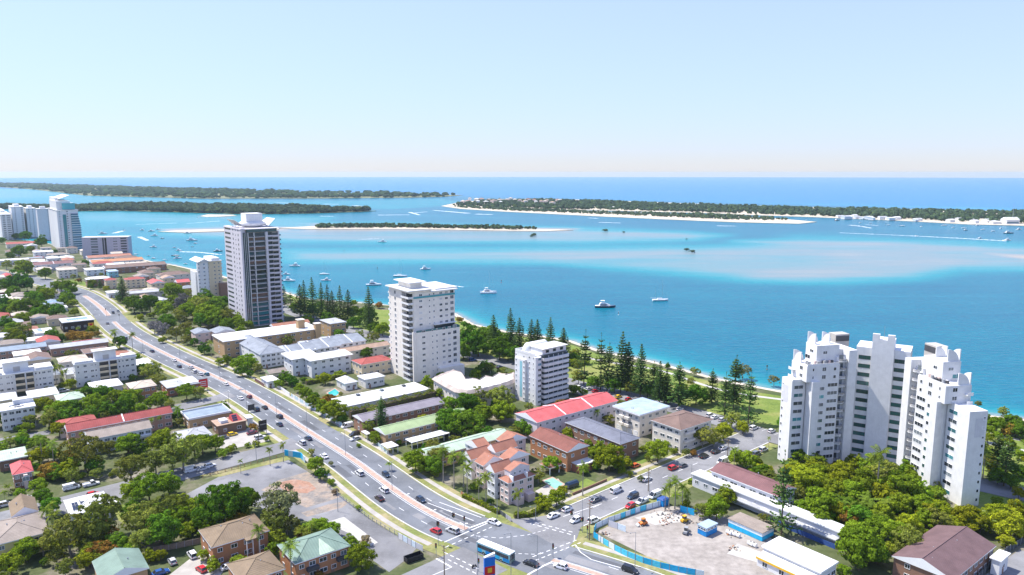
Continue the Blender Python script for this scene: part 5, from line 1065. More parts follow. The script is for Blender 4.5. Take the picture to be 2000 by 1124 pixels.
# central fin on the diagonal, and the core behind it
fin = MB(); c45 = math.cos(R(45))
def dg(u, v): return ((u + v)*c45, (-u + v)*c45)     # u along the fin face (to the right), v behind
fin.prism([dg(*q) for q in [(-3.7, -.6), (3.7, -.6), (3.7, 5.5), (-3.7, 5.5)]], 0, 48.4); fin.mk('central_fin', oD, FW)
for s in (-1, 1): MB().prism([dg(*q) for q in [(s*2.5 - 1.2, -.6), (s*2.5 + 1.2, -.6), (s*2.5 + 1.2, .6), (s*2.5 - 1.2, .6)]], 48.4, 50.4).mk('fin_merlon', oD, FW)
MB().tube((*dg(0, 0), 48.4), (*dg(0, 0), 53.5), .08, .05, 5).mk('antenna', oD, 'metal')
MB().prism([dg(*q) for q in [(-9.0, .5), (9.0, .5), (9.0, 12), (-9.0, 12)]], 0, 44.6).mk('core', oD, FW)
for k in range(12):
    for s in (-1, 1):
        x_, y_ = dg(s*6.0, .5); link('window', window_mesh(4.1, 1.55, 'glass_green', 'trim_dark', 2, .05), oD, (x_, y_, k*3.4 + 2.4), -math.pi/4)

oD.scale = (1, 1, .975)
# ------------------------------------------------------------------ terracotta townhouses on the corner
oT, wT, dT = building('terracotta corner townhouses', 'white corner townhouses with stepped terracotta roofs at the junction', (993, 946), 973, 1046, 7.6, 3, 'w_pink', 'hip', 'r_terra', 1.6, 2, 3, gl='dark', name='townhouse_complex', cat='townhouses', ww=1.6)
MB().box(-wT*.36, -dT*.24, 8.6, wT*.42, dT*.4, 10.9).mk('attic_wall', oT, 'w_lav')
q = MB(); X0, X1, Y0, Y1 = -wT*.38, wT*.44, -dT*.28, dT*.44
q.poly([(X0, Y0, 10.9), (wT*.03, Y0, 12.6), (wT*.03, Y1, 12.6), (X0, Y1, 10.9)]).poly([(wT*.03, Y0, 12.6), (X1, Y0, 10.9), (X1, Y1, 10.9), (wT*.03, Y1, 12.6)]); q.mk('attic_roof', oT, 'r_terra_y')
MB().poly([(X0, Y0 + .05, 10.88), (X1, Y0 + .05, 10.88), (wT*.03, Y0 + .05, 12.55)]).mk('attic_gable', oT, 'w_lav')
for x in (-wT*.18, wT*.03, wT*.22): link('window', window_mesh(.9, .9, 'glass_dark'), oT, (x, -dT*.24, 9.4))
for x in (-wT*.36, wT*.2): MB().box(x - .2, -dT/2 - .5, 7.7, x + .2, -dT*.2, 9.6).mk('roof_parapet', oT, 'trim_white')
for i, (Bq, a_, c_, H_, wl) in enumerate([((966, 926), 948, 1003, 9.2, 'w_white'), ((944, 912), 926, 985, 8.4, 'w_pink'), ((920, 900), 901, 962, 7.6, 'w_white'), ((990, 902), 974, 1036, 9.6, 'w_pink'), ((968, 886), 950, 1012, 9.0, 'w_white'), ((986, 868), 968, 1030, 8.2, 'w_pink'), ((938, 882), 905, 962, 7.0, 'w_white')]):
    o_, w_, d_ = building('x', 'x', Bq, a_, c_, H_, 3, wl, 'gable', 'r_terra', 2.4, 2, 2, par=oT, door=False, gl='dark', axis='y' if i % 2 else 'x', bits=1)
for (x, y) in ((-wT*.2, -dT/2 - 2.4), (wT*.25, -dT/2 - 2.4)): MB().box(x - 1.4, y, 0, x + 1.4, y + 2.3, 2.6).mk('porch', oT, 'w_pink')
# ------------------------------------------------------------------ trees
def leafq(v, f, c, n, s, rng):
    n = n.normalized(); u = n.orthogonal().normalized(); a = rng.uniform(0, 6.283); w = n.cross(u)
    e1 = (u*math.cos(a) + w*math.sin(a))*s; e2 = (w*math.cos(a) - u*math.sin(a))*s*rng.uniform(.5, .9)
    i = len(v); v += [tuple(c - e1), tuple(c + e2), tuple(c + e1), tuple(c - e2)]; f.append((i, i + 1, i + 2, i + 3))
def rvec(rng):
    while True:
        q = Vector((rng.uniform(-1, 1), rng.uniform(-1, 1), rng.uniform(-1, 1)))
        if .05 < q.length < 1: return q.normalized()
def me_from(v, f, mat, name):
    me = bpy.data.meshes.new(name); me.from_pydata(v, [], f); me.materials.append(M[mat]); me.update(); return me
def crown_broad(seed, clumps=60, per=85, rz=.40, rx=.47, zc=.55, ls=.030, cr=.135, gap=0.0):
    rng = random.Random(seed); v = []; f = []; off = [rvec(rng) for _ in range(4)]
    for k in range(clumps):
        d = rvec(rng)
        if d.z < -.75: d.z = -d.z*.6
        bump = 1 + .16*sum(math.sin(3.1*d.dot(o) + 5*i) for i, o in enumerate(off))/2
        rr = bump*rng.uniform(.7, 1.0)
        c = Vector((d.x*rx*rr, d.y*rx*rr, zc + d.z*rz*rr)); r = cr*rng.uniform(.7, 1.25)
        for _ in range(int(per*rng.uniform(.7, 1.2))):
            n = rvec(rng); n = (n + d*.55 + Vector((0, 0, .35))).normalized()
            p_ = c + Vector((n.x, n.y, n.z*.75))*r*rng.uniform(.55, 1.05)
            leafq(v, f, p_, (n + rvec(rng)*.45), ls*rng.uniform(.7, 1.3), rng)
    for _ in range(140):
        d = rvec(rng); p_ = Vector((d.x*rx*.62, d.y*rx*.62, zc + d.z*rz*.6))*1.0; leafq(v, f, p_, d + rvec(rng)*.5, ls*2.4, rng)
    return v, f
def trunk_broad(seed, pale=False):
    rng = random.Random(seed + 99); mb = MB(); mb.tube((0, 0, -.01), (.01, 0, .3), .032, .024, 7); top = Vector((.01, 0, .3))
    for k in range(6):
        a = k*1.05 + rng.uniform(-.3, .3); e = Vector((math.cos(a)*.26, math.sin(a)*.26, rng.uniform(.52, .72))); m_ = top.lerp(e, .5) + Vector((0, 0, .04))
        mb.tube(top, m_, .018, .012, 5, cap=False); mb.tube(m_, e, .012, .005, 5, cap=False)
    return mb.data('trunk', ['bark_pale' if pale else 'bark'])
def crown_pine(seed, sparse=1.0):
    rng = random.Random(seed); v = []; f = []; L = 21
    for l in range(L):
        t = l/(L - 1); z = .12 + .86*t; rad = .27*(1 - t)**.75 + .012
        if rng.random() > sparse: continue
        nb = 8 if t < .8 else 6
        for b in range(nb):
            a = 6.283*b/nb + l*.7 + rng.uniform(-.2, .2); r_ = rad*rng.uniform(.72, 1.12); ns = max(3, int(13*r_/.2))
            for s in range(ns):
                u = (s + .6)/ns; p_ = Vector((math.cos(a)*r_*u, math.sin(a)*r_*u, z - .03*u + .045*u*u + rng.uniform(-.006, .006)))
                leafq(v, f, p_, Vector((rng.uniform(-.5, .5), rng.uniform(-.5, .5), 1)), .024*rng.uniform(.8, 1.3), rng)
                if s % 2: leafq(v, f, p_ + Vector((0, 0, .006)), rvec(rng), .017, rng)
    for _ in range(12): leafq(v, f, Vector((rng.uniform(-.006, .006), rng.uniform(-.006, .006), rng.uniform(.94, 1.0))), rvec(rng), .012, rng)
    return v, f
def crown_palm(seed, fl=.34, n=17, droop=1.0):
    rng = random.Random(seed); v = []; f = []
    for k in range(n):
        a = 6.283*k/n*1.618*1.0 + rng.uniform(-.2, .2); el = rng.uniform(-.35, 1.15); d = Vector((math.cos(a), math.sin(a), 0)); side = Vector((-d.y, d.x, 0)); L = fl*rng.uniform(.85, 1.1)
        prev = None; seg = 9
        for s in range(seg + 1):
            u = s/seg; ang = el - droop*1.5*u*u
            p_ = Vector((0, 0, 1)) + d*(L*u*math.cos(el - droop*.5*u)) + Vector((0, 0, L*u*math.sin(el - droop*.75*u)))
            if prev is not None:
                wid = L*.20*math.sin(math.pi*min(1, u*.92 + .08))**.7
                for sg in (-1, 1):
                    i = len(v); tip = side*sg*wid + Vector((0, 0, -wid*.55)) + d*wid*.35
                    v += [tuple(prev), tuple(prev.lerp(p_, .72)), tuple(prev.lerp(p_, .8) + tip), tuple(prev.lerp(p_, .25) + tip*.95)]; f.append((i, i + 1, i + 2, i + 3))
            prev = p_
    return v, f
TREE = {}
def tree_kind(key, crowns, trunk, mat, name, desc, plural): TREE[key] = dict(cr=crowns, tr=trunk, mat=mat, name=name, desc=desc, plural=plural)
shapes = {'broad': [crown_broad(s) for s in (1, 2, 3, 4)], 'wide': [crown_broad(s, 70, 80, .33, .56, .62, .027, .12) for s in (11, 12, 13)], 'loose': [crown_broad(s, 42, 70, .40, .45, .58, .026, .115) for s in (21, 22, 23)],
          'pine': [crown_pine(s) for s in (31, 32, 33)], 'thinpine': [crown_pine(s, .72) for s in (41, 42)], 'palm': [crown_palm(s) for s in (51, 52, 53)], 'fan': [crown_palm(s, .55, 20, .8) for s in (61, 62)], 'shrub': [crown_broad(s, 26, 60, .42, .5, .5, .045, .2) for s in (71, 72)], 'tall': [crown_broad(s, 40, 70, .42, .2, .55, .03, .1) for s in (81,)]}
tb = [trunk_broad(s) for s in (1, 2, 3)]; tbp = [trunk_broad(s, True) for s in (5, 6)]
tp = MB().tube((0, 0, -.01), (0, 0, .6), .014, .008, 7).tube((0, 0, .6), (0, 0, .97), .008, .002, 5).data('trunk', ['bark'])
q = MB(); zz = [0, .12, .5, .9, 1.0]; rr = [.034, .02, .016, .014, .018]
for i in range(4): q.tube((0, 0, zz[i] - .002), (0, 0, zz[i + 1]), rr[i], rr[i + 1], 7, cap=False)
tpalm = q.data('trunk', ['bark_pale'])
for key, shp, mat, trk, name, desc, plural in (
    ('b', 'broad', 'leaf_bright', tb, 'broadleaf_tree', 'bright green leafy tree', 'bright green leafy trees'), ('d', 'broad', 'leaf_dark', tb, 'evergreen_tree', 'dark green leafy tree', 'dark green leafy trees'),
    ('D', 'wide', 'leaf_dark', tb, 'fig_tree', 'wide dark green spreading tree', 'wide dark green spreading trees'), ('B', 'wide', 'leaf_bright', tb, 'spreading_tree', 'wide bright green spreading tree', 'wide bright green spreading trees'),
    ('o', 'loose', 'leaf_olive', tbp, 'gum_tree', 'loose olive green tree', 'loose olive green trees'), ('y', 'broad', 'leaf_yellow', tb, 'golden_leaved_tree', 'yellow green leafy tree', 'yellow green leafy trees'),
    ('g', 'loose', 'leaf_gum', tbp, 'gum_tree', 'pale grey green gum tree', 'pale grey green gum trees'), ('j', 'loose', 'leaf_jaca', tbp, 'jacaranda_tree', 'mauve grey flowering tree', 'mauve grey flowering trees'),
    ('r', 'shrub', 'leaf_rust', tb, 'shrub', 'rust tinted bushy shrub', 'rust tinted bushy shrubs'), ('s', 'shrub', 'leaf_hedge', tb, 'shrub', 'rounded green shrub', 'rounded green shrubs'), ('c', 'shrub', 'leaf_scrub', tb, 'shrub', 'dry brown scrub bush', 'dry brown scrub bushes'),
    ('p', 'pine', 'leaf_pine', [tp], 'norfolk_pine', 'tall conical pine', 'tall conical pines'), ('t', 'thinpine', 'leaf_pine', [tp], 'norfolk_pine', 'thin open pine', 'thin open pines'), ('P', 'palm', 'leaf_palm', [tpalm], 'palm_tree', 'tall feathery palm', 'tall feathery palms'), ('f', 'fan', 'leaf_palm', [tpalm], 'palm_tree', 'low bushy palm', 'low bushy palms'), ('m', 'shrub', 'leaf_far', tb, 'mangrove', 'dark mangrove bush', 'dark mangrove bushes')):
    tree_kind(key, [me_from(v, f, mat, 'crown') for v, f in shapes[shp]], trk, mat, name, desc, plural)
rt = random.Random(11); PLANTED = []
def plant(key, X, Y, h, wide=1.0, z=0.0, px=None):
    if key != 'm':
        for cx, cy, w, d, a in FOOT:      # never inside a house: step out to the nearest wall
            u = (X - cx)*math.cos(a) + (Y - cy)*math.sin(a); v = -(X - cx)*math.sin(a) + (Y - cy)*math.cos(a); mu, mv = w/2 + .6 - abs(u), d/2 + .6 - abs(v)
            if mu > 0 and mv > 0:
                if mu < mv: u += math.copysign(mu, u)
                else: v += math.copysign(mv, v)
                X, Y = cx + u*math.cos(a) - v*math.sin(a), cy + u*math.sin(a) + v*math.cos(a)
    PLANTED.append((X, Y, h))
    T = TREE[key]; o = thing(T['name'], T['desc'], 'tree' if key not in 'rscm' else 'shrub', (X, Y, z), rt.uniform(0, 6.28))
    if key in 'pt': wide *= rt.uniform(.8, 1.2) if h < 26 else .72; o.rotation_euler.x = rt.uniform(-.03, .03); o.rotation_euler.y = rt.uniform(-.03, .03)
    s = (h*wide*rt.uniform(.92, 1.08), h*wide*rt.uniform(.92, 1.08), h); o.scale = s
    link('crown', rt.choice(T['cr']), o); link('trunk', rt.choice(T['tr']), o)
    x, y = px if px else PX(X, Y, h*.6); auto(o, T['desc'], T['plural'], x, y)
    o['group'] = T['plural']
    return o
def crown_at(cx, cy, w, key, k=1.0):
    w *= 1.15 if cy < 840 else 1.04
    """crown centre and width in the picture -> a tree standing on the ground"""
    cw = {'b': .98, 'd': .98, 'y': .98, 'o': .95, 'g': .95, 'j': .95, 'D': 1.25, 'B': 1.25, 'r': 1.15, 's': 1.15, 'c': 1.2, 'm': 1.15}.get(key, 1.0)
    h = 8.0
    for _ in range(6):
        X, Y = G(cx, cy, min(h*.52, 30)); m = w*DEP(X, Y, h*.6)/FPX; h = m/cw*k
        h = min(max(h, .8), 22)
    plant(key, X, Y, h, (m/cw)/h, px=(cx, cy))
def pole_tree(x, yb, yt, key, k=1.0):
    X, Y = G(x, yb); h = HGT((x, yb), yt); return plant(key, X, Y, h*k, 1.0, px=(x, (yb + yt)/2))
def palm(x, yc, h, key='P'):
    X, Y = G(x, yc, h); plant(key, X, Y, h, .85 if key == 'P' else 1.0, px=(x, yc))
CROWNS = '''
48,461,18,d 30,462,12,d 81,472,20,d 36,491,22,d 12,517,16,o 46,523,28,b 213,512,10,d 108,492,9,d 168,514,12,d 20,500,14,d 60,487,12,b 5,470,12,d
37,550,36,d 52,557,20,d 13,557,26,d 8,591,24,d 31,600,30,b 67,584,30,d 92,577,26,b 111,560,20,b 119,557,20,d 131,561,24,b 141,567,16,d 131,580,24,d 57,600,34,d 88,604,26,d 110,607,26,d 100,611,16,y 7,605,20,d 44,622,22,b 24,644,30,b 43,648,30,o 28,660,28,b 102,655,22,d 121,661,18,d 142,657,26,r 164,657,26,r 233,668,22,d 181,553,14,b 208,564,10,y 154,548,10,r 144,541,10,o 88,534,20,b 46,527,20,d 12,632,26,d 72,612,22,d 118,588,20,b 84,570,20,d 26,570,20,d 10,650,20,o 190,652,12,r 176,560,10,d
261,594,30,d 292,592,32,d 276,598,24,d 337,570,34,b 354,591,30,j 364,575,18,o 402,584,30,d 321,604,32,b 382,594,30,b 396,598,34,o 420,598,34,d 435,591,26,d 349,614,22,o 364,607,30,b 399,612,34,b 420,620,34,b 327,627,28,d 442,620,30,o 273,620,16,s 463,624,20,b 340,588,22,b 376,612,24,d 430,606,28,d
301,638,24,j 317,646,26,j 344,652,26,o 329,634,24,d 352,621,22,o 391,627,24,d 415,621,28,d 444,634,26,b 464,632,24,b 317,664,14,s 399,681,20,d 470,648,20,b 430,707,16,b 442,703,16,b 462,711,20,b 483,707,28,b 473,724,20,d 513,693,18,b 505,718,18,o 489,730,14,d 365,640,24,o 380,668,14,d 545,690,22,o 556,664,24,o 532,655,14,b
297,728,36,o 280,722,22,d 309,744,24,o 364,765,36,B 391,767,24,o 138,749,18,y 120,754,12,b 172,769,28,d 204,769,30,d 184,789,46,B 229,777,32,b 257,779,34,b 242,794,36,d 279,764,16,r 87,794,34,y 112,804,40,b 95,819,34,o 120,817,30,d 144,797,28,d 40,807,22,d 7,817,30,d 115,839,26,y 314,779,26,b 294,787,24,b 349,812,22,d 174,812,26,d 60,822,24,o 150,812,24,d 208,800,26,d 275,800,24,b 330,790,18,o
164,885,70,o 131,918,34,y 109,923,30,d 250,868,44,b 278,878,26,d 318,860,44,b 255,916,60,o 303,901,50,o 336,896,50,o 379,873,56,B 290,956,72,B 258,961,40,b 328,946,44,b 73,949,32,b 81,971,34,d 98,989,34,d 38,964,20,b 194,1014,86,o 134,1047,76,o 182,1045,60,o 273,1022,66,o 326,997,58,o 316,1037,66,d 283,1055,50,o 50,1075,44,b 83,1067,36,o 86,1098,16,d 20,1103,50,b 126,1110,34,o 394,992,56,B 364,1035,30,b 356,885,66,o 395,868,48,D 420,866,40,B 436,885,22,s 452,876,20,s 290,1000,40,o 350,1010,44,b 230,1060,40,d 110,1085,36,o 160,1090,24,f 140,930,30,o
436,992,104,D 476,979,66,D 406,1012,60,D 545,989,80,g 540,1017,56,o 628,1027,26,d 648,1035,32,b 535,1072,28,b 537,1047,20,b 704,1088,50,b 684,1060,28,b 401,1083,22,b 416,1103,26,b 616,908,34,b 626,926,24,d 646,941,16,s 620,1120,20,r 714,1055,24,c 608,883,14,o 647,906,10,o 585,1040,24,o 600,1048,22,r 560,1024,40,o 655,960,14,c 700,992,12,s 484,869,12,s 500,866,14,s 521,857,12,s 494,833,14,r 508,836,12,r
598,769,24,b 613,775,18,d 611,785,24,b 630,796,26,b 652,803,38,b 669,816,20,d 719,833,24,o 735,854,24,b 812,901,44,b 827,908,24,d 853,892,44,o 848,910,40,d 878,822,44,d 893,830,40,d 920,828,52,d 943,808,30,b 978,803,34,b 920,790,34,b 953,851,34,d 917,866,22,d 1026,838,34,d 852,878,34,o 1061,982,30,y 1087,972,36,b 640,780,16,b 585,758,16,b 572,745,18,d 558,738,22,d 545,750,16,b 775,862,12,s 830,820,20,y 700,870,10,s 905,800,26,b
915,663,50,d 934,676,36,d 976,680,40,d 992,687,30,d 951,720,12,b 835,749,26,b 929,776,34,o 912,790,44,d 973,776,40,o 992,785,30,o 945,807,30,b 978,804,38,b 879,790,30,b 863,767,20,b 929,733,20,b 898,624,12,r 915,636,10,d 717,618,34,d 741,596,14,r 730,660,20,o 747,643,24,b 700,655,18,o 690,630,20,d 660,640,22,d 640,625,24,d 610,605,20,d 600,625,20,b 575,600,16,d 590,640,20,b 860,690,24,d 905,685,30,d 945,655,30,d 690,610,22,d 730,640,22,d 870,650,20,d 715,690,22,d 745,675,20,d
1360,771,34,d 1451,725,24,g 1357,727,16,o 1304,715,10,d 1512,743,18,g 1125,693,20,o 1130,714,20,o 1430,821,28,o 1414,843,34,y 1451,835,24,y 1373,853,40,o 1395,858,30,o 1285,880,44,b 1190,893,54,y 1172,880,34,b 1120,845,26,y 1155,867,20,b 1350,746,14,o 1440,895,34,b 1460,900,36,b 1317,881,16,s 1340,885,16,o 1355,885,14,r 1240,790,12,s 1160,830,14,s 1215,920,18,b 1230,925,14,s 1250,935,12,o 1100,958,18,y 1140,918,18,b 1165,908,20,b 1265,895,12,o 1330,760,22,b 1290,745,18,o 1480,905,22,b
1577,939,60,y 1604,984,60,b 1646,932,58,y 1657,962,50,b 1719,925,58,o 1774,918,34,b 1761,953,70,b 1795,965,50,b 1813,1005,40,y 1840,998,40,y 1899,1012,44,y 1690,1000,36,d 1550,965,36,o 1565,990,30,b 1620,1010,30,d 1740,990,30,d 1674,1045,60,b 1714,1031,50,b 1681,1071,84,b 1740,1040,50,b 1780,1060,60,o 1775,1029,46,y 1804,1013,40,b 1834,1018,44,o 1888,1010,50,y 1916,1022,40,y 1949,1006,44,y 1968,1026,56,y 1984,1001,46,y 1949,982,22,b 1649,1116,24,b 1966,1048,20,r 1860,1025,34,y 1400,993,44,b 1372,997,30,o 1340,985,20,s 1385,1000,26,d 1635,958,40,y 1602,945,44,b
1690,945,56,b 1735,962,54,y 1700,915,44,b 1625,962,50,b 1762,985,50,b 1800,990,46,b 1680,1012,50,d 1600,1015,40,b 1640,1002,44,y 1722,1002,44,b 1600,925,40,b 1560,925,40,y 1670,905,34,y 1745,925,40,d
960,657,38,d 985,667,34,d 1010,692,32,d 1045,702,28,d 1090,707,26,o 1130,737,24,o 1160,747,24,d 1200,752,28,d 1232,757,24,o 1265,762,24,d 1300,770,20,o 1120,700,20,d
1916,883,38,o 1991,888,20,b 1990,963,24,y 1921,823,24,d 1947,829,30,b 1960,806,20,o 1980,829,34,d 1993,843,30,d 1911,790,12,o 1908,862,34,o 1935,900,26,o 1950,930,30,d 1975,940,30,d 1930,855,20,y 1970,865,24,b 1995,920,22,d
'''
for tok in CROWNS.split():
    a, b_, c_, k_ = tok.split(','); crown_at(float(a), float(b_), float(c_), k_)
for x, yb, yt in ((240, 592, 540), (196, 566, 545), (586, 618, 556), (597, 622, 548), (613, 624, 542), (628, 630, 552), (641, 634, 556), (665, 634, 558), (680, 632, 566), (722, 650, 560), (652, 626, 568), (965, 690, 615), (1000, 690, 602), (1014, 700, 621), (1036, 705, 624), (1050, 700, 624), (1074, 706, 620), (1100, 712, 640), (732, 836, 768), (1212, 768, 648), (1224, 766, 668), (1250, 776, 672), (1288, 790, 706), (1302, 790, 722)): pole_tree(x, yb, yt, 'p')
for x, yb, yt in ((1140, 752, 642), (1173, 762, 650), (1186, 765, 668), (1325, 796, 706), (1390, 788, 720), (1415, 814, 726), (1432, 798, 692), (1461, 828, 722), (1945, 930, 842), (555, 600, 556), (568, 606, 568), (1275, 775, 705), (1960, 950, 852), (1526, 1046, 878)): pole_tree(x, yb, yt, 't')
for x, y, h in ((222, 648, 12), (257, 654, 11), (226, 660, 8), (411, 668, 9), (105, 641, 8), (117, 714, 9), (107, 718, 9), (128, 724, 8), (78, 855, 11), (101, 866, 11), (90, 860, 9), (346, 797, 8), (296, 820, 6), (311, 815, 6), (104, 1005, 9), (98, 985, 8), (504, 1035, 10), (570, 1066, 11), (608, 1022, 7), (469, 900, 5), (526, 878, 6.5), (552, 868, 7), (791, 798, 5), (886, 890, 12), (905, 892, 11), (912, 912, 11), (949, 930, 10), (935, 940, 8), (1012, 962, 9), (889, 822, 7), (1139, 912, 10.5), (1163, 803, 7), (1435, 880, 8), (1502, 856, 4), (1719, 885, 17), (1308, 945, 9), (1320, 938, 10), (1334, 950, 8), (1300, 958, 7), (1343, 958, 6), (1912, 870, 12), (1925, 880, 11), (865, 880, 12), (152, 640, 7), (70, 1000, 8)): palm(x, y, h)
for x, y, h in ((15, 949, 3), (8, 961, 3), (1698, 975, 7), (1733, 980, 6), (1646, 977, 6), (60, 985, 4), (590, 1035, 4), (615, 1036, 4), (1320, 965, 4), (1660, 985, 5), (1715, 1005, 5), (760, 905, 3), (235, 770, 4), (140, 775, 4), (1340, 968, 4)): palm(x, y, h, 'f')
# mangroves standing in the shallows
for x, y, w in ((1043, 460, 12), (1038, 461, 7), (1182, 451, 11), (1218, 453, 6), (1341, 488, 10), (1352, 492, 11), (1341, 466, 4)):
    X, Y = G(x, y + 2, -.6); m_ = w*DEP(X, Y)/FPX; plant('m', X, Y, m_*.55, 1.6, -.75, px=(x, y))
# hedges: leaf-covered rows, one thing each
def hedge(label, pts, h, wdt, mat='leaf_hedge', name='hedge'):
    rng = random.Random(len(label)); pts = [Vector((*G(*q), 0)) for q in pts]; v = []; f = []; base = pts[0].copy(); core = MB()
    for a, b in zip(pts[:-1], pts[1:]):
        L = (b - a).length; u = (b - a)/L; s = Vector((-u.y, u.x, 0))
        for _ in range(int(L*110)):
            t = rng.random()*L; k = rng.random()
            hh = h*(1 + .15*math.sin(t*.9) + .1*math.sin(t*2.3))
            if k < .45: p_ = a + u*t + s*rng.uniform(-wdt/2, wdt/2) + Vector((0, 0, hh + rng.uniform(-.25, .15))); n = Vector((0, 0, 1))
            else: sg = rng.choice((-1, 1)); p_ = a + u*t + s*sg*(wdt/2 + rng.uniform(-.2, .1)) + Vector((0, 0, rng.uniform(0, hh))); n = s*sg
            leafq(v, f, p_ - base, n + rvec(rng)*.8, rng.uniform(.14, .28), rng)
        c1 = a - base; c2 = b - base; o1 = s*wdt*.36
        core.prism([((c1 - o1).x, (c1 - o1).y), ((c2 - o1).x, (c2 - o1).y), ((c2 + o1).x, (c2 + o1).y), ((c1 + o1).x, (c1 + o1).y)], 0, h*.8)
    o = thing(name, label, 'hedge', base); link('foliage', me_from(v, f, mat, 'foliage'), o); core.mk('inner_branches', o, 'bark')
hedge('clipped green hedge along the front of the long white motel', [(684, 819), (760, 801), (858, 777)], 4.4, 2.4)
hedge('flowering hedge wrapped round the corner townhouses at the junction', [(1004, 1012), (1040, 1008), (1064, 994)], 1.4, 1.6)
hedge('yellow green hedge behind the motel pool', [(598, 752), (650, 742), (676, 736)], 2.2, 2.0)
hedge('low green hedge in front of the townhouses along the highway', [(905, 972), (935, 985), (975, 1005)], 1.2, 1.4, 'leaf_bright')
hedge('green hedge between the red roofed flats and the stepped tower', [(706, 736), (740, 728), (765, 724)], 2.4, 2.4, 'leaf_bright')
hedge('rust coloured hedge beside the dark shop with rooftop panels', [(130, 664), (160, 660), (182, 656)], 3.0, 4.0, 'leaf_rust')
hedge('green hedge along the maroon tiled block', [(1345, 945), (1362, 950)], 1.6, 1.6, 'leaf_bright')
hedge('dark hedge at the foot of the big white complex', [(1590, 925), (1680, 940), (1760, 965)], 3.0, 3.0, 'leaf_bright')

# garden shrubs and small trees in the yards: where no building, road or paved lot stands
def free(X, Y, r):
    for cx, cy, w, d, a in FOOT:
        dx, dy = X - cx, Y - cy; u = dx*math.cos(a) + dy*math.sin(a); v = -dx*math.sin(a) + dy*math.cos(a)
        if abs(u) < w/2 + r and abs(v) < d/2 + r: return False
    if min(math.dist((X, Y), q) for q in CL[::2]) < 16 + r: return False
    if min(math.dist((X, Y), Vector(esp[i]).lerp(Vector(esp[i + 1]), k/8)) for i in range(len(esp) - 1) for k in range(8)) < 8.5 + r: return False
    dx, dy = X - I0[0], Y - I0[1]; s_ = dx*US[0] + dy*US[1]; t_ = dx*UT[0] + dy*UT[1]
    if -12 - r < s_ < 13 + r and -60 < t_ < 140: return False
    if 92 < s_ < 128 and -240 < t_ < 0: return False
    if 186 < s_ < 210 and -64 < t_ < 0: return False
    x, y = PX(X, Y)
    for poly in KEEP:
        if inpoly(x, y, poly): return False
    return True
def inpoly(x, y, poly):
    c_ = False
    for i in range(len(poly)):
        x0, y0 = poly[i]; x1, y1 = poly[(i + 1) % len(poly)]
        if (y0 > y) != (y1 > y) and x < (x1 - x0)*(y - y0)/(y1 - y0) + x0: c_ = not c_
    return c_
KEEP = [[(330, 985), (430, 920), (570, 880), (840, 1060), (790, 1124), (690, 1124), (640, 1040), (480, 990)], [(1150, 1045), (1200, 1000), (1300, 975), (1380, 985), (1520, 1050), (1640, 1124), (1400, 1140)], [(425, 890), (560, 860), (508, 815), (420, 850)], [(1030, 965), (1095, 930), (1145, 990), (1100, 1005)], [(300, 1130), (380, 1075), (430, 1075), (450, 1130)], [(1900, 1130), (1990, 1070), (2100, 1080), (2060, 1200)], [(1490, 1060), (1640, 1060), (1700, 1140), (1480, 1140)], [(735, 880), (760, 850), (900, 830), (900, 850), (790, 890)], [(1180, 700), (1540, 775), (1540, 838), (1180, 765)], [(1900, 1040), (1880, 940), (2000, 960), (2000, 1020)]]
def small_house(X, Y, w, d, H, wall, rm, kind, a):
    o = thing('house', '', 'house', (X, Y, 0), a); FOOT.append((X, Y, w, d, a)); MB().box(-w/2, -d/2, -.1, w/2, d/2, H).mk('wall', o, wall); roof_part(o, w, d, H, kind, rm, 1.9 if kind != 'flat' else .35, .5, 'x' if w > d else 'y')
    st = 2 if H > 5 else 1; window_grid(o, w, d, H, st, max(2, int(w/4)), 'F', gl='dark'); window_grid(o, w, d, H, st, 2, 'L', gl='dark'); window_grid(o, w, d, H, st, 2, 'R', gl='dark')
    n = {'r_terra': 'terracotta', 'r_brown': 'brown', 'r_white': 'white', 'r_grey': 'grey', 'r_red': 'red', 'r_cream': 'cream', 'r_taupe': 'taupe', 'r_lightgrey': 'pale grey'}[rm]
    x, y = PX(X, Y, H); auto(o, f'small {n} roofed house', f'small {n} roofed houses', x, y); o['group'] = 'small houses between the larger blocks'
rh_ = random.Random(17); n_ = 0; tries = 0
while n_ < 62 and tries < 6000:
    tries += 1; x, y = rh_.choice([(rh_.uniform(-20, 380), rh_.uniform(480, 600)), (rh_.uniform(-10, 130), rh_.uniform(555, 720)), (rh_.uniform(40, 330), rh_.uniform(478, 530)), (rh_.uniform(0, 330), rh_.uniform(690, 850))])
    X, Y = G(x, y); i = min(range(len(COASTW) - 1), key=lambda i: math.dist(((COASTW[i][0] + COASTW[i + 1][0])/2, (COASTW[i][1] + COASTW[i + 1][1])/2), (X, Y))); a_, b_ = Vector(COASTW[i]), Vector(COASTW[i + 1]); tt = (b_ - a_).normalized()
    if (X - a_.x)*tt.y - (Y - a_.y)*tt.x < 22: continue
    big = y < 560; w, d, H = rh_.uniform(11, 24 if big else 15), rh_.uniform(9, 14), rh_.uniform(4, 8.5 if big else 5)
    if not free(X, Y, max(w, d)*.5 + .8) or any(math.dist((X, Y), q[:2]) < 7.5 for q in PLANTED): continue
    small_house(X, Y, w, d, H, rh_.choice(['w_cream', 'w_offwhite', 'w_sand_wall', 'b_brown', 'w_white']), rh_.choice(['r_terra', 'r_brown', 'r_brown', 'r_white', 'r_grey', 'r_red', 'r_taupe', 'r_cream', 'r_lightgrey', 'r_taupe']), rh_.choice(['hip', 'gable', 'hip', 'flat']), R(38 + rh_.choice([0, 90]))); n_ += 1
print('houses', n_)
n_ = 0; tries = 0
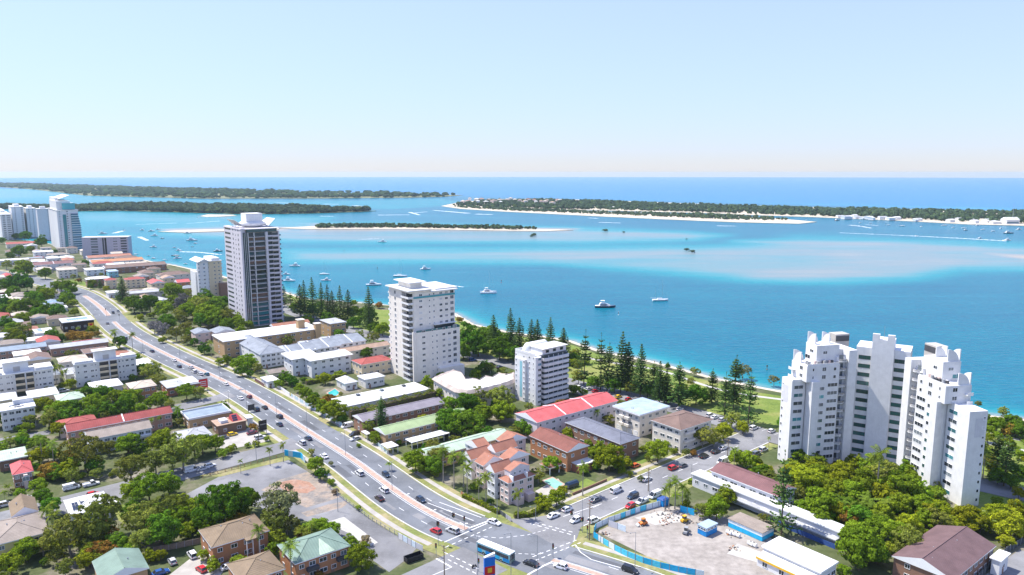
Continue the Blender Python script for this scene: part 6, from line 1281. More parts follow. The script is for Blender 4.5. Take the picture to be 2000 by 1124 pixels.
while n_ < 380 and tries < 14000:
    tries += 1; x, y = rt.uniform(-10, 2010), 505 + 610*rt.random()**.8
    X, Y = G(x, y); cx0, cy0 = min(COASTW, key=lambda q: math.dist(q, (X, Y)))
    # inland of the beach only
    i = min(range(len(COASTW) - 1), key=lambda i: math.dist(((COASTW[i][0] + COASTW[i + 1][0])/2, (COASTW[i][1] + COASTW[i + 1][1])/2), (X, Y)))
    a_, b_ = Vector(COASTW[i]), Vector(COASTW[i + 1]); tt = (b_ - a_).normalized()
    if (X - a_.x)*tt.y - (Y - a_.y)*tt.x < 16: continue
    h = rt.uniform(1.8, 6.5)
    if not free(X, Y, h*.35): continue
    k_ = rt.choice('ssbbddoyor'); plant(k_, X, Y, h, 1.15); n_ += 1
# ------------------------------------------------------------------ vehicles
def ring(x, w0, z0, w1, z1): return [(x, -w0, z0), (x, w0, z0), (x, w0*1.0, (z0 + z1)/2), (x, w1, z1), (x, -w1, z1), (x, -w0*1.0, (z0 + z1)/2)]
def car_meshes(kind):
    L, W, Hh = {'sedan': (4.7, .9, 1.45), 'hatch': (4.1, .87, 1.5), 'suv': (4.7, .94, 1.72), 'van': (5.2, .98, 2.1), 'ute': (5.2, .94, 1.78)}[kind]
    a = L/2; b = MB(); g = MB(); bel = .92 if kind != 'van' else 1.1; top = Hh
    b.loft([ring(-a, W*.86, .42, W*.8, bel*.86), ring(-a + .25, W*.98, .28, W*.93, bel), ring(-a*.3, W, .25, W*.96, bel), ring(a*.35, W, .25, W*.96, bel), ring(a - .55, W*.98, .27, W*.9, bel*.86), ring(a - .1, W*.9, .34, W*.8, bel*.72), ring(a, W*.8, .42, W*.72, bel*.62)])
    prof = {'sedan': [(-a + .55, bel), (-a + 1.25, top), (a*.12, top), (a*.48, bel)], 'hatch': [(-a + .12, bel), (-a + .6, top), (a*.12, top), (a*.52, bel)], 'suv': [(-a + .08, bel), (-a + .4, top), (a*.15, top), (a*.5, bel)], 'van': [(-a + .05, bel), (-a + .15, top), (a*.42, top), (a*.78, bel)], 'ute': [(-a*.1, bel), (-a*.02, top), (a*.28, top), (a*.58, bel)]}[kind]
    (r0, _), (r1, _), (f1, _), (f0, _) = prof; wt = W*.74
    c = [(r0, bel - .02, W*.93), (r1, top - .05, wt), (f1, top - .05, wt), (f0, bel - .02, W*.93)]
    ri = [[(x, -w, z) for x, z, w in c], [(x, w, z) for x, z, w in c]]
    g.loft(ri)                                    # glasshouse
    r = MB().box(r1 - .05, -wt - .02, top - .06, f1 + .05, wt + .02, top)      # roof skin and pillars
    for s in (-1, 1):
        for (p, q_) in (((r0, bel), (r1, top - .03)), ((f0, bel), (f1, top - .03)), (((r0 + f0)/2, bel), ((r1 + f1)/2, top - .03))): r.tube((p[0], s*W*.935, p[1]), (q_[0], s*(wt + .01), q_[1]), .055, n=4)
    if kind == 'van': r.box(-a + .12, -W*.9, bel, a*.2, -W*.83, top - .1).box(-a + .12, W*.83, bel, a*.2, W*.9, top - .1)
    if kind == 'ute': b.box(-a + .02, -W*.94, bel - .02, -a*.14, -W*.86, bel + .3).box(-a + .02, W*.86, bel - .02, -a*.14, W*.94, bel + .3).box(-a + .02, -W*.86, bel - .02, -a + .1, W*.86, bel + .28)
    body = b.data('body', ['car_white']); glass_ = g.data('windows', ['car_glass']); roof = r.data('roof', ['car_white'])
    return L, W, body, glass_, roof
wheel = MB().tube((0, -.11, 0), (0, .11, 0), .33, n=12, m=0).tube((0, -.12, 0), (0, .12, 0), .19, n=8, m=1).data('wheel', ['rubber', 'metal'])
hl = MB().box(-.05, -.18, -.08, .03, .18, .08).data('headlight', ['lamp_glass']); tl = MB().box(-.03, -.16, -.1, .05, .16, .1).data('tail_light', ['red_light'])
CAR = {}
cname = dict(white='white', black='black', red='red', silver='silver', grey='dark grey', blue='blue', navy='dark navy', maroon='maroon', yellow='yellow', teal='teal blue', orange='orange red', brown='dark brown')
kname = dict(sedan='sedan', hatch='hatchback', suv='SUV', van='van', ute='ute')
rc = random.Random(5)
def oset(o, mat):
    o.material_slots[0].link = 'OBJECT'; o.material_slots[0].material = M[mat]
def car(x, y, kind, colr, ang, where, z=.02, parts=True):
    if kind not in CAR: CAR[kind] = car_meshes(kind)
    L, W, body, gl_, roof = CAR[kind]; X, Y = G(x, y, .7)
    o = thing('parked_car' if 'parked' in where else 'car', '', kname[kind].lower() if kind in ('van', 'ute') else 'car', (X, Y, z), ang, 'cars ' + where)
    ob = link('body', body, o); oset(ob, 'car_' + colr); link('windows', gl_, o); r_ = link('roof', roof, o); oset(r_, 'car_' + colr)
    for sx in (-1, 1):
        for sy in (-1, 1): link('wheel', wheel, o, (sx*L*.31, sy*(W - .08), .33))
    for sy in (-1, 1): link('headlight', hl, o, (L/2 - .06, sy*W*.58, .62)); link('tail_light', tl, o, (-L/2 + .02, sy*W*.66, .76))
    auto(o, f'{cname[colr]} {kname[kind]} {where}', f'{cname[colr]} {kname[kind]}s {where}', x, y)
    return o
def hwy(x, y, kind, colr, dirn):
    i = dist_at((x, y)); a = math.atan2(CL[min(i + 1, len(CL) - 1)][1] - CL[i - 1][1], CL[min(i + 1, len(CL) - 1)][0] - CL[i - 1][0])
    car(x, y, kind, colr, a + (0 if dirn == 'n' else math.pi), 'driving on the highway', .12)
for q in ((602, 856, 'sedan', 'navy', 'n'), (590, 865, 'suv', 'silver', 'n'), (633, 891, 'sedan', 'white', 'n'), (702, 924, 'suv', 'white', 'n'), (750, 957, 'suv', 'white', 'n'), (741, 973, 'sedan', 'brown', 'n'), (754, 927, 'hatch', 'navy', 's'), (822, 976, 'hatch', 'navy', 's'),
          (884, 1036, 'suv', 'silver', 'n'), (851, 1037, 'hatch', 'red', 'n'), (965, 1020, 'sedan', 'white', 's'), (1037, 1100, 'sedan', 'black', 'n'), (1095, 1106, 'hatch', 'white', 'n'), (1231, 1113, 'suv', 'black', 's'),
          (470, 778, 'sedan', 'white', 'n'), (487, 775, 'hatch', 'maroon', 'n'), (501, 800, 'suv', 'navy', 'n'), (517, 796, 'sedan', 'black', 'n'), (546, 814, 'suv', 'black', 'n'), (546, 829, 'sedan', 'navy', 'n'), (297, 686, 'sedan', 'navy', 'n'), (340, 704, 'sedan', 'white', 'n'), (350, 716, 'hatch', 'navy', 'n'), (373, 718, 'sedan', 'silver', 'n'), (379, 726, 'suv', 'white', 'n'), (391, 731, 'sedan', 'silver', 'n'), (404, 731, 'hatch', 'teal', 'n'), (441, 750, 'sedan', 'white', 'n'), (210, 632, 'sedan', 'grey', 'n'), (221, 611, 'suv', 'black', 's'), (231, 608, 'sedan', 'grey', 's'), (245, 661, 'suv', 'grey', 'n')): hwy(*q)
A_E = UA - R(90); A_W = A_E + math.pi
for q in ((1081, 1007, 'sedan', 'white', A_E), (1108, 995, 'hatch', 'white', A_E), (1160, 1016, 'suv', 'white', A_E), (1163, 976, 'sedan', 'grey', A_E), (1204, 958, 'van', 'white', A_E), (1254, 979, 'ute', 'silver', A_W), (1231, 988, 'hatch', 'red', A_W), (1263, 936, 'sedan', 'silver', A_E), (1315, 914, 'suv', 'red', A_E), (1334, 909, 'hatch', 'grey', A_E), (1375, 891, 'suv', 'black', A_E), (1398, 882, 'sedan', 'black', A_E), (1412, 875, 'sedan', 'white', A_E), (1279, 968, 'van', 'white', A_W), (1411, 902, 'van', 'white', A_W)): car(*q, 'parked along the cross street', .13)
car(1124, 1016, 'hatch', 'white', A_W, 'waiting on the cross street', .13); car(1236, 969, 'suv', 'navy', A_W, 'driving on the cross street', .13)
U90 = math.atan2(esp[1][1] - esp[3][1], esp[1][0] - esp[3][0]) + R(90)
for q in ((1472, 836, 'suv', 'white', U90), (1507, 842, 'hatch', 'white', U90), (1491, 878, 'suv', 'silver', A_E), (1477, 886, 'suv', 'grey', A_E), (1328, 799, 'hatch', 'white', U90), (1387, 811, 'suv', 'white', U90), (1410, 820, 'hatch', 'silver', U90), (1396, 815, 'sedan', 'white', U90), (1131, 757, 'suv', 'white', U90), (1149, 760, 'sedan', 'white', U90), (1163, 764, 'hatch', 'red', U90), (1208, 775, 'hatch', 'yellow', U90), (1228, 780, 'hatch', 'red', U90), (923, 703, 'suv', 'blue', U90), (944, 710, 'sedan', 'white', U90), (960, 712, 'suv', 'black', U90), (976, 717, 'sedan', 'navy', U90), (567, 600, 'sedan', 'white', U90), (574, 603, 'sedan', 'silver', U90), (580, 606, 'sedan', 'grey', U90), (588, 610, 'hatch', 'white', U90)): car(*q, 'parked by the foreshore park', .12)
for q in ((1242, 909, 'hatch', 'orange', A_E, 'parked on a lawn'), (678, 832, 'van', 'white', A_W, 'parked in a driveway by the highway'), (692, 848, 'suv', 'black', A_W, 'parked in a driveway by the highway'), (694, 857, 'sedan', 'silver', A_W, 'parked in a driveway by the highway'), (454, 848, 'hatch', 'yellow', A_E, 'parked in the shop carpark'), (493, 845, 'sedan', 'maroon', A_E, 'parked in the shop carpark'), (508, 854, 'suv', 'white', A_E, 'parked in the shop carpark'), (437, 855, 'hatch', 'grey', A_E, 'parked in the shop carpark'),
          (396, 915, 'sedan', 'silver', A_E, 'parked along the side street'), (374, 918, 'van', 'white', A_E, 'parked along the side street'), (410, 909, 'hatch', 'white', A_E, 'parked along the side street'), (139, 952, 'van', 'white', A_E, 'parked along the side street'), (178, 945, 'ute', 'white', A_E, 'parked along the side street'), (182, 965, 'hatch', 'red', A_E, 'parked along the side street'), (53, 973, 'sedan', 'white', A_E, 'parked along the side street'), (10, 985, 'suv', 'silver', A_E, 'parked along the side street'),
          (227, 984, 'suv', 'white', UA, 'parked in a driveway'), (375, 1083, 'suv', 'white', UA, 'parked in the brick house driveway'), (336, 1096, 'hatch', 'silver', UA, 'parked in the brick house driveway'), (393, 1111, 'hatch', 'red', UA + R(10), 'parked in the brick house driveway'), (313, 1118, 'sedan', 'blue', A_E, 'parked in the brick house driveway'), (447, 1106, 'sedan', 'white', A_E, 'parked in the brick house driveway'), (297, 712, 'sedan', 'silver', A_E, 'parked beside the walk-up flats'), (305, 716, 'suv', 'white', A_E, 'parked beside the walk-up flats'), (288, 708, 'hatch', 'grey', A_E, 'parked beside the walk-up flats'), (125, 763, 'suv', 'silver', A_E, 'parked beside the walk-up flats')): car(*q, .055)
# bus
X, Y = G(968, 1085, .5); bus = thing('bus', 'white roofed city bus with blue advertising crossing the junction', 'bus', (X, Y, .13), math.atan2(G(942, 1058, 3.1)[1] - G(1007, 1084, 3.1)[1], G(942, 1058, 3.1)[0] - G(1007, 1084, 3.1)[0]))
MB().box(-6, -1.25, .35, 6, 1.25, 2.95).mk('body', bus, 'w_bluegreen'); MB().box(-6.02, -1.27, 2.96, 6.02, 1.27, 3.15).mk('roof', bus, 'car_white'); MB().box(-2.5, -.6, 3.151, -.3, .6, 3.4).mk('roof_unit', bus, 'w_palegrey')
for s in (-1, 1):
    for k in range(8): MB().box(-5.6 + k*1.42, s*1.26 - .02, 1.5, -4.24 + k*1.42, s*1.26 + .02, 2.6).mk('side_window', bus, 'car_glass')
    for k, (a, b, m_) in enumerate(((-5.9, -3.6, 'cont_blue'), (-2.4, .6, 'hoard_blue'), (.7, 2.7, 'cont_blue'), (4.1, 5.8, 'hoard_blue'))): MB().box(a, s*1.27 - .015, .5, b, s*1.27 + .015, 1.45).mk('advert_panel', bus, m_)
    for x in (-3, 3.4): link('wheel', cached('bw', lambda: MB().tube((0, -.16, 0), (0, .16, 0), .48, n=12, m=0).tube((0, -.17, 0), (0, .17, 0), .25, n=8, m=1).data('wheel', ['rubber', 'metal'])), bus, (x, s*1.15, .35))
MB().box(-6.04, -1.1, 1.2, -6.001, 1.1, 2.8).mk('rear_window', bus, 'car_glass'); MB().box(6.001, -1.15, 1.0, 6.04, 1.15, 2.8).mk('windscreen', bus, 'car_glass'); MB().box(-6.03, -1.2, .4, -6.001, 1.2, 1.18).mk('rear_panel', bus, 'r_darkgreen'); MB().box(5.2, -1.28, .4, 6.03, -1.2501, 1.4).mk('green_corner', bus, 'pool_green')
# scooter with rider-less dark body, waiting at the line
X, Y = G(926, 1110); sco = thing('motor_scooter', 'small dark motor scooter at the stop line near the blue pylon', 'scooter', (X, Y, .13), A_E)
MB().loft([ring(-.7, .16, .35, .14, .75), ring(-.2, .18, .3, .14, .8), ring(.3, .14, .3, .1, .5), ring(.65, .1, .35, .1, 1.0)]).mk('body', sco, 'car_black'); MB().box(-.6, -.15, .8, .1, .15, .9).mk('seat', sco, 'rubber'); MB().tube((.6, -.32, 1.05), (.6, .32, 1.05), .03).mk('handlebar', sco, 'metal')
for x in (-.6, .7): link('wheel', MB().tube((0, -.06, 0), (0, .06, 0), .24, n=10).data('wheel', ['rubber']), sco, (x, 0, .24))
# ------------------------------------------------------------------ boats
def hull(L, W, h, m='car_white'):
    mb = MB(); r = []
    for t, w, z0 in ((-.5, .78, .0), (-.25, .95, -.15), (.05, 1.0, -.2), (.3, .72, -.1), (.45, .3, .1), (.5, .04, .35)):
        x = t*L; ww = W/2*w; top = h*(1 + .35*max(0, t)*1.6); r.append([(x, -ww, top), (x, -ww*.86, h*.3), (x, -ww*.3, z0*h - .1), (x, ww*.3, z0*h - .1), (x, ww*.86, h*.3), (x, ww, top)])
    return mb.loft(r).data('hull', [m])
BOAT = {}
def boat(x, y, lpx, kind='cruiser', colr='white', ang=None, desc=None):
    X, Y = G(x, y, -.2); L = max(4.5, min(20, lpx*DEP(X, Y)/FPX)); W = L*.29; h = L*.085
    if ang is None: ang = R(rc.choice([8, -6, 175, 186, 20]))
    o = thing({'sail': 'sailing_boat', 'ketch': 'sailing_boat', 'cat': 'catamaran'}.get(kind, 'motor_boat'), '', 'boat', (X, Y, -.55), ang, 'boats on the water')
    key = (kind, colr, round(L))
    L = round(L); W = L*.29; h = L*.085
    if kind == 'cat':
        for s in (-1, 1): link('hull', cached(('h2', L), lambda: hull(L, L*.12, h)), o, (0, s*L*.19, 0))
        MB().box(-L*.35, -L*.19, h*.8, L*.2, L*.19, h*1.2).mk('bridge_deck', o, 'car_white')
    else: link('hull', cached(('h', colr, L), lambda: hull(L, W, h, 'car_' + colr)), o)
    if colr != 'white' or kind in ('sail', 'ketch'): link('deck', cached(('dk', L), lambda: MB().prism([(-L*.48, -W*.36), (L*.05, -W*.47), (L*.3, -W*.33), (L*.46, -W*.06), (L*.46, W*.06), (L*.3, W*.33), (L*.05, W*.47), (-L*.48, W*.36)], h*1.02, h*1.12).data('deck', ['w_white'])), o)
    if kind in ('cruiser', 'cat'):
        cz = h*1.2
        link('cabin', cached(('cb', L, kind), lambda: MB().loft([[(-L*.3, -W*.36, h), (-L*.3, W*.36, h), (-L*.26, W*.32, cz + L*.1), (-L*.26, -W*.32, cz + L*.1)], [(L*.1, -W*.34, h), (L*.1, W*.34, h), (L*.04, W*.3, cz + L*.1), (L*.04, -W*.3, cz + L*.1)], [(L*.27, -W*.22, h), (L*.27, W*.22, h), (L*.22, W*.2, h*1.5), (L*.22, -W*.2, h*1.5)]]).data('cabin', ['w_white'])), o)
        link('cabin_windows', cached(('cw', L), lambda: MB().box(-L*.22, -W*.375, h*1.35, L*.06, W*.375, h*1.35 + L*.045).data('cabin_windows', ['car_glass'])), o)
        if L > 7: link('flybridge', cached(('fb', L), lambda: MB().box(-L*.24, -W*.3, cz + L*.1, 0, W*.3, cz + L*.13).box(-L*.22, -W*.28, cz + L*.22, -L*.02, W*.28, cz + L*.235).box(-L*.2, -W*.26, cz + L*.13, -L*.19, -W*.24, cz + L*.22).box(-L*.2, W*.24, cz + L*.13, -L*.19, W*.26, cz + L*.22).box(-L*.05, -W*.26, cz + L*.13, -L*.04, -W*.24, cz + L*.22).box(-L*.05, W*.24, cz + L*.13, -L*.04, W*.26, cz + L*.22).data('flybridge', ['w_white'])), o)
    if kind in ('sail', 'ketch', 'cat'):
        link('coachroof', cached(('cr', L), lambda: MB().loft([[(-L*.2, -W*.26, h), (-L*.2, W*.26, h), (-L*.2, W*.22, h*1.7), (-L*.2, -W*.22, h*1.7)], [(L*.18, -W*.16, h), (L*.18, W*.16, h), (L*.14, W*.13, h*1.5), (L*.14, -W*.13, h*1.5)]]).data('coachroof', ['w_white'])), o)
        for mx, mh in (((.06, 1.2),) if kind != 'ketch' else ((.1, 1.15), (-.32, .8))):
            MB().tube((L*mx, 0, h), (L*mx, 0, h + L*mh), .09, .06, 5).mk('mast', o, 'metal'); MB().tube((L*mx, 0, h*2.2), (L*(mx - .34), 0, h*2.1), .12, .1, 5).mk('boom', o, 'w_white')
            st_ = MB()
            for e in ((L*.49, 0, h*1.4), (-L*.47, 0, h)): st_.tube((L*mx, 0, h + L*mh*.97), e, .025, n=3)
            st_.mk('stay', o, 'metal')
    d_ = desc or {'cruiser': 'motor cruiser', 'sail': 'single masted yacht', 'ketch': 'two masted yacht', 'cat': 'catamaran'}[kind]
    d_ = {'white': 'white ', 'navy': 'dark hulled ', 'black': 'black hulled ', 'blue': 'blue hulled '}.get(colr, '') + d_
    auto(o, d_ + ' on the water', d_ + 's on the water', x, y)
    return o
for q in ((201, 457, 16), (242, 450, 6, 'cruiser', 'navy'), (277, 450, 10), (296, 452, 12), (309, 449, 10), (301, 461, 15), (317, 466, 8, 'cruiser', 'navy'), (375, 470, 20), (382, 476, 9), (376, 482, 5, 'cruiser', 'navy'), (299, 483, 14), (340, 484, 8), (350, 490, 14), (342, 500, 15, 'sail', 'black'), (347, 505, 15), (426, 491, 17, 'cruiser', 'navy'), (419, 502, 12), (253, 490, 11, 'sail'), (367, 456, 14), (387, 425, 5), (746, 473, 17), (575, 520, 22), (634, 536, 20, 'sail'), (636, 548, 19), (565, 549, 26), (730, 557, 30), (782, 540, 28, 'sail'), (831, 526, 20),
          (954, 572, 33, 'cat', 'white', R(5)), (1182, 600, 40, 'cruiser', 'navy', R(0)), (1290, 587, 32, 'ketch', 'white', R(8)), (1635, 431, 13, 'cruiser', 'navy'), (1761, 442, 12, 'sail'), (1844, 441, 11, 'sail'), (1883, 446, 10, 'sail'), (1886, 450, 9, 'cruiser', 'navy'), (1920, 449, 9, 'sail'), (1910, 441, 9), (1970, 456, 18, 'cruiser', 'navy'), (1991, 449, 12), (1790, 461, 7), (1913, 466, 10), (1966, 470, 16), (560, 536, 14), (472, 388, 6), (300, 505, 10), (322, 508, 10, 'sail'), (265, 497, 10, 'sail'), (290, 500, 8), (362, 516, 9), (1530, 428, 5), (1575, 430, 4), (1680, 436, 6), (1462, 424, 6, 'sail'), (1395, 421, 6, 'sail'), (1300, 416, 6), (1262, 415, 6, 'sail'), (1700, 437, 6, 'sail'), (1735, 440, 7, 'sail'), (1800, 443, 7), (1862, 445, 8, 'sail'), (1940, 452, 9, 'sail'), (1955, 447, 8)): boat(*q)
for x, y, c_ in ((979, 552, 'sign_red'), (737, 526, 'trim_dark'), (672, 492, 'trim_dark'), (1208, 615, 'w_white'), (1498, 722, 'timber'), (1730, 439, 'trim_dark'), (190, 445, 'trim_dark'), (222, 444, 'trim_dark')):
    X, Y = G(x, y, -.4); o = thing('channel_marker', '', 'marker', (X, Y, -.7)); MB().tube((0, 0, -.3), (0, 0, 2.6), .14, n=6).mk('post', o, 'timber'); MB().box(-.4, -.06, 1.9, .4, .06, 2.8).mk('marker_board', o, c_); MB().tube((0, 0, -.1), (0, 0, .5), .6, .35, 8).mk('float', o, c_); auto(o, 'small channel marker in the water', 'small channel markers in the water', x, y)
def wake(pts, w0, w1):
    P_ = smooth([G(*q, -.55) for q in pts], 2); mb = MB(); n = len(P_)
    A = [inset(P_, -(w0 + (w1 - w0)*i/n))[i] for i in range(n)]; B2 = [inset(P_, (w0 + (w1 - w0)*i/n))[i] for i in range(n)]
    for i in range(n - 1): mb.poly([(*A[i], -.55), (*A[i + 1], -.55), (*B2[i + 1], -.55), (*B2[i], -.55)][::-1])
    o = mb.mk('boat_wake', None, 'foam'); o['kind'] = 'stuff'; o['label'] = 'white foam wake trailing behind a boat'; o['category'] = 'wake'
for pts, a, b_ in (([(1966, 471), (1880, 466), (1780, 461), (1640, 455)], 6, 2), ([(1658, 440), (1680, 442), (1702, 446)], 6, 2), ([(1715, 441), (1690, 439)], 3, 2), ([(345, 436), (265, 439)], 3, 2), ([(430, 432), (365, 437)], 3, 2), ([(352, 492), (390, 493), (432, 498)], 4, 2), ([(242, 451), (222, 456)], 3, 5), ([(272, 463), (288, 470)], 4, 3), ([(915, 417), (846, 411)], 10, 3), ([(738, 420.5), (800, 420)], 8, 4), ([(800, 415), (820, 420.5)], 6, 3), ([(930, 418.5), (962, 419.5)], 10, 5), ([(1150, 426), (1168, 427)], 5, 4), ([(1170, 434.5), (1212, 436)], 5, 3), ([(632, 399), (662, 399.5)], 9, 5), ([(690, 402), (710, 403.5)], 12, 6), ([(540, 396), (570, 397.5)], 6, 4), ([(810, 416), (834, 414)], 5, 3), ([(625, 422.5), (652, 423)], 6, 4), ([(1400, 441.5), (1438, 442)], 5, 3), ([(870, 556), (905, 561)], 2, 1), ([(740, 466.5), (700, 468)], 2, 1), ([(1240, 411), (1225, 410.5)], 6, 3)): wake(pts, a, b_)
# ------------------------------------------------------------------ islands
def island(name, px, mat, z=.5, skirt=None):
    pts = [G(*q) for q in px]; a = sum(pts[i][0]*pts[(i + 1) % len(pts)][1] - pts[(i + 1) % len(pts)][0]*pts[i][1] for i in range(len(pts)))
    if a < 0: pts = pts[::-1]
    return struct(name, MB().prism(pts, -1.5, z), mat)
def inpoly(x, y, poly):
    c_ = False
    for i in range(len(poly)):
        x0, y0 = poly[i]; x1, y1 = poly[(i + 1) % len(poly)]
        if (y0 > y) != (y1 > y) and x < (x1 - x0)*(y - y0)/(y1 - y0) + x0: c_ = not c_
    return c_
phi = (1 + 5**.5)/2
ICO = [Vector(v).normalized() for v in [(-1, phi, 0), (1, phi, 0), (-1, -phi, 0), (1, -phi, 0), (0, -1, phi), (0, 1, phi), (0, -1, -phi), (0, 1, -phi), (phi, 0, -1), (phi, 0, 1), (-phi, 0, -1), (-phi, 0, 1)]]
ICF = [(0, 11, 5), (0, 5, 1), (0, 1, 7), (0, 7, 10), (0, 10, 11), (1, 5, 9), (5, 11, 4), (11, 10, 2), (10, 7, 6), (7, 1, 8), (3, 9, 4), (3, 4, 2), (3, 2, 6), (3, 6, 8), (3, 8, 9), (4, 9, 5), (2, 4, 11), (6, 2, 10), (8, 6, 7), (9, 8, 1)]
def forest(label, px, n, h0, h1, seed, mat='leaf_far', wide=1.0):
    poly = [G(*q) for q in px]; rng = random.Random(seed); xs = [p_[0] for p_ in poly]; ys = [p_[1] for p_ in poly]; v = []; f = []; k = 0; tries = 0
    while k < n and tries < n*30:
        tries += 1; x, y = rng.uniform(min(xs), max(xs)), rng.uniform(min(ys), max(ys))
        if not inpoly(x, y, poly): continue
        lump = .6 + .4*math.sin(x*.011 + seed)*math.sin(y*.007 + 2*seed) + .25*math.sin(x*.045)*math.cos(y*.05)
        h = (h0 + (h1 - h0)*rng.random())*max(.45, .75 + .35*lump); r = h*rng.uniform(.45, .75)*wide
        for b in range(3):
            c_ = Vector((x + rng.uniform(-.5, .5)*r, y + rng.uniform(-.5, .5)*r, .4 + h*rng.uniform(.35, .62))); i = len(v); ry = r*rng.uniform(.5, .8)
            for d in ICO: v.append(tuple(c_ + Vector((d.x*ry, d.y*ry, d.z*h*.38))*rng.uniform(.72, 1.2)))
            f += [(i + a, i + b2, i + c2) for a, b2, c2 in ICF]
        k += 1
    me = bpy.data.meshes.new('forest'); me.from_pydata(v, [], f); me.materials.append(M[mat]); me.update()
    o = link('forest', me); o['kind'] = 'stuff'; o['label'] = label; o['category'] = 'forest'
I1 = [(-700, 354), (0, 359), (150, 363.5), (300, 369), (530, 374.5), (700, 378.5), (860, 381), (905, 381.5), (870, 384.5), (800, 386.5), (640, 388), (400, 388.5), (170, 382.5), (120, 376.5), (60, 370), (0, 366), (-700, 361)]
island('island', I1, 'dune'); forest('far dark forest along the long barrier island', I1, 5200, 12, 22, 1, wide=1.7)
I2 = [(-300, 401), (0, 404), (160, 405), (300, 402.5), (480, 403.5), (600, 408.5), (700, 411.5), (735, 412.5), (690, 414.5), (600, 417.5), (470, 418.5), (330, 414.5), (230, 412), (150, 413), (0, 408.5), (-300, 406)]
island('island', I2, 'dune'); forest('dark forest covering the middle island', I2, 3600, 10, 17, 2, wide=1.2)
island('sandbar', [(392, 422.5), (405, 419.5), (455, 420), (462, 421.5), (430, 423.5), (404, 424)], 'sand', .2)
island('sandbar', [(540, 446), (620, 442), (800, 441.5), (1000, 446.5), (1075, 448.5), (1120, 449.8), (1060, 452), (950, 450.5), (800, 447.6), (600, 447.8)], 'sand', .3)
I3 = [(617, 444), (700, 443), (800, 442.6), (1000, 447), (1058, 448.6), (1000, 449), (900, 447.6), (800, 445.6), (620, 446)]
forest('dark scrub along the narrow sand island', I3[:5] + I3[5:], 420, 5, 10, 3); 
island('sandbar', [(308, 453), (360, 450), (450, 447.8), (545, 446), (545, 448.2), (440, 452), (360, 454.6)], 'sand', .3)
I4 = [(880, 402), (920, 397.5), (960, 393.5), (1060, 392), (1200, 397), (1400, 404), (1600, 408.5), (1800, 413), (2000, 417), (2300, 423), (2300, 450), (2000, 438), (1900, 435.5), (1750, 428.5), (1600, 423), (1480, 419.5), (1400, 416.5), (1250, 412.5), (1100, 409), (1040, 408), (960, 407)]
island('spit', [(862, 403), (900, 395), (960, 390), (1060, 388.5), (1200, 392.5), (1400, 400), (1600, 405.5), (1800, 410), (2000, 413.5), (2300, 420), (2300, 455), (2000, 441.5), (1900, 439), (1750, 431), (1600, 425), (1480, 421), (1400, 417.5), (1250, 413.5), (1100, 410), (1040, 409.5), (900, 406.5)], 'sand', .5)
forest('green scrub covering the ocean spit', I4, 3600, 7, 14, 4, wide=1.1)
I5 = [(885, 404), (1000, 409), (1100, 412), (1250, 417), (1400, 422), (1500, 427), (1540, 430.5), (1500, 432), (1400, 429), (1250, 422.5), (1150, 418.5), (1000, 412.5), (905, 407)]
island('spit_arm', [(865, 403.2), (900, 404), (1000, 408.6), (1100, 411), (1250, 416), (1400, 421), (1500, 426), (1555, 430.5), (1595, 434), (1560, 437.5), (1450, 435), (1300, 429), (1150, 422), (990, 414), (900, 408.5)], 'sand', .4)
forest('scrub along the inner arm of the spit', I5, 900, 5, 9, 5)
# rows of small houses and a resort at the head of the spit
rs = random.Random(9)
for k in range(26):
    t = k/25; x = 905 + 190*t + rs.uniform(-4, 4); y = 399 + 4*t + rs.uniform(-4.5, 3.5) - 4*math.sin(t*2.5)
    X, Y = G(x, y); w, d, h = rs.uniform(10, 22), rs.uniform(10, 18), rs.uniform(8, 13)
    o = thing('spit_building', '', 'building', (X, Y, .5), rs.uniform(0, 1.5), 'pale buildings at the head of the spit'); MB().box(-w/2, -d/2, -.3, w/2, d/2, h).mk('wall', o, rs.choice(['w_pink', 'w_cream', 'w_pink', 'w_white'])); roof_part(o, w, d, h, 'hip', rs.choice(['r_tan', 'r_terra', 'r_cream', 'r_white']), 2.5, .6, 'x' if w > d else 'y'); auto(o, 'pale building at the head of the ocean spit', 'pale buildings at the head of the ocean spit', x, y)
for k in range(34):
    x = 1620 + 370*rs.random(); y = 425 + (x - 1600)*.0325 + rs.uniform(-1.5, 2)
    if k >= 30: x, y = ((1196, 408), (1290, 412), (1350, 414), (1265, 411))[k - 30]
    X, Y = G(x, y); w, d, h = rs.uniform(8, 20), rs.uniform(8, 14), rs.uniform(3.5, 6)
    o = thing('spit_shed', '', 'building', (X, Y, .5), rs.uniform(0, .6), 'low white sheds along the spit marina'); MB().box(-w/2, -d/2, -.3, w/2, d/2, h).mk('wall', o, 'w_white'); roof_part(o, w, d, h, 'gable', rs.choice(['r_white', 'r_lightgrey', 'r_white']), 1.6, .4, 'x'); auto(o, 'low white shed along the spit marina', 'low white sheds along the spit marina', x, y)
X, Y = G(1972, 438); o = thing('marina_building', 'large white marina building with tall mast at the right edge', 'building', (X, Y, .5), R(10)); MB().box(-16, -8, -.3, 16, 8, 9).mk('wall', o, 'w_white'); roof_part(o, 32, 16, 9, 'gable', 'r_white', 5, .5, 'x'); MB().tube((6, 0, 9), (6, 0, 44), .5, .2, 6).mk('mast', o, 'metal'); bx(o, 'glazing', -14, -8.1, 2, 14, -8.01, 5, 'glass_blue')
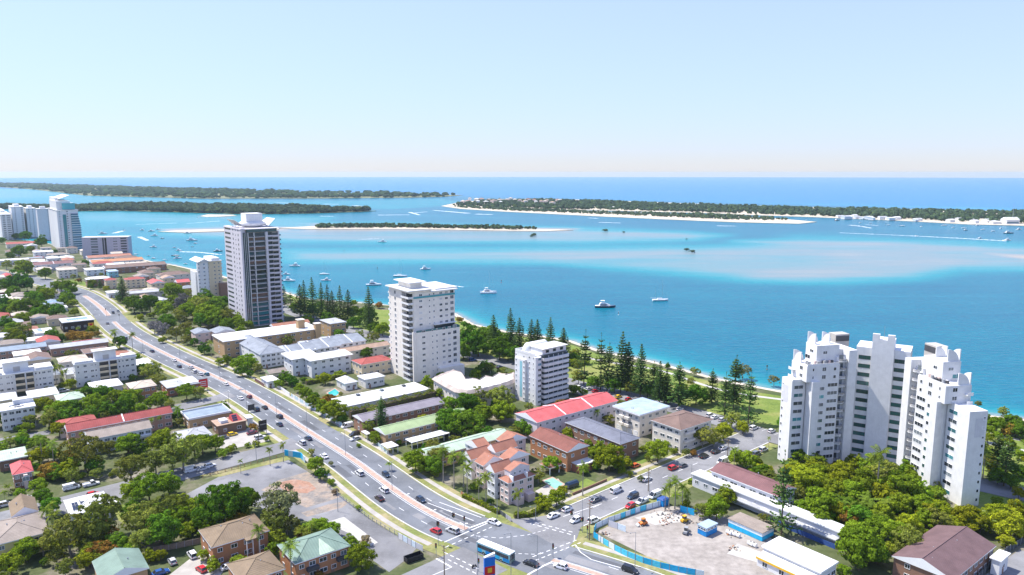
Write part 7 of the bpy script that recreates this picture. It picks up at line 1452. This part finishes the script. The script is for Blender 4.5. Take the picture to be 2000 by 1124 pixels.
# ------------------------------------------------------------------ street furniture
def lamp(x, yb, yt, arm=1, ang=None, kind='lamp'):
    X, Y = G(x, yb); h = min(13, max(5, HGT((x, yb), yt))); o = thing('street_lamp' if kind == 'lamp' else 'power_pole', '', 'street lamp' if kind == 'lamp' else 'power pole', (X, Y, .1), UA if ang is None else ang)
    if kind == 'lamp':
        MB().tube((0, 0, 0), (0, 0, h), .1, .06, 7).mk('pole', o, 'pole_grey')
        for s in ((-1, 1) if arm == 2 else (1,)):
            MB().tube((0, 0, h - .1), (0, s*2.0, h + .35), .05, .04, 5).mk('arm', o, 'pole_grey'); MB().loft([[(-.12, s*1.9, h + .3), (.12, s*1.9, h + .3), (.12, s*1.9, h + .4), (-.12, s*1.9, h + .4)], [(-.16, s*2.5, h + .36), (.16, s*2.5, h + .36), (.12, s*2.5, h + .5), (-.12, s*2.5, h + .5)]]).mk('lamp_head', o, 'metal')
        auto(o, 'grey street lamp', 'grey street lamps', x, (yb + yt)/2)
    else:
        MB().tube((0, 0, 0), (0, 0, h), .17, .12, 7).mk('pole', o, 'timber'); MB().box(-1.2, -.08, h - .7, 1.2, .08, h - .55).mk('crossarm', o, 'timber'); MB().box(-.9, -.08, h - 1.8, .9, .08, h - 1.66).mk('crossarm', o, 'timber')
        ins = cached('ins', lambda: MB().tube((0, 0, 0), (0, 0, .22), .06, .04, 6).data('insulator', ['w_white']))
        for u in (-1.1, -.5, .5, 1.1): link('insulator', ins, o, (u, 0, h - .55))
        auto(o, 'timber power pole', 'timber power poles', x, (yb + yt)/2)
for q in ((600, 845, 793, 2), (675, 891, 843, 2), (766, 959, 903, 2), (482, 799, 758), (447, 791, 760), (501, 901, 866), (280, 695, 664), (971, 1012, 960), (1240, 1108, 1040), (1046, 1018, 990), (998, 1130, 1042), (933, 1130, 1048), (1049, 1128, 1046), (1137, 1040, 974), (540, 812, 772, 2), (430, 742, 708, 2), (352, 706, 676, 2), (1268, 975, 925), (1350, 942, 908), (660, 1000, 955), (1470, 860, 825), (1560, 876, 838)): lamp(*q)
for q in ((868, 1128, 1066), (1151, 1056, 982), (506, 873, 832), (1266, 960, 914), (1421, 893, 858), (737, 850, 798)): lamp(*q, kind='power')
def signal(x, yb, yt, faces=1, arm=0.0, ang=0.0):
    X, Y = G(x, yb); h = max(4, HGT((x, yb), yt)); o = thing('traffic_light', '', 'traffic light', (X, Y, .12), ang); MB().tube((0, 0, 0), (0, 0, h), .08, .07, 6).mk('pole', o, 'pole_grey')
    spots = [(0, h - .6)]
    if arm: MB().tube((0, 0, h), (arm, 0, h + .7), .07, .05, 5).mk('mast_arm', o, 'pole_grey'); spots += [(arm, h + .3)]
    for sx, z in spots:
        for dy in (-.28, .28)[:1 + (faces > 1)]:
            hd = MB().box(sx - .24, dy - .14, z - .7, sx + .24, dy + .14, z + .7).mk('signal_head', o, 'black')
            for k, c_ in enumerate(('red_light', 'yellow', 'pool_green')): MB().tube((sx, dy - .15, z + .42 - .42*k), (sx, dy - .2, z + .42 - .42*k), .13, n=8).mk('lens', hd, c_)
    auto(o, 'black traffic light', 'black traffic lights', x, yb)
for q in ((907, 1036, 1010, 2), (856, 1066, 1020, 2, 5.5, R(40)), (1080, 1090, 1066, 2), (1137, 1041, 1012, 2, -4.0, R(-40)), (935, 1118, 1092, 1), (852, 1088, 1062, 1), (1147, 1052, 1030, 1), (234, 628, 614, 1), (208, 620, 603, 1)): signal(*q)
# pylon and roadside signs
X, Y = G(956, 1136); o = thing('pylon_sign', 'tall blue pylon sign with red panel and slanted white top', 'sign', (X, Y, .1), R(20))
h = HGT((956, 1136), 1086); MB().box(-1.5, -.35, 0, 1.5, .35, h*.95).mk('panel', o, 'sign_blue'); MB().loft([[(-1.5, -.36, h*.951), (-1.5, .36, h*.951), (-1.5, .36, h*.97), (-1.5, -.36, h*.97)], [(1.5, -.36, h*.951), (1.5, .36, h*.951), (1.5, .36, h*1.08), (1.5, -.36, h*1.08)]]).mk('slanted_top', o, 'trim_white'); MB().box(-1.5, -.4, h*.28, 1.5, -.351, h*.6).mk('red_panel', o, 'sign_red'); MB().box(-.6, -.43, h*.36, .6, -.401, h*.54).mk('orange_symbol', o, 'yellow')
def board(label, x, yb, w, h, z, mat, ang=A_E, name='sign_board'):
    X, Y = G(x, yb); o = thing(name, label, 'sign', (X, Y, .05), ang)
    for s in (-1, 1): MB().box(s*w*.42 - .1, -.1, 0, s*w*.42 + .1, .1, z + .2).mk('post', o, 'pole_grey')
    MB().box(-w/2, -.15, z, w/2, .15, z + h).mk('panel', o, mat); MB().box(-w/2 - .08, -.18, z + h, w/2 + .08, .18, z + h + .12).mk('frame', o, 'trim_dark'); return o
o = board('black billboard on two posts beside the shop carpark', 514, 848, 3.4, 4.2, 1.6, 'black'); MB().box(-1.2, -.17, 4.0, 1.2, -.151, 4.4).mk('pale_strip', o, 'glass_curtain')
o = board('red roadside sign with pale stripes beside the white shop', 398, 763, 4.2, 4.6, 1.2, 'sign_red')
for z in (2.4, 3.4, 4.4): MB().box(-1.5, -.17, z, 1.4, -.151, z + .35).mk('pale_stripe', o, 'w_white')
o = board('dark small billboard at the shop entrance kerb', 491, 806, 3.0, 2.6, 1.0, 'trim_dark')
# ------------------------------------------------------------------ fences and walls
def fence(label, px, h, name, mats, panel=2.4, t=.06, post='pole_grey', cat='fence', pr=True, z=0.0, rail=False):
    pts = [Vector((*G(*q), 0)) for q in px]; o = thing(name, label, cat, pts[0]); k = 0
    for a, b in zip(pts[:-1], pts[1:]):
        L = (b - a).length; n = max(1, round(L/panel)); rz = math.atan2(b.y - a.y, b.x - a.x); pl = L/n
        for i in range(n):
            q = a.lerp(b, (i + .5)/n) - pts[0]; m_ = mats[(k*7 + k//3) % len(mats)]; k += 1
            if rail:
                me = cached(('rail', round(pl, 2), h, m_), lambda: MB().box(-pl/2, -.03, h - .1, pl/2, .03, h).box(-pl/2, -.03, h*.5, pl/2, .03, h*.5 + .06).box(-pl/2, -.03, .1, pl/2, .03, .16).data('rail', [m_]))
            else: me = cached(('pan', round(pl, 2), h, t, m_), lambda: MB().box(-pl/2 + .03, -t/2, .05, pl/2 - .03, t/2, h).data('panel', [m_]))
            link('rail' if rail else 'panel', me, o, (q.x, q.y, z), rz)
            if pr: q = a.lerp(b, i/n) - pts[0]; link('post', cached(('fp', h, post), lambda: MB().box(-.07, -.07, 0, .07, .07, h + .12).data('post', [post])), o, (q.x, q.y, z), rz)
    return o
fence('blue printed hoarding curving along the highway side of the construction yard', [(1159, 1050), (1178, 1063), (1200, 1076), (1226, 1089), (1256, 1101), (1290, 1111), (1325, 1119), (1375, 1128)], 1.9, 'site_hoarding', ['hoard_blue', 'hoard_cyan', 'hoard_white', 'hoard_blue', 'hoard_cyan'])
fence('pale blue hoarding along the cross street side of the construction yard', [(1160, 1042), (1164, 1034), (1188, 1022), (1212, 1014), (1250, 1000), (1286, 990), (1305, 985)], 1.9, 'site_hoarding', ['hoard_cyan', 'hoard_white', 'hoard_white'])
fence('grey white panel fence inside the construction yard corner', [(1188, 1028), (1206, 1034), (1222, 1040)], 2.0, 'site_fence', ['w_palegrey', 'hoard_white'])
fence('blue hoarding piece beside the yard trees', [(1328, 1000), (1342, 1004), (1356, 1008)], 2.2, 'site_hoarding', ['hoard_blue'])
fence('white and blue pier wall along the highway beside the motel', [(569, 776), (600, 794), (632, 812), (668, 834)], 1.8, 'boundary_wall', ['fence_blue', 'w_white'], 2.0, .12, 'w_white', 'wall')
fence('white boundary wall left of the pier wall on the highway', [(538, 755), (552, 764), (566, 774)], 1.6, 'boundary_wall', ['w_white'], 2.5, .16, 'w_white', 'wall')
fence('red picket fence in front of the low white roadside house', [(498, 745), (508, 751), (516, 757)], 1.7, 'picket_fence', ['r_brownred'], 1.2)
fence('blue painted wall at the corner of the vacant lot', [(556, 890), (572, 893), (588, 896), (596, 905)], 2.4, 'boundary_wall', ['hoard_blue', 'fence_blue'], 2.6, .15, 'w_white', 'wall')
fence('open rail fence along the vacant lot beside the highway', [(640, 952), (664, 972), (690, 992), (720, 1014), (752, 1034), (790, 1056)], 1.3, 'rail_fence', ['metal'], 2.4, rail=True)
fence('white banner fence near the junction end of the vacant lot', [(778, 1052), (796, 1062), (812, 1071), (826, 1078)], 1.9, 'banner_fence', ['w_white', 'hoard_white', 'w_palegrey'], 2.2)
fence('low rail fence along the side street edge of the vacant lot', [(396, 934), (440, 922), (490, 909), (552, 892)], 1.0, 'rail_fence', ['trim_dark'], 2.4, rail=True, post='b_orange')
fence('timber paling fence behind the brick houses at the bottom left', [(300, 1080), (345, 1072), (392, 1062)], 1.8, 'paling_fence', ['fence_timber'], 2.4)
fence('dark grey fence along the townhouses near the junction', [(958, 992), (974, 1003), (988, 1013), (998, 1020)], 1.5, 'boundary_wall', ['fence_dark', 'lav_panel' if 'lav_panel' in M else 'w_slabgrey'], 2.0, cat='wall')
fence('orange picket fence in front of the townhouse palms', [(900, 966), (915, 975), (932, 985)], 1.2, 'picket_fence', ['b_orange', 'paver'], 1.4)
fence('tall dark mesh fence along the car park in the lower right', [(1905, 1140), (1935, 1110), (1965, 1082), (2000, 1060), (2030, 1040)], 2.0, 'mesh_fence', ['fence_dark'], 2.4)
fence('teal fence beside the small carport on the highway', [(735, 868), (748, 880), (756, 888)], 1.5, 'paling_fence', ['w_teal_wall'], 1.8)
fence('brown retaining wall below the brick block lawn', [(1118, 968), (1150, 955), (1185, 940)], .9, 'retaining_wall', ['b_brown'], 2.4, .25, 'b_brown', 'wall', pr=False)
X, Y = G(808, 1094); o = thing('black_hoarding', 'black open topped hoarding beside the junction at the vacant lot', 'skip', (X, Y, .05), R(36));  # dark hoarding by the lot, built as an open black box
for a in ((-2.6, -1.1, 2.6, -1.0), (-2.6, 1.0, 2.6, 1.1), (-2.6, -.99, -2.5, .99), (2.5, -.99, 2.6, .99)): MB().box(a[0], a[1], .2, a[2], a[3], 1.5).mk('side_panel', o, 'black')
MB().box(-2.6, -1.1, .05, 2.6, 1.1, .19).mk('floor', o, 'black')
# pools
for lab, px, m_ in (('motel swimming pool with turquoise water', [(640, 768), (654, 760), (664, 768), (650, 777)], 'pool_water'), ('pale green swimming pool beside the corner townhouses', [(1062, 940), (1080, 934), (1100, 946), (1084, 956)], 'pool_green')):
    c_ = [G(*q) for q in px]; mx, my = sum(p_[0] for p_ in c_)/4, sum(p_[1] for p_ in c_)/4; o = thing('swimming_pool', lab, 'pool', (mx, my, 0)); loc = [(p_[0] - mx, p_[1] - my) for p_ in c_][::-1]
    MB().prism([(x*1.25, y*1.25) for x, y in loc], .0, .06).mk('coping', o, 'paver'); MB().poly([(x, y, .075) for x, y in loc]).mk('pool_surface', o, m_)
# construction yard: site office, sheds, loader, heaps
cx, cy, w, d, a = fit((1380, 1033), 1363, 1401, 2.8, 38); o = thing('site_office', 'blue and white two tone site office box in the construction yard', 'site office', (cx, cy, 0), a); LAND.append(('blue site office', 1381, 1030))
MB().box(-w/2, -d/2, .1, w/2, d/2, 1.7).mk('lower_wall', o, 'cont_blue'); MB().box(-w/2 - .02, -d/2 - .02, 1.701, w/2 + .02, d/2 + .02, 2.8).mk('upper_wall', o, 'fence_blue'); MB().box(-w/2 - .2, -d/2 - .2, 2.801, w/2 + .2, d/2 + .2, 2.95).mk('roof', o, 'r_skyblue')
for k in range(3): window(o, 'F', w + .05, d + .05, w*(.2 + .3*k), 1.75, 1.0, .8, 'blue'); window(o, 'L', w + .05, d + .05, d*(.2 + .3*k), 1.75, 1.0, .8, 'blue')
cx, cy, w, d, a = fit((1489, 1042), 1423, 1512, 2.7, 38); o = thing('site_shed', 'long blue and white site shed below the long white roof', 'shed', (cx, cy, 0), a); MB().box(-w/2, -d/2, .1, w/2, d/2, 1.5).mk('lower_wall', o, 'hoard_blue'); MB().box(-w/2 - .02, -d/2 - .02, 1.501, w/2 + .02, d/2 + .02, 2.7).mk('upper_wall', o, 'hoard_white'); MB().box(-w/2 - .25, -d/2 - .25, 2.701, w/2 + .25, d/2 + .25, 2.85).mk('roof', o, 'r_taupe')
X, Y = G(1295, 986); o = thing('storage_tank', 'blue tarped storage box at the street end of the construction yard', 'container', (X, Y, 0), R(38)); MB().box(-1.6, -1.3, 0, 1.6, 1.3, 2.2).mk('body', o, 'cont_blue'); MB().loft([[(-1.7, -1.4, 2.2), (1.7, -1.4, 2.2), (1.7, 1.4, 2.2), (-1.7, 1.4, 2.2)], [(-1.2, -.9, 2.6), (1.2, -.9, 2.6), (1.2, .9, 2.6), (-1.2, .9, 2.6)]]).mk('tarp', o, 'awning_blue')
def loader(x, y, ang, colr, label):
    X, Y = G(x, y); o = thing('mini_loader', label, 'loader', (X, Y, .02), ang)
    MB().loft([ring(-1.3, .6, .45, .5, 1.1), ring(.3, .65, .4, .55, 1.2), ring(1.0, .55, .45, .45, .8)]).mk('body', o, colr); MB().box(-.6, -.5, 1.2, .4, .5, 2.1).mk('cab_glass', o, 'car_glass'); MB().box(-.7, -.56, 2.1, .5, .56, 2.2).mk('cab_roof', o, colr)
    MB().tube((.4, -.6, 1.1), (1.7, -.6, .6), .1, n=5).tube((.4, .6, 1.1), (1.7, .6, .6), .1, n=5).mk('lift_arm', o, colr); MB().loft([[(1.6, -.8, .2), (1.6, .8, .2), (1.65, .8, .8), (1.65, -.8, .8)], [(2.3, -.8, .15), (2.3, .8, .15), (2.3, .8, .22), (2.3, -.8, .22)]]).mk('bucket', o, 'metal')
    for sx in (-.8, .7):
        for sy in (-.7, .7): link('wheel', wheel, o, (sx, sy, .38))
loader(1337, 1020, R(30), 'yellow', 'small yellow loader among the yard rubble'); loader(1340, 1043, R(60), 'pole_grey', 'small grey trailer loader in the middle of the yard'); loader(1256, 1026, R(200), 'orange', 'small orange loader on the pale yard slab')
ry = random.Random(21); heap = MB()
def chunk(mb, x, y, z, s, rng, m):
    i = len(mb.v)
    for d in ICO: mb.v.append((x + d.x*s*rng.uniform(.6, 1.2), y + d.y*s*rng.uniform(.6, 1.2), z + d.z*s*rng.uniform(.4, .9)))
    mb.f += [(i + a, i + b2, i + c2) for a, b2, c2 in ICF]; mb.m += [m]*20
for (x0, y0, n, sp) in ((1300, 1012, 26, 4), (1318, 1004, 22, 4), (1283, 1002, 8, 3), (1300, 1022, 8, 2), (1350, 1022, 12, 2), (1430, 1046, 8, 4), (1434, 1072, 16, 2), (1178, 1044, 18, 2.5), (1515, 1058, 16, 3)):
    X, Y = G(x0, y0)
    for _ in range(n): chunk(heap, X + ry.gauss(0, sp*.5), Y + ry.gauss(0, sp*.4), ry.uniform(.05, .35), ry.uniform(.2, .5), ry, ry.choice([0, 0, 0, 1, 2, 2, 3, 5]))
o = heap.mk('rubble', None, ['dirt_pile', 'concrete', 'trim_dark', 'b_pinkish', 'hoard_blue', 'b_orange']); o['kind'] = 'stuff'; o['label'] = 'loose rubble and building scraps heaped in the construction yard'; o['category'] = 'rubble'
tank = MB().tube((0, -.9, .65), (0, .9, .65), .6, n=12).data('tank', ['w_white'])
for k, (x, y) in enumerate(((1424, 1044), (1432, 1046), (1440, 1049), (1466, 1066), (1472, 1068))):
    X, Y = G(x, y); o = thing('plastic_tank', '', 'tank', (X, Y, 0), R(35), 'white tanks in the yard'); link('shell', tank, o); MB().tube((0, 0, 1.2), (0, 0, 1.4), .2, n=8).mk('lid', o, 'black'); MB().box(-.5, -.7, 0, .5, .7, .12).mk('cradle', o, 'timber'); auto(o, 'small white tank in the yard', 'small white tanks in the yard', x, y)
# bins, bollards and bus seat shapes by the kerb: covered trailer in the driveway
X, Y = G(1117, 952); o = thing('covered_trailer', 'dark blue covered trailer in the driveway beside the pale green pool', 'trailer', (X, Y, .03), R(36)); MB().loft([[(-2.4, -1.1, .5), (2.4, -1.1, .5), (2.4, 1.1, .5), (-2.4, 1.1, .5)], [(-2.4, -1.05, 1.6), (2.4, -1.05, 1.6), (2.4, 1.05, 1.6), (-2.4, 1.05, 1.6)], [(-2.2, -.5, 2.2), (2.2, -.5, 2.2), (2.2, .5, 2.2), (-2.2, .5, 2.2)]]).mk('cover', o, 'car_navy')
for s in (-1, 1): link('wheel', wheel, o, (0, s*1.0, .33))
X, Y = G(1075, 922); o = thing('pavilion', 'small terracotta roofed pool pavilion on white posts beside the townhouses', 'pavilion', (X, Y, 0), R(38)); roof_part(o, 5, 5, 2.8, 'hip', 'r_terra', 1.4, .4, 'x')
for sx in (-2.2, 2.2):
    for sy in (-2.2, 2.2): MB().box(sx - .14, sy - .14, 0, sx + .14, sy + .14, 2.8).mk('post', o, 'trim_white')
# ------------------------------------------------------------------ haze: the air over the water
hz = MB().box(-17600, -900, -2.6, 17600, 19600, 120); me = hz.data('haze', []); m = bpy.data.materials.new('haze'); m.use_nodes = True; nt = m.node_tree; nt.nodes.clear()
vo = nt.nodes.new('ShaderNodeVolumePrincipled'); vo.inputs['Color'].default_value = (0.72, 0.92, 1.0, 1); vo.inputs['Density'].default_value = HAZE; vo.inputs['Anisotropy'].default_value = 0.2
ou = nt.nodes.new('ShaderNodeOutputMaterial'); nt.links.new(vo.outputs[0], ou.inputs['Volume']); me.materials.append(m)
if HAZE > 0: ho = link('haze', me); ho['kind'] = 'stuff'
# ------------------------------------------------------------------ labels that single each repeat out
_u = ['', 'first', 'second', 'third', 'fourth', 'fifth', 'sixth', 'seventh', 'eighth', 'ninth', 'tenth', 'eleventh', 'twelfth', 'thirteenth', 'fourteenth', 'fifteenth', 'sixteenth', 'seventeenth', 'eighteenth', 'nineteenth']
ORD = _u + [(t if k == 0 else t[:-4].replace('tie', '') + 'y-' + _u[k]) if False else ('twentieth thirtieth fortieth fiftieth'.split()[q] if k == 0 else 'twenty thirty forty fifty'.split()[q] + '-' + _u[k]) for q, t in enumerate(('', '', '', '')) for k in range(10)]
def rel_to(x, y, skip=None):
    # nearest landmark in the picture and where the thing stands from it
    s, lx, ly = min(LAND, key=lambda L: (L[1] - x)**2 + (2.0*(L[2] - y))**2)
    dx, dy = x - lx, 2.0*(y - ly)
    if abs(dx) > abs(dy): r = 'right of' if dx > 0 else 'left of'
    else: r = 'in front of' if dy > 0 else 'behind'
    return r, s
byk = {}
for o, d, pl, x, y in AUTO:
    if 'on the water' in d or 'in the water' in d or 'spit' in d or 'in the yard' in d or 'on the highway' in d or 'mangrove' in d: key = (d, pl, '', '')
    elif 'parked' in d or 'cross street' in d: key = (d, pl, '', '')
    else: key = (d, pl, *rel_to(x, y))
    byk.setdefault(key, []).append((x, y, o))
for (d, pl, r, s), L in byk.items():
    L.sort(key=lambda t: t[0]); n = len(L); tail = f' {r} the {s}' if s else ''
    for i, (x, y, o) in enumerate(L):
        if n == 1: lab = d + tail
        elif i == 0: lab = 'leftmost ' + d + tail
        elif i == n - 1: lab = 'rightmost ' + d + tail
        else: lab = ORD[i + 1] + ' ' + d + ' from the left' + tail
        if len(lab.split()) > 16: lab = ORD[i + 1] + ' ' + d + tail
        if len(lab.split()) < 4: lab += ' seen from above'
        o['label'] = lab
